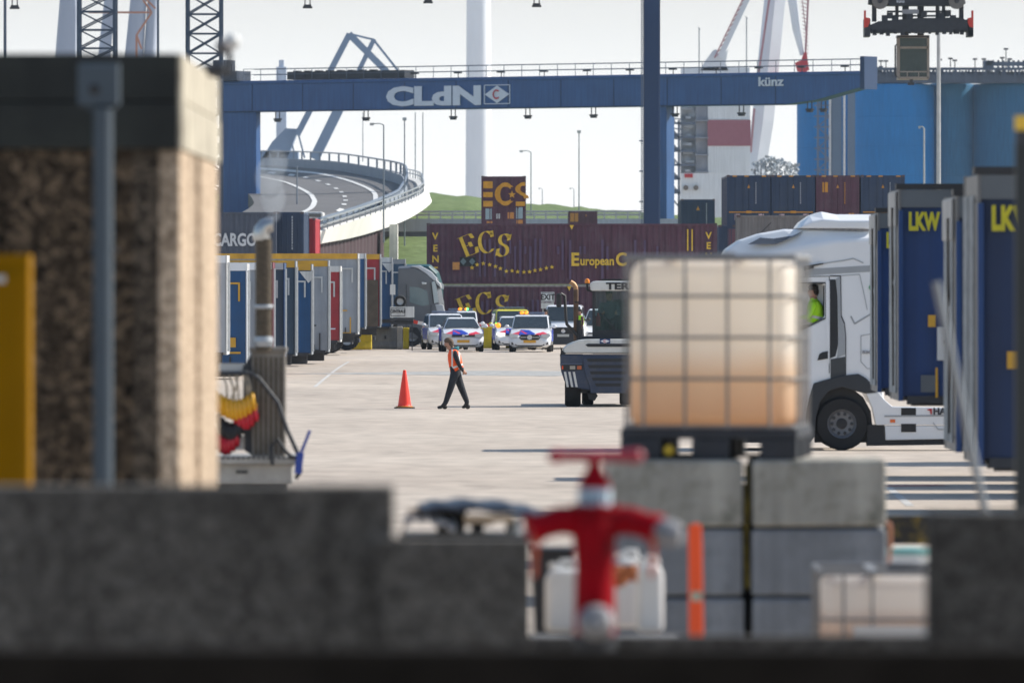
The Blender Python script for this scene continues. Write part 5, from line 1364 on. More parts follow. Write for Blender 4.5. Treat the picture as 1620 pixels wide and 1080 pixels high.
wpoly('step_panel', [(1314, 568), (1337, 564), (1338, 597), (1314, 600)], M('step_dark', (.05, .055, .06), .6), -.012, .02)
wpoly('door_handle', [(1293, 570), (1296, 560), (1301, 557), (1310, 555), (1310, 567)], black, -.018, .02, bev=.006)
wpoly('fender', [(1273, 704), (1275, 655), (1280, 630), (1287, 606), (1330, 594), (1358, 591), (1370, 598), (1389, 617), (1386, 620), (1368, 622), (1352, 618), (1332, 612), (1312, 618), (1298, 634), (1291, 660), (1289, 690), (1282, 700)], M('fender_dark', (.028, .032, .038), .6, var=.1), -.06, .5, bev=.02)
wpoly('wheel_well', [(1290, 700), (1290, 640), (1310, 612), (1345, 612), (1366, 628), (1378, 650), (1384, 700)], black, .14, .4)
m = WB(); m.pprism([(1370, 622), (1390, 620), (1400, 633), (1412, 643), (1510, 645), (1510, 672), (1386, 672), (1380, 645)], s9, .5, 0, -.03); m.pprism([(1400, 673.5), (1510, 673.5), (1510, 694), (1401, 696)], s9, .5, 0, -.02); m.pbox(1510, 1640, 645, 694, s9, .5, 0, -.02)
sk = m.build('side_skirt', white, wt, bevel=.015)
m = WB(); m.pbox(1425.5, 1449, 645, 658, s9, .02, 0, -.036); m.pbox(1425.5, 1449, 670, 683, s9, .02, 0, -.036); m.build('skirt_vent', black, sk)
wline('skirt_seam', [(1399, 658), (1510, 657)], lgrey, .03, sk, -.035)
wline('skirt_crease', [(1476, 668), (1484, 679), (1510, 679)], lgrey, .015, sk, -.035)
m = WB(); m.pbox(1408, 1416, 663, 668, s9, .02, 0, -.045); m.build('marker_lamp', MATS['lens_orange_bright'] if 'lens_orange_bright' in MATS else M('lens_orange_bright', (.80, .16, .02), .3), sk)
m = WB(); m.pprism([(1372, 672), (1399, 672), (1400, 696), (1510, 694), (1510, 703), (1372, 705)], s9, .5, 0, .02); m.pbox(1155, 1280, 672, 700, s9, 2.3, 0, .05); m.build('underbody', black, wt)
text('lettering', 'HABE', .12, M('text_dark_blue_grey', (.03, .03, .04), .5), wt, (X(1476, s9), Y(s9) - .05, Z(655, s9)), align='LEFT', bold=.008, world=True)
text('lettering', 'ecc', .15, M('eco_green', (.03, .30, .10), .5), wt, (X(1374, s9), Y(s9) - .03, Z(459, s9)), align='LEFT', bold=.004, world=True)
text('lettering', '530', .05, M('text_mid_grey', (.25, .26, .28), .5), wt, (X(1364, s9), Y(s9) - .03, Z(559, s9)), align='LEFT', bold=.004, sx=1.6, world=True)
m = WB(); m.pprism([(1467, 647), (1474, 646), (1474, 655), (1472, 655), (1471, 649), (1467, 649)], s9, .01, 0, -.05); m.build('red_emblem', red, sk)
wline('flap_seam', [(1362, 531), (1384, 527), (1384, 582), (1372, 583), (1362, 572), (1362, 531)], lgrey, .014)
wline('panel_crease', [(1273, 421), (1335, 412), (1350, 409), (1366, 416)], lgrey, .02)
wpoly('roof_band', [(1273, 426), (1390, 419), (1390, 429), (1273, 436)], lgrey, -.006, .01)
wline('side_crease', [(1346, 500), (1352, 512), (1372, 500), (1388, 490)], lgrey, .03)
wline('rear_panel_seam', [(1330, 436), (1360, 434), (1368, 470), (1372, 490)], lgrey, .014)
wpoly('roof_lamp', [(1272, 421), (1272, 428), (1287, 424), (1287, 421), (1302, 418), (1302, 416)], black, -.05, .08)
m = WB(); m.loft([[P(a, b, s9, dd) for a, b in pts] for pts, dd in (
    ([(1265, 361), (1272, 356), (1286, 350), (1303, 347), (1330, 349), (1386, 349), (1386, 361.5)], .12), ([(1260, 361), (1267, 352), (1282, 341), (1300, 334.5), (1323, 339), (1386, 339), (1386, 361.5)], .42),
    ([(1260, 361), (1267, 352), (1282, 341), (1300, 334.5), (1323, 339), (1386, 339), (1386, 361.5)], 2.08), ([(1265, 361), (1272, 356), (1286, 350), (1303, 347), (1330, 349), (1386, 349), (1386, 361.5)], 2.38))])
m.build('roof_spoiler', white, wt, bevel=.05)
m = WB(); m.add([P(1183, 386.5, s9, .02), P(1228, 386.0, s9, .0), P(1262, 372, s9, .06), P(1273, 363.5, s9, .3), P(1240, 361.6, s9, .5), P(1220, 367, s9, .4)], [(0, 1, 2, 3, 4, 5)])
m.build('roof_window', M('roof_glass', (.05, .055, .065), .2, spec=.6), wt)
m = WB(); m.bar(P(1202, 371, s9, .5), P(1221, 352, s9, .5), .012); m.box(X(1201, s9), X(1206, s9), Y(s9) + .47, Y(s9) + .53, Z(374, s9), Z(369, s9)); m.build('aerial', black, wt)
for q in (.17, 2.3):
    o = wheel(wt, (0, q, .49), .49, .34, 'y', M('wheel_grey', (.20, .21, .23), .45, .4, var=.15, scale=8))
    if q < 1:
        m = MB()
        for k in range(10): a = 2 * math.pi * k / 10; m.lathe([(.001, -.05), (.03, -.045), (.032, 0)], (.18 * math.cos(a), q - .08, .49 + .18 * math.sin(a)), 'y', 8)
        m.build('wheel_nuts', dark, o)
        m = MB(); m.lathe([(.001, -.09), (.09, -.085), (.10, 0)], (0, q - .05, .49), 'y', 16); m.build('hub', black, o)
for q in (.2, 2.3): wheel(wt, (3.7, q, .49), .49, .34, 'y')

# ================================================================ YARD TRACTOR (front view)
sT = 64.5; YT = Y(sT)
yt_ = thing('yard_tractor', 'white and navy yard tractor facing the camera behind the big plastic tank', 'yard tractor', (X(962, sT), YT, 0))
tw = M('tractor_white', (.66, .66, .63), .45, var=.05, scale=4, dirt=(.45, .43, .39), dscale=2.0); tn = M('tractor_navy', (.030, .045, .085), .5, var=.12, scale=4, dirt=(.06, .065, .08), dscale=2)
cxT = 962.0
def mir(pts): return pts + [(2 * cxT - a, b) for a, b in pts[::-1]]
def tp_(name, pts, mt, dy=0.0, dep=.1, mirror=True, bev=.01, par=yt_):
    m = WB(); m.pprism(mir(pts) if mirror else pts, sT, dep, 0, dy); return m.build(name, mt, par, bevel=bev)
tp_('bonnet', [(891, 559), (890.5, 551.5), (898, 545), (908, 540), (916, 537.5), (930, 536.3)], tw, .06, 1.2, bev=.04)
tp_('bonnet_slot', [(926, 545.5), (930, 543.5)] + [(998, 543.5), (998, 548.5), (930, 548.5)], black, .045, .1, False, 0)
tp_('bumper', [(886.5, 561), (886.5, 577), (888, 588), (893, 603), (905, 612), (925, 616), (940, 617.5)], tn, 0, 1.0, bev=.03)
tp_('bumper_top', [(886, 560), (886, 563.5), (922, 563.5), (922, 560)], black, .02, .6, True, 0)
tp_('grille_frame', [(921, 565), (925, 590), (934, 616), (934, 622)], tn, -.04, .3, bev=.02)
for k, (q, x0) in enumerate(((567, 928), (577, 930), (587, 933), (597, 936), (606, 941))):
    tp_('grille_slot', [(x0, q), (x0 + 2, q + 5)], black, -.052, .08, True, 0)
tp_('lower_edge', [(886, 574.5), (886, 578), (921, 578), (921, 574.5)], M('edge_navy_light', (.07, .09, .14), .5), -.02, .1, False, 0)
m = WB(); m.pbox(889.5, 921.5, 576.5, 585.5, sT, .05, 0, -.03); m.pbox(2 * cxT - 921.5, 2 * cxT - 889.5, 576.5, 585.5, sT, .05, 0, -.03); hl = m.build('lamp_cluster', black, yt_)
for a, b, mt in ((889, 891, orange), (901.5, 910, M('lens_grey', (.35, .33, .28), .2)), (913, 920, M('lens_orange', (.45, .10, .03), .3))):
    m = WB(); m.pbox(a, b, 578.5, 584, sT, .05, 0, -.045); m.build('lamp_lens', mt, hl)
for a in (892, 899, 906):
    m = WB(); m.pprism([(a, 588), (a + 3.5, 588), (a + 8, 612), (a + 4.5, 612)], sT, .02, 0, -.012); m.build('white_stripe', tw, yt_)
m = WB(); m.pprism([(887, 548), (891, 556), (896, 559), (887, 561)], sT, .3, 0, .05); m.build('corner_guard', black, yt_)
for xa, xb, dy in ((894, 919, .25), (922.5, 941, 2.9)):
    for mirr in (0, 1):
        c = ((xa + xb) / 2 - cxT) / sT * (-1 if mirr else 1); r_ = .50 if dy < 1 else .46
        wheel(yt_, (c, dy + .5, r_), r_, (xb - xa) / sT, 'x')
m = WB(); m.pbox(905, 2 * cxT - 905, 612, 622, sT, 4, 0, .3); m.pprism([(928, 618), (942, 620), (946, 626), (941, 634), (932, 632)], sT, .3, 0, .3); m.pbox(908, 2 * cxT - 908, 575, 612, sT, 4.2, 0, 1.1); m.build('chassis', dark, yt_)
# cab: posts, roof, glass
cx0, cx1 = 938.5, 1038.0; dc = .75
m = WB(); m.pprism([(935.5, 460), (935, 448), (938, 445.5), (944, 444.5), (1034, 444.5), (1041, 447), (1042, 460)], sT, 1.7, 0, dc - .08); rf = m.build('cab_roof', tw, yt_, bevel=.03)
m = WB(); m.pbox(952, 1030, 441.5, 444.4, sT, .3, 0, dc + .2)
for k in range(9): m.pbox(954 + k * 8, 959 + k * 8, 441, 442.5, sT, .3, 0, dc + .19)
m.build('roof_lamps', black, yt_)
cblk = M('cab_black', (.02, .023, .028), .5, var=.15)
m = WB()
for a in (cx0, cx1 - 3): m.pbox(a, a + 3.2, 460, 535, sT, .08, 0, dc); m.pbox(a, a + 3.2, 460, 535, sT, .08, 0, dc + 1.4)
m.pbox(cx0, cx1, 522.5, 536, sT, .08, 0, dc - .004); m.pbox(cx0, cx1, 535.5, 560, sT, 1.5, 0, dc + .1); m.pbox(cx0 + 3, cx1 - 3, 500, 536, sT, .05, 0, dc + 1.42)
m.build('cab_frame', cblk, yt_)
tg = glassmat('tractor_glass', (.10, .16, .16), .20, .05)  # teal reflection of the surroundings put into the tint
m = WB(); m.pbox(cx0 + 3.3, cx1 - 3.3, 460.5, 522.4, sT, .012, 0, dc + .02); m.build('windscreen', tg, yt_)
for a in (cx0 + 1, cx1 - 1.5): m = WB(); m.box(X(a, sT), X(a, sT) + .012, YT + dc + .09, YT + dc + 1.39, Z(534, sT), Z(462, sT)); m.build('side_window', tg, yt_)
m = WB(); m.bar(P(950, 495, sT, dc - .03), P(982, 530, sT, dc - .03), .025); m.bar(P(972, 512, sT, dc - .03), P(968, 525, sT, dc - .03), .02); m.build('wiper', black, yt_)
m = WB(); q = P(947, 517, sT, dc + .25); m.lathe([(.01, -.0), (.055, .01), (.055, .24), (.03, .28), (.02, .34), (.0, .34)], tuple(q), 'z', 12); m.build('fire_extinguisher', red, yt_, smooth=True)
m = WB(); m.pbox(966, 996, 480, 535, sT, .15, 0, dc + 1.1); m.pbox(964, 998, 512, 522, sT, .5, 0, dc + .7); m.pbox(972, 990, 474, 482, sT, .1, 0, dc + 1.12); m.build('seat', cblk, yt_)
m = WB(); m.lathe([(.17, -.012), (.19, 0), (.17, .012)], tuple(P(978, 512, sT, dc + .45)), 'y', 20); m.build('steering_wheel', black, yt_)
o = text('lettering', 'TERBERG', .165, M('text_black', (.02, .02, .022), .5), yt_, (X(959.5, sT), YT + dc - .09, Z(457.6, sT)), align='LEFT', bold=.010, sx=1.42, world=True)
m = WB(); m.pbox(948.7, 965.5, 535.9, 543.2, sT, .02, 0, .04); em = m.build('emblem_plate', M('emblem_blue', (.015, .05, .16), .5), yt_)
m = WB(); m.pprism([(949.5, 539.5), (957, 536.3), (964.7, 539.5), (957, 542.8)], sT, .01, 0, .03); m.build('emblem_diamond', white, em)
m = MB(); cq = P(957.2, 539.5, sT, .022) - yt_.location; pen(m, arc(cq.x, cq.z, .034, .028, 50, 310, 14), (.008, 0), cq.y, .0003, 0, .002); pen(m, arc(cq.x, cq.z, .034, .028, 50, 310, 14), (0, .008), cq.y - .003, .0003, 0, .002); m.build('emblem_letter', MATS['emblem_red'], em)
rust = M('rusty_exhaust', (.11, .065, .04), .7, .3, var=.4, scale=6)
m = WB(); m.tube([P(911.5, 540, sT, .5), P(911.5, 458, sT, .5)], .062, 12); m.build('exhaust_stack', rust, yt_, smooth=True)
m = WB(); m.tube([P(911.5, 459, sT, .5), P(911, 454, sT, .5), P(908, 449.5, sT, .5), P(902.5, 446, sT, .5)], .058, 12); m.build('exhaust_tip', M('exhaust_tan', (.38, .22, .11), .5, .4, var=.25, scale=9), yt_, smooth=True)
m = WB(); m.tube([P(916, 540, sT, .45), P(916, 506, sT, .45)], .06, 12); m.pbox(909, 916, 477, 479, sT, .13, 0, .42); m.build('filter_pipe', black, yt_)
m = WB(); m.tube([P(940, 534, sT, .6), P(917, 534, sT, .5), P(911, 528, sT, .4), P(897, 513, sT, .3), P(895.5, 505, sT, .3), P(893.5, 468, sT, .3), P(887, 464, sT, .3)], .038, 10); m.build('mirror_arm', black, yt_, smooth=True)
m = WB(); m.pbox(880, 888.5, 464, 486, sT, .14, 0, .2); m.build('mirror', black, yt_, bevel=.04)
m = WB(); m.tube([P(929.5, 459, sT, .9), P(929.5, 448, sT, .9)], .03, 8); m.bar(P(929.5, 459, sT, .9), P(938, 461, sT, .9), .05); m.build('beacon_stalk', black, yt_)
m = WB(); q = P(929.5, 448, sT, .9); m.lathe([(.06, 0), (.062, .06), (.045, .1), (.001, .12)], tuple(q), 'z', 14); m.build('beacon', M('beacon_amber', (.75, .22, .01), .25), yt_, smooth=True)

# ================================================================ PEOPLE
def person(label, loc, rz, J, mats, vest=None, hair=None, extras=None, group=None, sub=2):
    """J: joint name -> (x,y,z,radius). one skinned body mesh; material of each face follows the nearest bone"""
    t = thing('person', label, 'person', loc, rz, group)
    names = list(J); idx = {n: i for i, n in enumerate(names)}
    bones = [('pelvis', 'waist', 'jacket'), ('waist', 'chest', 'jacket'), ('chest', 'neck', 'jacket'), ('neck', 'headb', 'skin'), ('headb', 'headt', 'skin')]
    if 'nose' in J: bones += [('headb', 'nose', 'skin')]
    if 'chin' in J: bones += [('neck', 'chin', 'skin')]
    for s_ in 'LR':
        bones += [('chest', 'sh' + s_, 'jacket'), ('sh' + s_, 'el' + s_, 'jacket'), ('el' + s_, 'wr' + s_, 'jacket'), ('wr' + s_, 'pa' + s_, 'skin')]
        if 'hip' + s_ in J: bones += [('pelvis', 'hip' + s_, 'trousers'), ('hip' + s_, 'kn' + s_, 'trousers'), ('kn' + s_, 'an' + s_, 'trousers'), ('an' + s_, 'ba' + s_, 'shoe'), ('ba' + s_, 'to' + s_, 'shoe')]
    vs = [J[n][:3] for n in names]; rad = [J[n][3] for n in names]; ed = [(idx[a], idx[b]) for a, b, c in bones]; tg_ = [c for a, b, c in bones]
    for s_ in 'LR':   # five fingers
        w_, p_ = Vector(J['wr' + s_][:3]), Vector(J['pa' + s_][:3]); d = (p_ - w_).normalized(); sd_ = d.cross(Vector((0, 1, 0.2))).normalized(); up_ = sd_.cross(d)
        for k, (off, ln) in enumerate(((-.03, .070), (-.01, .08), (.01, .075), (.03, .060), (-.045, .045))):
            base = p_ + sd_ * off * .8 if k < 4 else w_ + (p_ - w_) * .5 + sd_ * off
            m1 = base + (d * ln * .55 if k < 4 else d * .03 - sd_ * .02); m2 = m1 + d * ln * .35 - up_ * ln * .30
            o = len(vs); vs += [tuple(m1), tuple(m2)]; rad += [.010, .008]; ed += [(idx['pa' + s_], o), (o, o + 1)]; tg_ += ['skin', 'skin']
    me = bpy.data.meshes.new('body'); me.from_pydata(vs, ed, [])
    o = bpy.data.objects.new('body', me); COL.objects.link(o)
    md = o.modifiers.new('skin', 'SKIN'); md.use_smooth_shade = True
    for i, sv in enumerate(me.skin_vertices[0].data): sv.radius = (rad[i], rad[i]); sv.use_root = (i == idx['pelvis'])
    sb = o.modifiers.new('sub', 'SUBSURF'); sb.levels = sub; sb.render_levels = sub
    bpy.context.view_layer.update()
    m2 = bpy.data.meshes.new_from_object(o.evaluated_get(bpy.context.evaluated_depsgraph_get()))
    o.modifiers.clear(); o.data = m2; m2.name = 'body'
    order = ['skin', 'jacket', 'trousers', 'shoe']
    m2.materials.clear()
    for k in order: m2.materials.append(mats[k])
    for p in m2.polygons:
        c = p.center; best = (9, 0)
        for (a, b), tgk in zip(ed, tg_):
            A_, B_ = Vector(vs[a]), Vector(vs[b]); d = B_ - A_; u = max(0, min(1, (c - A_).dot(d) / max(d.length_squared, 1e-9)))
            r_ = rad[a] + (rad[b] - rad[a]) * u
            q = (c - (A_ + d * u)).length / max(r_, .02)
            if q < best[0]: best = (q, order.index(tgk))
        p.material_index = best[1]; p.use_smooth = True
    o.parent = t
    if vest:
        mt, rings = vest; m = MB(); rg = []
        for (x, y, z, a, b, tl) in rings:
            rg.append([Vector((x + a * math.cos(2 * math.pi * k / 20), y + b * math.sin(2 * math.pi * k / 20), z + tl * math.cos(2 * math.pi * k / 20))) for k in range(20)])
        m.loft(rg, 0, False); m.build('safety_vest', mt, t, smooth=True)
    if hair:
        m = MB()
        for c, r_, sc in hair[1]: m.ball(c, r_, 0, sc)
        m.build('hair', hair[0], t, smooth=True)
    for nm, mt, mb in (extras or []): mb.build(nm, mt, t, smooth=True)
    return t
cblack = M('cloth_black', (.012, .013, .017), .85, var=.3, scale=9, bump=.3, bscale=14); ctro = M('cloth_dark_trousers', (.016, .019, .026), .85, var=.3, scale=8, bump=.4, bscale=10)
shoe = M('shoe_black', (.015, .014, .014), .6, var=.2); hairb = M('hair_brown', (.10, .065, .042), .8, var=.4, scale=30)
def vest_mat(name, col, bands):
    """hi-vis cloth with silver bands at given heights (object z ranges)"""
    m = bpy.data.materials.new(name); m.use_nodes = True; t = m.node_tree; N = t.nodes; L = t.links; b = N['Principled BSDF']; b.inputs['Roughness'].default_value = .7
    c = N.new('ShaderNodeTexCoord'); sp_ = N.new('ShaderNodeSeparateXYZ'); L.new(c.outputs['Object'], sp_.inputs[0])
    prev = None
    for ax, a, bb, sl in bands:
        # silver where a < z + sl*x < bb
        ma = N.new('ShaderNodeMath'); ma.operation = 'MULTIPLY_ADD'; L.new(sp_.outputs['X'], ma.inputs[0]); ma.inputs[1].default_value = sl; L.new(sp_.outputs[ax], ma.inputs[2])
        cm = N.new('ShaderNodeMath'); cm.operation = 'COMPARE'; L.new(ma.outputs[0], cm.inputs[0]); cm.inputs[1].default_value = (a + bb) / 2; cm.inputs[2].default_value = (bb - a) / 2
        if prev is None: prev = cm.outputs[0]
        else:
            mxx = N.new('ShaderNodeMath'); mxx.operation = 'MAXIMUM'; L.new(prev, mxx.inputs[0]); L.new(cm.outputs[0], mxx.inputs[1]); prev = mxx.outputs[0]
    mi = N.new('ShaderNodeMix'); mi.data_type = 'RGBA'; mi.inputs[6].default_value = (*col, 1); mi.inputs[7].default_value = (.62, .60, .58, 1)
    L.new(prev, mi.inputs[0]); L.new(mi.outputs[2], b.inputs['Base Color'])
    n = N.new('ShaderNodeTexNoise'); n.inputs['Scale'].default_value = 14; L.new(c.outputs['Object'], n.inputs['Vector']); bp = N.new('ShaderNodeBump'); bp.inputs['Strength'].default_value = .5; bp.inputs['Distance'].default_value = .03
    L.new(n.outputs['Fac'], bp.inputs['Height']); L.new(bp.outputs[0], b.inputs['Normal'])
    return m
vo = vest_mat('vest_orange', (.90, .10, .012), [('Z', .99, 1.04, -.35), ('X', -.09, -.05, 0), ('X', .085, .125, 0)])
vl = vest_mat('vest_lime', (.42, .80, .01), [('Z', .20, .25, .2), ('Z', .06, .11, .2)])
sM = 65.6
J = dict(pelvis=(.0, 0, .93, .135), waist=(-.01, 0, 1.06, .13), chest=(-.03, 0, 1.30, .145), neck=(-.075, 0, 1.46, .062), headb=(-.165, -.005, 1.575, .085), headt=(-.185, -.005, 1.655, .078), nose=(-.262, -.01, 1.548, .018), chin=(-.205, -.005, 1.49, .042),
    shL=(-.01, -.185, 1.36, .075), elL=(.085, -.245, 1.09, .055), wrL=(.185, -.14, .925, .035), paL=(.235, -.07, .885, .030),
    shR=(-.02, .185, 1.36, .075), elR=(.10, .25, 1.10, .055), wrR=(.195, .12, .93, .035), paR=(.245, .03, .88, .030),
    hipL=(-.005, -.095, .86, .115), knL=(-.115, -.10, .49, .092), anL=(-.235, -.10, .14, .064), baL=(-.33, -.10, .05, .045), toL=(-.43, -.11, .04, .034),
    hipR=(.03, .095, .86, .115), knR=(.155, .10, .50, .092), anR=(.295, .10, .15, .064), baR=(.225, .10, .05, .045), toR=(.155, .10, .038, .034))
heel = MB(); heel.ball((-.245, -.10, .055), .055, sc=(1.1, .8, 1)); heel.ball((.305, .10, .06), .055, sc=(1.1, .8, 1.1))
coll = MB(); coll.tube([(-.02 + .09 * math.cos(a), .09 * math.sin(a), 1.455 + .028 * math.cos(a)) for a in [2 * math.pi * k / 14 for k in range(15)]], .034, 8); coll.ball((.03, 0, 1.43), .065, sc=(1, 1.5, .6))
man = person('person in orange safety vest and dark clothes walking left with hands behind back', (X(720, sM), Y(sM), 0), 0, J, dict(skin=skin, jacket=cblack, trousers=ctro, shoe=shoe),
    vest=(vo, [(.045, 0, .93, .155, .185, .085), (.02, 0, 1.05, .16, .185, .05), (-.01, 0, 1.20, .165, .19, .02), (-.025, 0, 1.32, .155, .195, .01), (-.035, 0, 1.40, .115, .20, .0), (-.045, 0, 1.445, .085, .12, .0)]),
    hair=(hairb, [((-.158, -.005, 1.645), .098, (1.12, .95, .85)), ((-.108, -.005, 1.59), .088, (.9, 1.0, 1.25)), ((-.085, -.005, 1.50), .06, (.9, 1.1, 1.2)), ((-.215, -.005, 1.505), .038, (.9, 1.0, .8))]),
    extras=[('shoe_heels', shoe, heel), ('teal_collar', M('teal_scarf', (.02, .16, .19), .8, var=.2), coll)])
def standing(label, px, base, rz, jacket, vest, face=-1, scale=1.0):
    s_ = (base - HY) / H0
    k = scale
    JJ = dict(pelvis=(0, 0, .95, .13), waist=(0, 0, 1.1, .12), chest=(0, 0, 1.33, .14), neck=(-.01, 0, 1.5, .06), headb=(-.02, 0, 1.61, .085), headt=(-.02, 0, 1.69, .08), nose=(-.115, 0, 1.6, .018), chin=(-.06, 0, 1.53, .04))
    for sg, y in (('L', -1), ('R', 1)):
        JJ.update({'sh' + sg: (0, .19 * y, 1.40, .07), 'el' + sg: (-.02, .25 * y, 1.13, .052), 'wr' + sg: (-.10, .22 * y, .92, .034), 'pa' + sg: (-.13, .21 * y, .85, .028), 'hip' + sg: (0, .1 * y, .87, .11), 'kn' + sg: (-.03, .11 * y, .49, .075), 'an' + sg: (.02, .11 * y, .13, .048), 'ba' + sg: (-.08, .11 * y, .05, .042), 'to' + sg: (-.18, .12 * y, .04, .032)})
    return person(label, (X(px, s_), F / s_, 0), rz, JJ, dict(skin=skin, jacket=jacket, trousers=ctro, shoe=shoe), vest=vest, hair=(M('hair_dark', (.03, .022, .018), .8, var=.3, scale=30), [((-.005, 0, 1.70), .094, (1, .95, .75)), ((.03, 0, 1.63), .085, (.8, 1, 1.1))]), sub=1)
vl2 = vest_mat('vest_lime_standing', (.42, .80, .01), [('Z', 1.0, 1.06, 0), ('Z', 1.2, 1.25, 0)])
stand_rings = [(0, 0, 1.02, .15, .18, 0), (0, 0, 1.15, .155, .185, 0), (0, 0, 1.3, .16, .195, 0), (0, 0, 1.42, .12, .2, 0), (-.01, 0, 1.47, .085, .1, 0)]
standing('person in dark uniform with lime tabs standing between the police car and the works van', 864, 553.5, R(40), cblack, None)
standing('person partly hidden behind the yard tractor exhaust stack', 918, 552, R(30), M('jacket_maroon', (.10, .03, .035), .8), (vl2, stand_rings))
def seated(label, loc, rz, jacket, vest, k=1.0, helmet=False):
    JJ = dict(pelvis=(0, 0, .0, .13), waist=(.03, 0, .14, .125), chest=(.03, 0, .38, .145), neck=(0, 0, .56, .06), headb=(-.02, 0, .67, .085), headt=(-.02, 0, .75, .08), nose=(-.115, 0, .66, .018), chin=(-.06, 0, .59, .04))
    for sg, y in (('L', -1), ('R', 1)):
        JJ.update({'sh' + sg: (.02, .19 * y, .46, .07), 'el' + sg: (-.10, .24 * y, .22, .052), 'wr' + sg: (-.33, .17 * y, .22, .034), 'pa' + sg: (-.40, .15 * y, .24, .028), 'hip' + sg: (-.08, .1 * y, -.02, .11), 'kn' + sg: (-.46, .12 * y, .0, .075), 'an' + sg: (-.50, .12 * y, -.38, .048), 'ba' + sg: (-.56, .12 * y, -.45, .042), 'to' + sg: (-.66, .12 * y, -.46, .032)})
    return person(label, loc, rz, JJ, dict(skin=skin, jacket=jacket, trousers=ctro, shoe=shoe), vest=vest, hair=(MATS['hair_dark'], [((-.005, 0, .76), .094, (1, .95, .75)), ((.03, 0, .69), .085, (.8, 1, 1.1))]), sub=1)
seat_rings = [(.03, 0, -.02, .17, .19, 0), (.03, 0, .14, .165, .19, 0), (.03, 0, .3, .165, .2, 0), (.03, 0, .42, .15, .21, 0), (.02, 0, .49, .11, .21, 0), (.01, 0, .53, .08, .1, 0)]
seated('person driving in the yard tractor cab, seen through its windscreen', (X(965, sT), YT + dc + .85, Z(522, sT) + .17), R(90), M('jacket_blue_grey', (.10, .14, .18), .8), None)
seated('person in lime hi-vis vest at the open window of the white lorry', (X(1288, s9), Y(s9) + .27, Z(517, s9) - .04), R(0), M('jacket_lime', (.40, .78, .01), .7), (vl, seat_rings))
seated('person operating the glazed crane cab under the spreader', (X(1449, ns), Y(ns) + dy + 1.4, Z(106, ns)), R(90), M('jacket_grey', (.15, .16, .17), .8), None)

# traffic cone
sc = 65.2
t = thing('traffic_cone', 'tall plain orange traffic cone on a dark base left of the walking person', 'traffic cone', (X(640, sc), Y(sc), 0))
cone_m = M('cone_fluorescent', (.90, .045, .022), .5, var=.05)
m = MB(); m.lathe([(.185, .035), (.165, .06), (.155, .12), (.040, .90), (.036, .925), (.022, .93), (.018, .91)], (0, 0, 0), 'z', 24); m.build('cone_body', cone_m, t, smooth=True)
m = MB(); m.box(-.25, .25, -.25, .25, .0, .03); m.build('base_plate', M('cone_base_black', (.03, .028, .025), .8), t, bevel=.008)
m = MB(); m.lathe([(.21, .031), (.21, .045), (.185, .055)], (0, 0, 0), 'z', 24); m.build('base_ring', M('cone_ring_amber', (.55, .22, .03), .6), t)
# ================================================================ FOREGROUND
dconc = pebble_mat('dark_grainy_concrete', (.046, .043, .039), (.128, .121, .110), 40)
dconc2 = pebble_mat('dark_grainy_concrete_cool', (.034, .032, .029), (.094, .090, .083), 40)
def wallthing(label, px0, px1, top, s_, mat, dep=.3, name='concrete_wall'):
    y = F / s_; x0, x1, z = X(px0, s_), X(px1, s_), Z(top, s_)
    t = thing(name, label, 'wall', ((x0 + x1) / 2, y, 0))
    m = WB(); m.box(x0, x1, y, y + dep, 0, z); m.build('wall_slab', mat, t, bevel=.006)
    m = WB()
    k = x0 + .4 if mat is not MATS.get('bottom_shade_concrete') else 99
    while k < x1 - .1: m.box(k, k + .012, y - .004, y + .01, .0, z - .03); k += .8
    m.build('panel_joints', dconc2, t)
    return t
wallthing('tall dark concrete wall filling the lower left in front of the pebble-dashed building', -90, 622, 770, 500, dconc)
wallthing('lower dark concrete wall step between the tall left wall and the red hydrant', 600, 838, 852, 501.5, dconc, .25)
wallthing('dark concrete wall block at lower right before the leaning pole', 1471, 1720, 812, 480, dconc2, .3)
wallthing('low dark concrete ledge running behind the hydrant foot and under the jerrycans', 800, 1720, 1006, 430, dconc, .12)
wallthing('almost black low wall added to darken the bottom edge of the picture', -120, 1760, 1027, 700, M('bottom_shade_concrete', (.015, .013, .011), .95, var=.3, scale=6, spec=.05), .2)  # wall added nearest the camera; its black paints the dim lower edge

# brick building
sB = 340.0; yB = Y(sB); xr = X(285, sB); xl = -4.2
bt = thing('utility_building', 'dark pebble-dashed utility building with concrete fascia, its right side coloured as sunlit', 'building', ((xl + xr) / 2, yB, 0))
brick = pebble_mat('shaded_pebble_dash', (.006, .005, .004), (.21, .152, .10), 40, mean=.66)  # shade of the front put into darker pebble colours
tan = pebble_mat('sunlit_pebble_dash', (.24, .18, .125), (.68, .54, .40), 40)  # same pebble dash, sunlight put into lighter colours
fas = M('fascia_shaded_concrete', (.017, .020, .019), .85, var=.25, scale=2, streak=.3, dirt=(.03, .035, .03), dscale=1.5)  # shade of the front put into near-black concrete
fasr = M('fascia_sunlit_concrete', (.46, .42, .33), .85, var=.12, scale=2, streak=.2, dirt=(.14, .12, .09), dscale=2.2)  # same concrete, sunlight on the side put into the colour
zf, zt_ = Z(237, sB), Z(85, sB)
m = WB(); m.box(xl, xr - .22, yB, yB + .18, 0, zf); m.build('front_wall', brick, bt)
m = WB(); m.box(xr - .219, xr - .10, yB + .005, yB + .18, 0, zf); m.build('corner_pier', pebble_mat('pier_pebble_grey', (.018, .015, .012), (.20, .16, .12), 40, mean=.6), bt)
m = WB(); m.box(xr - .099, xr, yB - .004, yB + 2.0, 0, zf); m.box(xr - .099, xr, yB + 2.62, yB + 5.1, 0, zf); m.box(xr - .099, xr - .07, yB + 2.0, yB + 2.62, 0, zf); m.build('side_wall', tan, bt, bevel=.008)
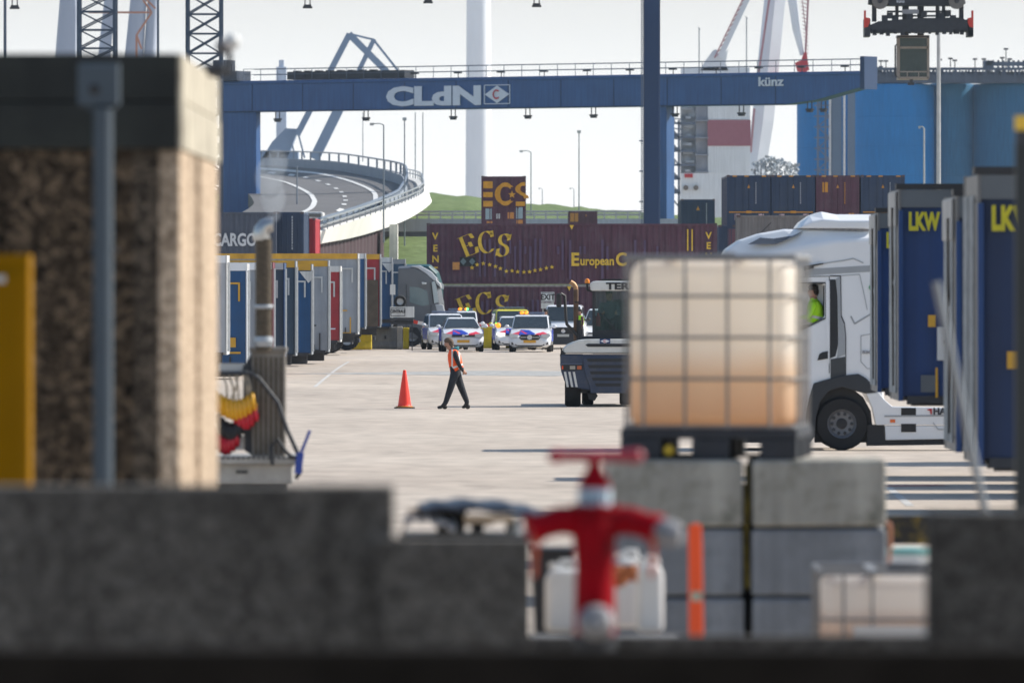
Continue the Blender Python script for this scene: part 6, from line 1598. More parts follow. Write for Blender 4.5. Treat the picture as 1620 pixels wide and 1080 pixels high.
m = WB(); m.box(xl, xr - .1, yB + .18, yB + 5.1, 0, zf); m.build('core', brick, bt)
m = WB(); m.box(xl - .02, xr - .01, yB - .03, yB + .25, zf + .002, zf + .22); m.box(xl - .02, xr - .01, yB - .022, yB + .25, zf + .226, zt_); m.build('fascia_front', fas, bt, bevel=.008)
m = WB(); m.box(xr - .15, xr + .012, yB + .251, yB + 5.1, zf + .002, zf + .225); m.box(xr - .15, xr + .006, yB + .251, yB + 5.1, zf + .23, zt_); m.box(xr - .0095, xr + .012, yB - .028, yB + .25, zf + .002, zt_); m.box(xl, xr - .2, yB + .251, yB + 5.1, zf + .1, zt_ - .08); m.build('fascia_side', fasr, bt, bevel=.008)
sP = 346.0
dp = M('downpipe_grey_blue', (.045, .065, .085), .5, var=.1, scale=4)
m = WB(); m.tube([P(163, 172, sP), (X(163, sP), Y(sP), 0)], .046, 14); p_ = m.build('downpipe', dp, bt, smooth=True)
m = WB(); m.pbox(123, 188, 100, 168, sP, .16, 0, -.02); m.pprism([(128, 168), (184, 168), (174, 180), (150, 180)], sP, .1); hp = m.build('rain_hopper', dp, bt, bevel=.008)
m = WB(); m.lathe([(.01, -.03), (.026, -.025), (.026, 0)], tuple(P(150, 142, sP)), 'y', 12); m.build('overflow_hole', black, hp)
m = WB(); m.pbox(142, 184, 391, 399, sP, .1, 0, -.01); m.build('pipe_bracket', dark, p_)
ct = thing('cabinet', 'yellow steel cabinet standing against the pebble-dashed wall at the left edge', 'cabinet', (X(0, 372), Y(372), 0))
ylc = M('cabinet_yellow', (.215, .105, .0), .6, spec=.04, var=.06, scale=3)
m = WB(); m.pbox(-60, 45, 402, 1640, 372, .35); m.build('body', ylc, ct, bevel=.004)
m = WB(); m.pbox(-60, 38, 432, 1640, 372, .02, 0, -.015); d_ = m.build('door', ylc, ct, bevel=.004)
m = WB(); m.pbox(-6, 9, 436, 447, 372, .02, 0, -.03); m.build('badge', alu, d_)

fl = thing('roof_floodlight', 'round floodlight and dome on a short mast at the roof corner of the pebble-dashed building', 'floodlight', tuple(P(350, 100, 325, 2)))
m = WB(); m.tube([P(351, 112, 322, 1.2), P(350, 70, 322, 1.2)], .016, 8); m.bar(P(318, 104, 322, 1.2), P(352, 98, 322, 1.2), .03); m.bar(P(322, 112, 322, 1.2), P(348, 92, 322, 1.2), .025); m.build('mast', dark, fl)
m = WB(); m.ball(tuple(P(340, 64, 322, 1.2)), .038); m.build('lamp_dome', M('dome_grey', (.12, .115, .12), .5), fl, smooth=True)
m = WB(); m.ball(tuple(P(354, 55, 322, 1.25)), .042); m.build('white_dome', dwhite, fl, smooth=True)
m = WB(); m.pbox(306, 346, 92, 112, 322, .14, 0, 1.1); m.build('junction_box', dark, fl, bevel=.02)
# block stack with the plastic tank
sK = 262.0; bg = M('block_greenish_grey', (.36, .35, .31), .9, var=.12, scale=3, streak=.3, bump=.4, bscale=25, dirt=(.13, .13, .10), dscale=5.0); bb = M('block_bluish_grey', (.22, .235, .255), .9, var=.12, scale=3, streak=.28, bump=.4, bscale=25, dirt=(.12, .13, .14), dscale=2.5)
def block(label, px0, px1, z0, z1, mat, grp=None, dy=0.0):
    x0, x1 = X(px0, sK) + random.uniform(-.006, .006), X(px1, sK) + random.uniform(-.006, .006); y = F / sK + dy
    t = thing('concrete_block', label, 'concrete block', ((x0 + x1) / 2, y, z0), 0, grp)
    m = WB(); m.box(x0, x1, y, y + .8, z0 + .004, z1 - .012); o = m.build('block', mat, t, bevel=.022); o.rotation_euler = (0, R(random.uniform(-.35, .35)), R(random.uniform(-.8, .8)))
    m = WB(); m.box(x0 + .05, x1 - .05, y + .05, y + .75, z0, z0 + .0039); m.build('bedding_strip', dark, t)
    return t
zts = [2.105, 1.687, 1.268, .85, .43]
nm = {(0, 0): 'top left grey concrete block of the stack, under the left half of the big tank', (0, 1): 'top right grey concrete block of the stack, under the big tank corner', (1, 0): 'middle row left concrete block of the stack, behind the orange post',
      (1, 1): 'middle row right concrete block of the stack, left of the small white drum', (2, 0): 'third row left concrete block, beside the foot of the orange post', (2, 1): 'third row right concrete block, behind the half-hidden small tank'}
for r_i in range(5):
    for c_i, (a, b) in enumerate(((958, 1176), (1190, 1404))):
        z1 = zts[r_i]; z0 = zts[r_i + 1] if r_i < 4 else 0.0
        block(nm.get((r_i, c_i), 'concrete block in the hidden lower courses of the tank stack'), a, b, z0, z1, bg if r_i == 0 else bb, None if r_i < 3 else 'lower courses of the block stack', .01 * (r_i % 2))
t = thing('ratchet_strap', 'yellow stained strap hanging in the gap between the two block columns', 'strap', tuple(P(1182, 800, sK, .1)))
m = WB(); m.tube([P(1181, 735, sK, .12), P(1183, 800, sK, .06), P(1180, 850, sK, .08), P(1183, 930, sK, .05)], .012, 6); m.build('webbing', M('strap_yellow_brown', (.22, .17, .03), .8, var=.5, scale=12), t)

def tank_mat(name, lo, hi, level):
    """cloudy plastic bottle: glows where sun comes through it; tinted below the liquid level"""
    m = bpy.data.materials.new(name); m.use_nodes = True; t = m.node_tree; N = t.nodes; L = t.links; o = N['Material Output']; b = N['Principled BSDF']
    c = N.new('ShaderNodeTexCoord'); sp_ = N.new('ShaderNodeSeparateXYZ'); L.new(c.outputs['Object'], sp_.inputs[0])
    n = N.new('ShaderNodeTexNoise'); n.inputs['Scale'].default_value = 3.0; L.new(c.outputs['Object'], n.inputs['Vector'])
    ma = N.new('ShaderNodeMath'); ma.operation = 'MULTIPLY_ADD'; L.new(n.outputs['Fac'], ma.inputs[0]); ma.inputs[1].default_value = .05; L.new(sp_.outputs['Z'], ma.inputs[2])
    r = N.new('ShaderNodeValToRGB'); e = r.color_ramp.elements; e[0].position = 0; e[0].color = (*lo[0], 1); e[1].position = 1; e[1].color = (*hi, 1)
    mr = N.new('ShaderNodeMapRange'); mr.inputs['From Min'].default_value = .1; mr.inputs['From Max'].default_value = 1.1; L.new(ma.outputs[0], mr.inputs['Value']); L.new(mr.outputs[0], r.inputs[0])
    q = (level - .04)
    k = e.new(.28); k.color = (*lo[1], 1); k = e.new(q - .06); k.color = (*lo[2], 1); k = e.new(q + .10); k.color = (*hi, 1)
    L.new(r.outputs[0], b.inputs['Base Color']); b.inputs['Roughness'].default_value = .45
    tr = N.new('ShaderNodeBsdfTranslucent'); L.new(r.outputs[0], tr.inputs[0])
    mx = N.new('ShaderNodeMixShader'); mx.inputs[0].default_value = .55; L.new(b.outputs[0], mx.inputs[1]); L.new(tr.outputs[0], mx.inputs[2]); L.new(mx.outputs[0], o.inputs[0])
    return m
hi_ = (.95, .90, .81)
tkm = tank_mat('tank_plastic', ((.74, .42, .22), (.82, .58, .39), (.84, .64, .46)), hi_, .50)
cage = M('cage_galvanised', (.22, .22, .22), .5, .2, var=.15, scale=9); palm = M('pallet_black_blue', (.020, .024, .032), .6, var=.3, scale=7)
def ibc(label, loc, rz, mat, plate=False, name='plastic_tank', rails=(.185, .455, .69, .925), bars=(-.385, -.14, .11, .36)):
    t = thing(name, label, 'tank', loc, rz); w_, d_ = .50, .58
    m = MB(); m.box(-w_ + .03, w_ - .03, -d_ + .03, d_ - .03, .175, 1.125); m.build('bottle', mat, t, bevel=.085, seg=4, smooth=True)
    m = MB()
    for z in rails: 
        for y in (-d_, d_): m.tube([(-w_ + .03, y, z), (w_ - .03, y, z)], .0085, 8)
        for x in (-w_, w_): m.tube([(x, -d_ + .03, z), (x, d_ - .03, z)], .0085, 8)
        for x in (-1, 1):
            for y in (-1, 1): m.tube([(x * (w_ - .03), y * d_, z), (x * (w_ - .008), y * (d_ - .008), z), (x * w_, y * (d_ - .03), z)], .0085, 8)
    m.build('horizontal_tubes', cage, t, smooth=True)
    m = MB()
    for x in bars:
        for y in (-d_ - .008, d_ + .008): m.tube([(x, y, .17), (x, y, 1.14)], .0085, 8)
    for y in (-.42, -.14, .14, .42):
        for x in (-w_ - .008, w_ + .008): m.tube([(x, y, .17), (x, y, 1.14)], .0085, 8)
    m.build('vertical_tubes', cage, t, smooth=True)
    m = MB()
    for y in (-d_, d_): m.tube([(-w_, y, 1.145), (w_, y, 1.145)], .016, 8)
    for x in (-w_, w_): m.tube([(x, -d_, 1.145), (x, d_, 1.145)], .016, 8)
    for x in (-.2, .2): m.bar((x, -d_, 1.15), (x, d_, 1.15), .05, .012)
    m.build('top_frame', cage, t)
    m = MB(); m.lathe([(.11, 1.12), (.115, 1.165), (.10, 1.175), (.001, 1.178)], (.0, .0, 0), 'z', 20); m.build('lid', black, t)
    m = MB(); m.box(-w_ - .02, w_ + .02, -d_ - .01, d_ + .01, .115, .172)
    for x0, x1 in ((-w_ - .02, -.28), (-.10, .12), (.30, w_ + .02)):
        for y0, y1 in ((-d_ - .01, -.42), (-.1, .1), (.42, d_ + .01)): m.box(x0, x1, y0, y1, .0, .114)
    for y0 in (-.5, 0, .5): m.box(-w_ - .02, w_ + .02, y0 - .05, y0 + .05, -.0, .02) if y0 == 0 else None
    m.build('pallet', palm, t, bevel=.008)
    m = MB(); m.lathe([(.001, -.02), (.03, -.018), (.032, .02)], (-.235, -d_ - .0, .05), 'y', 12); m.build('yellow_valve_cap', M('cap_yellow', (.60, .40, .02), .5), t)
    if plate: m = MB(); m.box(-.32, .30, -d_ - .03, -d_ - .02, .72, .85); m.build('cage_label_plate', alu, t)
    return t
yk = Y(sK)
ibc('large caged plastic tank half full of amber liquid on top of the concrete blocks', (X(1134, 258), yk + .66, 2.095), R(-6.5), tkm).scale = (1.03, 1, 1.065)
sI = 285.0
tkm2 = tank_mat('tank_plastic_pink', ((.60, .34, .18), (.62, .44, .33), (.66, .50, .40)), (.80, .78, .74), .82)
ibc('second caged plastic tank, low at right in front of the block stack', (X(1297, sI) + .51, Y(sI) + .66, Z(902, sI) - 1.16), R(0), tkm2, True, rails=(.185, .455, .885), bars=(-.375, -.215, .40))
pl2 = thing('loading_plinth', 'hidden concrete step under the second caged tank', 'plinth', (X(1440, 285), Y(285) + .1, 0)); m = WB(); z_ = Z(902, sI) - 1.162; m.box(X(1300, 285), X(1640, 285), Y(285) - .1, Y(285) + 1.6, 0, z_); m.build('slab', bb, pl2)
t = thing('gap_shade_sheet', 'black sheet added for the shade behind the gap between the two block columns', 'sheet', (X(1183, sK), yk + .83, 0)); m = MB(); m.box(-.25, .25, 0, .02, 0, 1.93); m.build('sheet', black, t)  # dark filler added to make the lower gap look shaded
t = thing('waste_bin', 'black bin standing left behind the white jerrycans', 'bin', (X(878, 285), Y(285), 0)); m = WB(); m.prism([(X(846, 285), Z(1010, 285)), (X(842, 285), Z(872, 285)), (X(906, 285), Z(872, 285)), (X(902, 285), Z(1010, 285))], Y(285), Y(285) + .3); m.box(X(846, 285), X(902, 285), Y(285) + .01, Y(285) + .29, 0, Z(1010.5, 285)); m.build('bin_body', black, t, bevel=.01); m = WB(); m.box(X(838, 285), X(910, 285), Y(285) - .02, Y(285) + .32, Z(872, 285), Z(866, 285)); m.build('bin_lid', dark, t, bevel=.006)
# orange post
so = 300.0
t = thing('delineator_post', 'upright orange plastic marker post before the concrete blocks', 'marker post', (X(1103, so), Y(so), 0))
m = WB(); m.prism([(X(1092, so), 0), (X(1120, so), 0), (X(1110, so), Z(832, so)), (X(1106, so), Z(828, so)), (X(1094, so), Z(828, so)), (X(1089, so), Z(834, so))], Y(so), Y(so) + .04); m.build('blade', orange, t, bevel=.006)
m = WB(); m.pbox(1093.5, 1111.5, 935, 950, so, .02, 0, -.006); m.build('pale_band', M('band_pale_green', (.35, .38, .30), .6, var=.3, scale=15), t)
m = WB(); m.box(X(1085, so), X(1125, so), Y(so) - .1, Y(so) + .15, 0, .08); m.build('foot', black, t)
# jerrycans on a plinth
pl = thing('loading_plinth', 'grey concrete plinth carrying the white jerrycans behind the hydrant', 'plinth', (X(960, 305), Y(305), 0)); m = WB(); m.pbox(840, 1075, 1010, 1412, 305, .7, 0, .0); m.build('slab', bb, pl)
jm = M('jerrycan_white', (.62, .63, .62), .45, var=.06, scale=5, spec=.4)
def jerry(label, p0, p1, top, s_, dy, tilt=0):
    t = thing('jerrycan', label, 'jerrycan', (X((p0 + p1) / 2, s_), Y(s_) + dy, Z(1010, 305)))
    w_ = (p1 - p0) / s_; h = Z(top, s_) - Z(1010, 305)
    m = MB(); m.prism([(-w_ / 2, .0), (w_ / 2, 0), (w_ / 2, h * .78), (w_ * .36, h * .93), (-w_ * .30, h * .93), (-w_ / 2, h * .80)], 0, .2); m.build('body', jm, t, bevel=.035, seg=3, smooth=True)
    m = MB(); m.tube([(-w_ * .12, .1, h * .92), (-w_ * .08, .1, h * 1.02), (w_ * .25, .1, h * 1.02), (w_ * .30, .1, h * .92)], .016, 8); m.build('handle', jm, t, smooth=True)
    m = MB(); m.lathe([(.03, h * .92), (.032, h * 1.0), (.001, h * 1.01)], (-w_ * .26, .1, 0), 'z', 12); m.build('cap', dwhite, t)
    return t
jerry('white jerrycan left of the red hydrant body', 862, 925, 892, 300, .05)
jerry('white jerrycan directly right of the red hydrant body, with an orange cap rag', 972, 1018, 876, 297, .12)
jerry('tall white jerrycan in the sun, right one of the three', 1006, 1050, 884, 300, .0)
t = thing('rag', 'brown-orange rag hanging beside the hydrant over the white jerrycan', 'rag', tuple(P(988, 910, 310)))
m = WB(); vs = []; 
for j in range(7):
    for i in range(7): vs.append(P(968 + 40 * i / 6, 893 + (30 + 6 * math.sin(i)) * j / 6, 310, .02 * math.sin(i * 2.1 + j) - .03))
m.add(vs, [(j * 7 + i, j * 7 + i + 1, (j + 1) * 7 + i + 1, (j + 1) * 7 + i) for j in range(6) for i in range(6)])
o = m.build('cloth', M('rag_rust', (.38, .14, .06), .9, var=.2), t); sf = o.modifiers.new('thick', 'SOLIDIFY'); sf.thickness = .008
# hydrant
sh = 442.0
ht = thing('fire_hydrant', 'red two-arm fire hydrant with a tee handle and silver caps in the foreground', 'hydrant', (X(942, sh), Y(sh), 0))
hr = M('hydrant_red', (.30, .002, .008), .6, var=.10, scale=8, spec=.06, bump=.5, bscale=35, dirt=(.11, .006, .010), dscale=9); hcap = M('cap_silver', (.22, .22, .23), .6, .2, var=.25, scale=12)
c0 = (X(941, sh), Y(sh) + .09, 0)
m = WB(); m.lathe([(33 / sh, Z(1004, sh)), (32 / sh, Z(965, sh)), (31 / sh, Z(895, sh)), (35 / sh, Z(850, sh)), (36 / sh, Z(822, sh)), (29 / sh, Z(806, sh)), (27 / sh, Z(803, sh)), (26 / sh, Z(770, sh)), (24 / sh, Z(762, sh)), (12 / sh, Z(742, sh)), (9 / sh, Z(730, sh)), (.001, Z(728, sh))], c0, 'z', 24); m.build('barrel', hr, ht, smooth=True)
m = WB(); m.lathe([(33.2 / sh, 0), (33.2 / sh, Z(1010, sh)), (37 / sh, Z(1010, sh)), (37 / sh, Z(1004.2, sh)), (20 / sh, Z(1004.2, sh))], c0, 'z', 24); m.build('base_pipe', dark, ht, smooth=True)
for d in (-1, 1):
    m = WB(); zc = Z(836, sh); m.tube([P(941 + d * 15, 826, sh, .09), P(941 + d * 55, 824, sh, .08), P(941 + d * 76, 830, sh, .06), P(941 + d * 92, 836, sh, .04)], [25 / sh, 23 / sh, 21 / sh, 21 / sh], 14); a_ = m.build('arm', hr, ht, smooth=True)
    m = WB(); m.tube([P(941 + d * 90, 835, sh, .04), P(941 + d * 104, 839, sh, .03)], [25 / sh, 25 / sh], 14); m.build('coupling', hr, a_, smooth=True)
    if d > 0:
        m = WB(); m.tube([P(1042, 838, sh, .02), P(1062, 844, sh, .0), P(1078, 847, sh, -.01)], [20 / sh, 22 / sh, 15 / sh], 14); m.build('outlet_cap', hcap, a_, smooth=True)
    m = WB(); m.tube([P(941 + d * 92, 850, sh, .0), P(941 + d * 94, 880, sh, .01), P(941 + d * (96 if d < 0 else 90), 912, sh, .02)], .010, 6); m.build('cap_chain', M('strap_orange_red', (.55, .09, .03), .6, var=.3, scale=20), ht)
m = WB(); m.tube([P(876, 722, sh, .09), P(1012, 722, sh, .09)], .022, 12)
for a in (880, 1006): m.ball(tuple(P(a, 722, sh, .09)), .027, sc=(1.2, 1, 1))
m.lathe([(.03, Z(733, sh)), (.034, Z(718, sh)), (.02, Z(714, sh)), (.001, Z(713, sh))], c0, 'z', 14); m.build('tee_handle', M('handle_red_gloss', (.32, .008, .02), .25, var=.1, coat=.4), ht, smooth=True)
m = WB()
k = 24; zz0, zz1 = Z(800, sh), Z(773, sh); rr0 = 27.6 / sh; vs = []
for j in range(2):
    for i in range(k + 1): a = R(180 + 15 + 150 * i / k); vs.append((c0[0] + rr0 * math.cos(a), c0[1] + rr0 * math.sin(a), (zz0, zz1)[j]))
m.add(vs, [(i, i + 1, i + k + 2, i + k + 1) for i in range(k)])
stk = M('sticker_pale_blue', (.45, .55, .62), .5, var=.2, scale=30); o = m.build('inspection_sticker', stk, ht, smooth=True)
m = WB()
for i in range(5):
    if i == 2: continue
    q0 = P(924 + i * 8, 795, sh, .0); m.box(q0.x, q0.x + .011, Y(sh) + .018, Y(sh) + .024, q0.z, q0.z + .03)
m.build('sticker_print', M('sticker_ink', (.12, .20, .28), .6), o)
m = WB(); m.lathe([(.0005, -.055), (18 / sh, -.05), (27 / sh, -.02), (29 / sh, .03), (24 / sh, .05)], tuple(P(943, 984, sh, .0)), 'y', 24); fc = m.build('front_outlet_cap', hcap, ht, smooth=True)
m = WB(); m.lathe([(.0005, -.085), (12 / sh, -.08), (13 / sh, -.05)], tuple(P(943, 984, sh, .0)), 'y', 6); m.build('cap_nut', M('nut_grey', (.28, .28, .29), .5, .4), fc)
m = WB(); m.lathe([(29 / sh, Z(812, sh)), (40 / sh, Z(811, sh)), (40 / sh, Z(803, sh)), (27 / sh, Z(801, sh))], c0, 'z', 24)
for k in range(8):
    a = 2 * math.pi * (k + .3) / 8; m.lathe([(.001, Z(797.5, sh)), (.009, Z(798, sh)), (.009, Z(803, sh))], (c0[0] + .078 * math.cos(a), c0[1] + .078 * math.sin(a), 0), 'z', 6)
m.build('bonnet_flange', hr, ht, smooth=True)
# scrap heap behind the wall step
sj = 330.0
ck = thing('trestle_table', 'grey work platform behind the wall step carrying planks and sheeting', 'platform', (X(735, sj), Y(sj), 0)); m = WB(); m.pbox(632, 840, 846, 852, sj, .7); 
for a in (640, 828):
    for d in (.05, .6): m.box(X(a, sj), X(a + 8, sj), Y(sj) + d, Y(sj) + d + .03, 0, Z(852, sj))
m.build('platform', dark, ck)
woodm = M('scrap_wood', (.42, .33, .23), .8, var=.3, scale=8); 
for lab, p0, p1, q0, q1, dy, rzz in (('pale wooden plank lying on the scrap platform, front one', 735, 812, 815, 826, .0, 3), ('weathered plank end leaning at the left of the scrap platform', 645, 676, 806, 820, .1, -12), ('thin plank lying further back on the scrap platform', 690, 780, 826, 834, .3, 6)):
    t = thing('wooden_plank', lab, 'plank', tuple(P((p0 + p1) / 2, q1, sj, dy)), R(rzz)); w_ = (p1 - p0) / sj; m = MB(); m.box(-w_ / 2, w_ / 2, 0, .15, 0, (q1 - q0) / sj); m.build('board', woodm, t, bevel=.004)
tb_ = M('sheet_black', (.012, .014, .02), .35, var=.3, scale=6, spec=.6)
def sheet(label, pts, dep, amp, mt, name='plastic_sheet'):
    t = thing(name, label, 'sheet', tuple(P(*pts[0], sj))); m = WB(); n = 24; rows = []
    for j in range(8):
        r_ = []
        for i in range(n + 1):
            u = i / n * (len(pts) - 1); k = min(int(u), len(pts) - 2); f = u - k
            a = pts[k][0] + (pts[k + 1][0] - pts[k][0]) * f; b = pts[k][1] + (pts[k + 1][1] - pts[k][1]) * f
            q = P(a, b, sj, dep * j / 7); q.z += amp * math.sin(i * 1.3 + j * .9) - .012 * (j - 3.5) ** 2 * .3; r_.append(q)
        rows.append(r_)
    vs = [p for r_ in rows for p in r_]; m.add(vs, [(j * (n + 1) + i, j * (n + 1) + i + 1, (j + 1) * (n + 1) + i + 1, (j + 1) * (n + 1) + i) for j in range(7) for i in range(n)])
    o = m.build('sheet', mt, t, smooth=True); sf = o.modifiers.new('thick', 'SOLIDIFY'); sf.thickness = .01
sheet('glossy black plastic sheet draped over the top of the scrap pile', [(660, 800), (690, 795), (740, 793), (800, 797), (840, 806), (856, 812)], .5, .006, tb_)
sheet('crumpled grey-white sheet at the left of the scrap pile', [(634, 842), (640, 812), (660, 806), (690, 812), (720, 822)], .3, .012, M('sheet_grey', (.36, .36, .37), .6, var=.2))
m_ = MB()
for lab, a, b, c, d, mt, nm_ in (('dark metal crate on the scrap platform under the black sheet', 690, 735, 812, 846, dark, 'metal_crate'), ('small dark box on the scrap platform beside the pale plank', 745, 765, 827, 846, dark, 'metal_crate'), ('round grey metal can at the right end of the scrap platform', 800, 826, 822, 846, steel, 'metal_can')):
    t = thing(nm_, lab, 'crate' if 'crate' in nm_ else 'can', tuple(P((a + b) / 2, d, sj, .25))); m = MB(); w_ = (b - a) / sj; h = (d - c) / sj
    if nm_ == 'metal_can':
        m.lathe([(w_ / 2, 0), (w_ / 2, h), (w_ / 2 - .01, h), (w_ / 2 - .012, h - .02), (.001, h - .02)], (0, 0, 0), 'z', 18); m.build('can_body', mt, t)
    else:
        m.box(-w_ / 2, w_ / 2, 0, .2, 0, h); m.build('crate_box', mt, t, bevel=.006); m = MB(); m.box(-w_ / 2 - .006, w_ / 2 + .006, -.006, .206, h - .012, h + .004); m.build('lid', dark, t)
# leaning pole and edge post
sl_ = 330.0
t = thing('leaning_pole', 'bare galvanised pole leaning to the left before the blue trailers', 'pole', (X(1640, sl_), Y(sl_), 0)); m = WB(); a = P(1481, 446, sl_); b = P(1522, 640, sl_); c = P(1559, 812, sl_); d = c + (c - b) * (c.z / (b.z - c.z)); m.tube([a, b, c, d], .0215, 10); m.build('tube', M('pole_dull_zinc', (.22, .24, .26), .5, .4, var=.15), t, smooth=True)
s_e = 300.0
t = thing('steel_post', 'dark steel post with a yellow cap box at the right edge of the picture', 'post', (X(1616, s_e), Y(s_e), 0))
m = WB(); m.box(X(1607, s_e), X(1650, s_e), Y(s_e), Y(s_e) + .1, 0, Z(228, s_e)); m.build('post', M('post_dark_green', (.022, .028, .03), .6, var=.2), t)
m = WB(); m.pbox(1607, 1652, 183, 206, s_e, .12, 0, -.01); m.build('yellow_cap', yellow, t); m = WB(); m.pbox(1608, 1651, 206.5, 228, s_e, .1, 0, 0); m.build('cap_collar', dark, t)
# things right of the stack
s_d = 235.0
t = thing('plastic_drum', 'white drum with a teal lid behind the small caged tank', 'drum', (X(1440, s_d), Y(s_d), 0)); r_ = 36 / s_d; m = WB(); zt2 = Z(868, s_d); m.lathe([(r_, 0), (r_ * 1.03, zt2 * .3), (r_, zt2 * .35), (r_ * 1.03, zt2 * .65), (r_, zt2 * .7), (r_, zt2 - .03), (.01, zt2 - .03)], (X(1440, s_d), Y(s_d) + r_, 0), 'z', 24); m.build('body', jm, t, smooth=True)
m = WB(); m.lathe([(r_ * 1.03, zt2 - .04), (r_ * 1.03, zt2), (.01, zt2 + .01)], (X(1440, s_d), Y(s_d) + r_, 0), 'z', 24); m.build('lid', M('lid_teal', (.20, .42, .40), .5), t)
s_y = 215.0
t = thing('machine_guard', 'dark machine guard with flaking yellow paint above the white drum', 'machine guard', (X(1445, s_y), Y(s_y), 0)); m = WB(); m.pbox(1400, 1500, 816, 860, s_y, .2); m.box(X(1400, s_y), X(1410, s_y), Y(s_y), Y(s_y) + .1, 0, Z(860, s_y)); m.box(X(1490, s_y), X(1500, s_y), Y(s_y), Y(s_y) + .1, 0, Z(860, s_y)); m.build('panel', M('flaking_black_yellow', (.014, .013, .012), .7, var=.3, dirt=(.26, .17, .012), dscale=7), t)
t = thing('copper_hose', 'thin copper coloured hose hanging at the right end of the block stack', 'hose', tuple(P(1405, 828, 268))); m = WB(); m.tube([P(1403, 826, 268), P(1408, 830, 268), P(1409, 860, 268), P(1406, 892, 268), P(1402, 896, 268)], .012, 8); m.build('hose', M('copper', (.50, .22, .13), .35, .6, var=.2, scale=12), t, smooth=True)

# ---- yard tractor tail at the left with its exhaust stack
sx = 160.0
xt = thing('yard_tractor', 'rear of a yard tractor with a tall exhaust stack beside the pebble-dashed building', 'yard tractor', (X(380, sx), Y(sx), 0))
mesh_m = M('perforated_shield', (.085, .066, .045), .55, .4, var=.35, scale=25); shm = M('tail_grey_brown', (.20, .18, .155), .6, .2, var=.2, scale=6, streak=.2)
m = WB(); m.tube([P(417, 555, sx), P(417, 378, sx)], .082, 16); m.build('exhaust_stack', mesh_m, xt, smooth=True)
m = WB(); m.tube([P(414, 380, sx), P(413.5, 372, sx), P(415, 364, sx), P(420, 358, sx), P(427, 355, sx), P(432, 355, sx)], [.085, .088, .085, .08, .075, .07], 16); m.build('exhaust_tip', M('stainless', (.55, .54, .52), .28, .85, var=.08), xt, smooth=True)
m = WB(); m.lathe([(.095, -.02), (.10, 0), (.095, .02)], tuple(P(417, 485, sx)), 'z', 18); m.lathe([(.09, -.05), (.10, 0), (.09, .05)], tuple(P(417, 540, sx)), 'z', 18); m.pbox(418, 432, 483, 488, sx, .12); m.build('clamp', steel, xt)
m = WB(); m.pbox(398, 451, 556, 728, sx, .45); m.pbox(395, 453, 549, 557, sx, .5, 0, -.02); m.build('silencer_box', shm, xt, bevel=.01)
m = WB()
for k in range(6): a = 403 + k * 8; m.pbox(a, a + 3.5, 565, 718, sx, .02, 0, -.012)
m.build('silencer_louvres', mesh_m, xt)
m = WB(); m.pprism([(384, 580), (398, 560), (398, 720), (386, 712)], sx, .4, 0, .05); m.build('intake_duct', dark, xt)
m = WB(); m.pbox(180, 470, 722, 733, sx, 1.6, 0, -.15); m.pbox(180, 462, 733.5, 764, sx, 1.4, 0, -.05); m.build('deck', M('deck_pale_steel', (.34, .33, .31), .5, .3, var=.2, scale=5), xt, bevel=.008)
m = WB(); m.pbox(374, 392, 744, 748, sx, .02, 0, -.065)
for k in range(14): m.pbox(352 + k * 8, 356 + k * 8, 722, 725, sx, .02, 0, -.165)
m.build('deck_slots', black, xt)
m = WB(); m.tube([P(345, 590, sx, -.1), P(398, 590, sx, -.1), P(410, 598, sx, -.1), P(440, 636, sx, -.1), P(455, 680, sx, -.1), P(474, 722, sx, -.1), P(476, 745, sx, -.1), P(468, 756, sx, -.1)], .022, 10); m.build('grab_rail', dark, xt, smooth=True)
m = WB(); m.tube([P(432, 735, sx, -.2), P(430, 705, sx, -.2), P(440, 694, sx, -.2), P(452, 712, sx, -.2), P(462, 722, sx, -.2), P(476, 724, sx, -.2)], .02, 8); m.build('brake_hose', black, xt, smooth=True)
m = WB(); m.bar(P(472, 748, sx, -.2), P(476, 715, sx, -.2), .07, .07); m.bar(P(476, 718, sx, -.2), P(491, 680, sx, -.2), .04, .03); m.build('blue_tap_lever', M('lever_blue', (.015, .05, .30), .4), xt, bevel=.004)
def coil(name, px, py, r, tr, mt, turns=5, dy=-.1, sag=1.0):
    m = WB(); pts = []
    c = P(px, py, sx, dy)
    for k in range(turns * 14): a = 2 * math.pi * k / 14; pts.append((c.x + r * (k / (turns * 14) - .5) * 2, c.y + .07 * math.cos(a), c.z + .085 * math.sin(a) - .10 * sag * math.sin(math.pi * k / (turns * 14))))
    m.tube(pts, tr, 6); m.build(name, mt, xt, smooth=True)
coil('yellow_air_coil', 373, 632, .20, .024, M('air_hose_yellow', (.72, .36, .01), .35), 9)
coil('red_air_coil', 388, 648, .12, .022, M('air_hose_red', (.50, .012, .03), .35), 6, -.05)
coil('black_cable_coil', 366, 668, .13, .022, black, 7, -.02); coil('red_air_coil', 358, 688, .12, .022, MATS['air_hose_red'], 6, -.0)
m = WB()
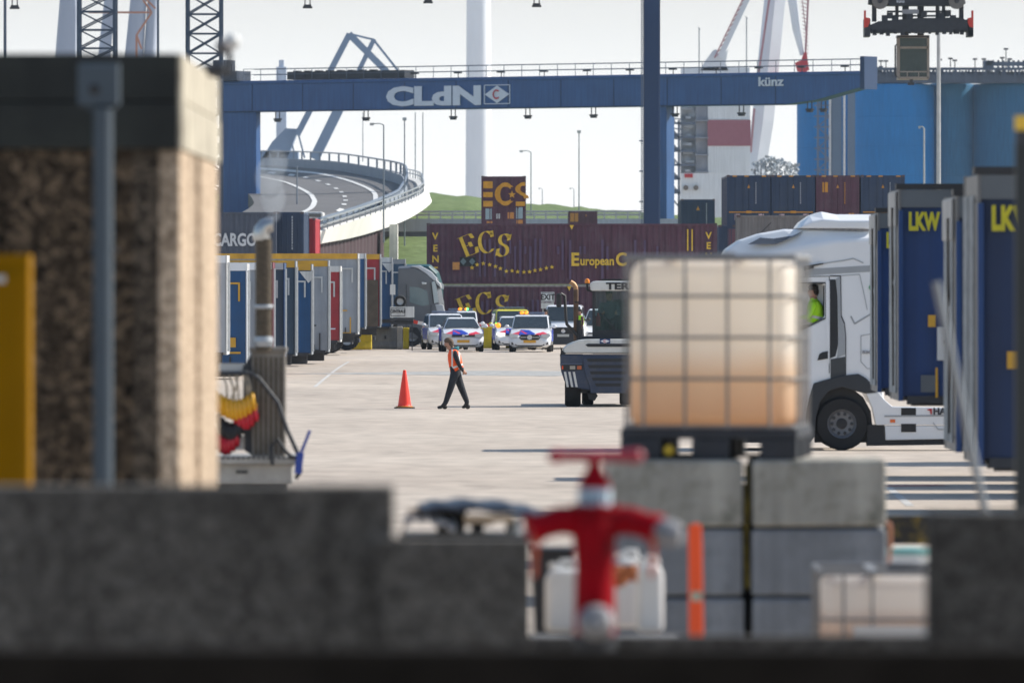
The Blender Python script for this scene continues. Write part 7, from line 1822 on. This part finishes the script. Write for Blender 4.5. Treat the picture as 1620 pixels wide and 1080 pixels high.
for a, b in ((352, 360), (360, 372), (370, 378), (378, 366), (384, 392), (390, 396)): m.tube([P(a, 586, sx, -.08), P((a + b) / 2 + 3, 610, sx, -.12), P(b, 632, sx, -.1)], .012, 6)
m.build('hose_strands', M('hose_tan', (.36, .30, .22), .5, var=.5, scale=20), xt)
m = WB(); m.pbox(346, 396, 575, 592, sx, .03, 0, .1); m.pbox(352, 384, 690, 712, sx, .25, 0, .1); m.build('hose_rack', alu, xt)
m = WB(); m.pbox(150, 450, 764.5, 800, sx, 1.0, 0, .1); m.pbox(150, 330, 540, 722, sx, 1.4, 0, 0); m.build('chassis', dark, xt)
for a in (250, 420):
    for q in (.15, 1.3): wheel(xt, (X(a, sx) - xt.location.x, q, .5), .5, .35, 'y')
sm = bpy.data.materials.new('smoke'); sm.use_nodes = True; st_ = sm.node_tree; st_.nodes.clear()
so_ = st_.nodes.new('ShaderNodeOutputMaterial'); sv_ = st_.nodes.new('ShaderNodeVolumePrincipled'); sv_.inputs['Color'].default_value = (.85, .9, .95, 1); sv_.inputs['Density'].default_value = 1.9
st_.links.new(sv_.outputs[0], so_.inputs['Volume'])
m = MB()
for px, py, r, zc in ((433, 338, .07, 1.2), (431, 312, .13, 1.4), (425, 280, .15, 1.4), (437, 258, .12, 1.2)): m.ball(tuple(P(px, py, sx, .1 + .02 * px % .3)), r, 0, (1, 1, zc), 16)
struct(m.build('exhaust_smoke', sm, smooth=True), 'stuff')
# ================================================================ AIR
hz = MB(); hz.box(-3200, 3200, -400, 4400, -1.0, 125.0)
hm = bpy.data.materials.new('haze_air'); hm.use_nodes = True; ht_ = hm.node_tree; ht_.nodes.clear()
ho = ht_.nodes.new('ShaderNodeOutputMaterial'); hv = ht_.nodes.new('ShaderNodeVolumePrincipled')
hv.inputs['Color'].default_value = (.72, .86, 1.0, 1); hv.inputs['Density'].default_value = 0.000055; hv.inputs['Anisotropy'].default_value = 0.0
ht_.links.new(hv.outputs[0], ho.inputs['Volume'])
struct(hz.build('haze', hm), 'stuff')
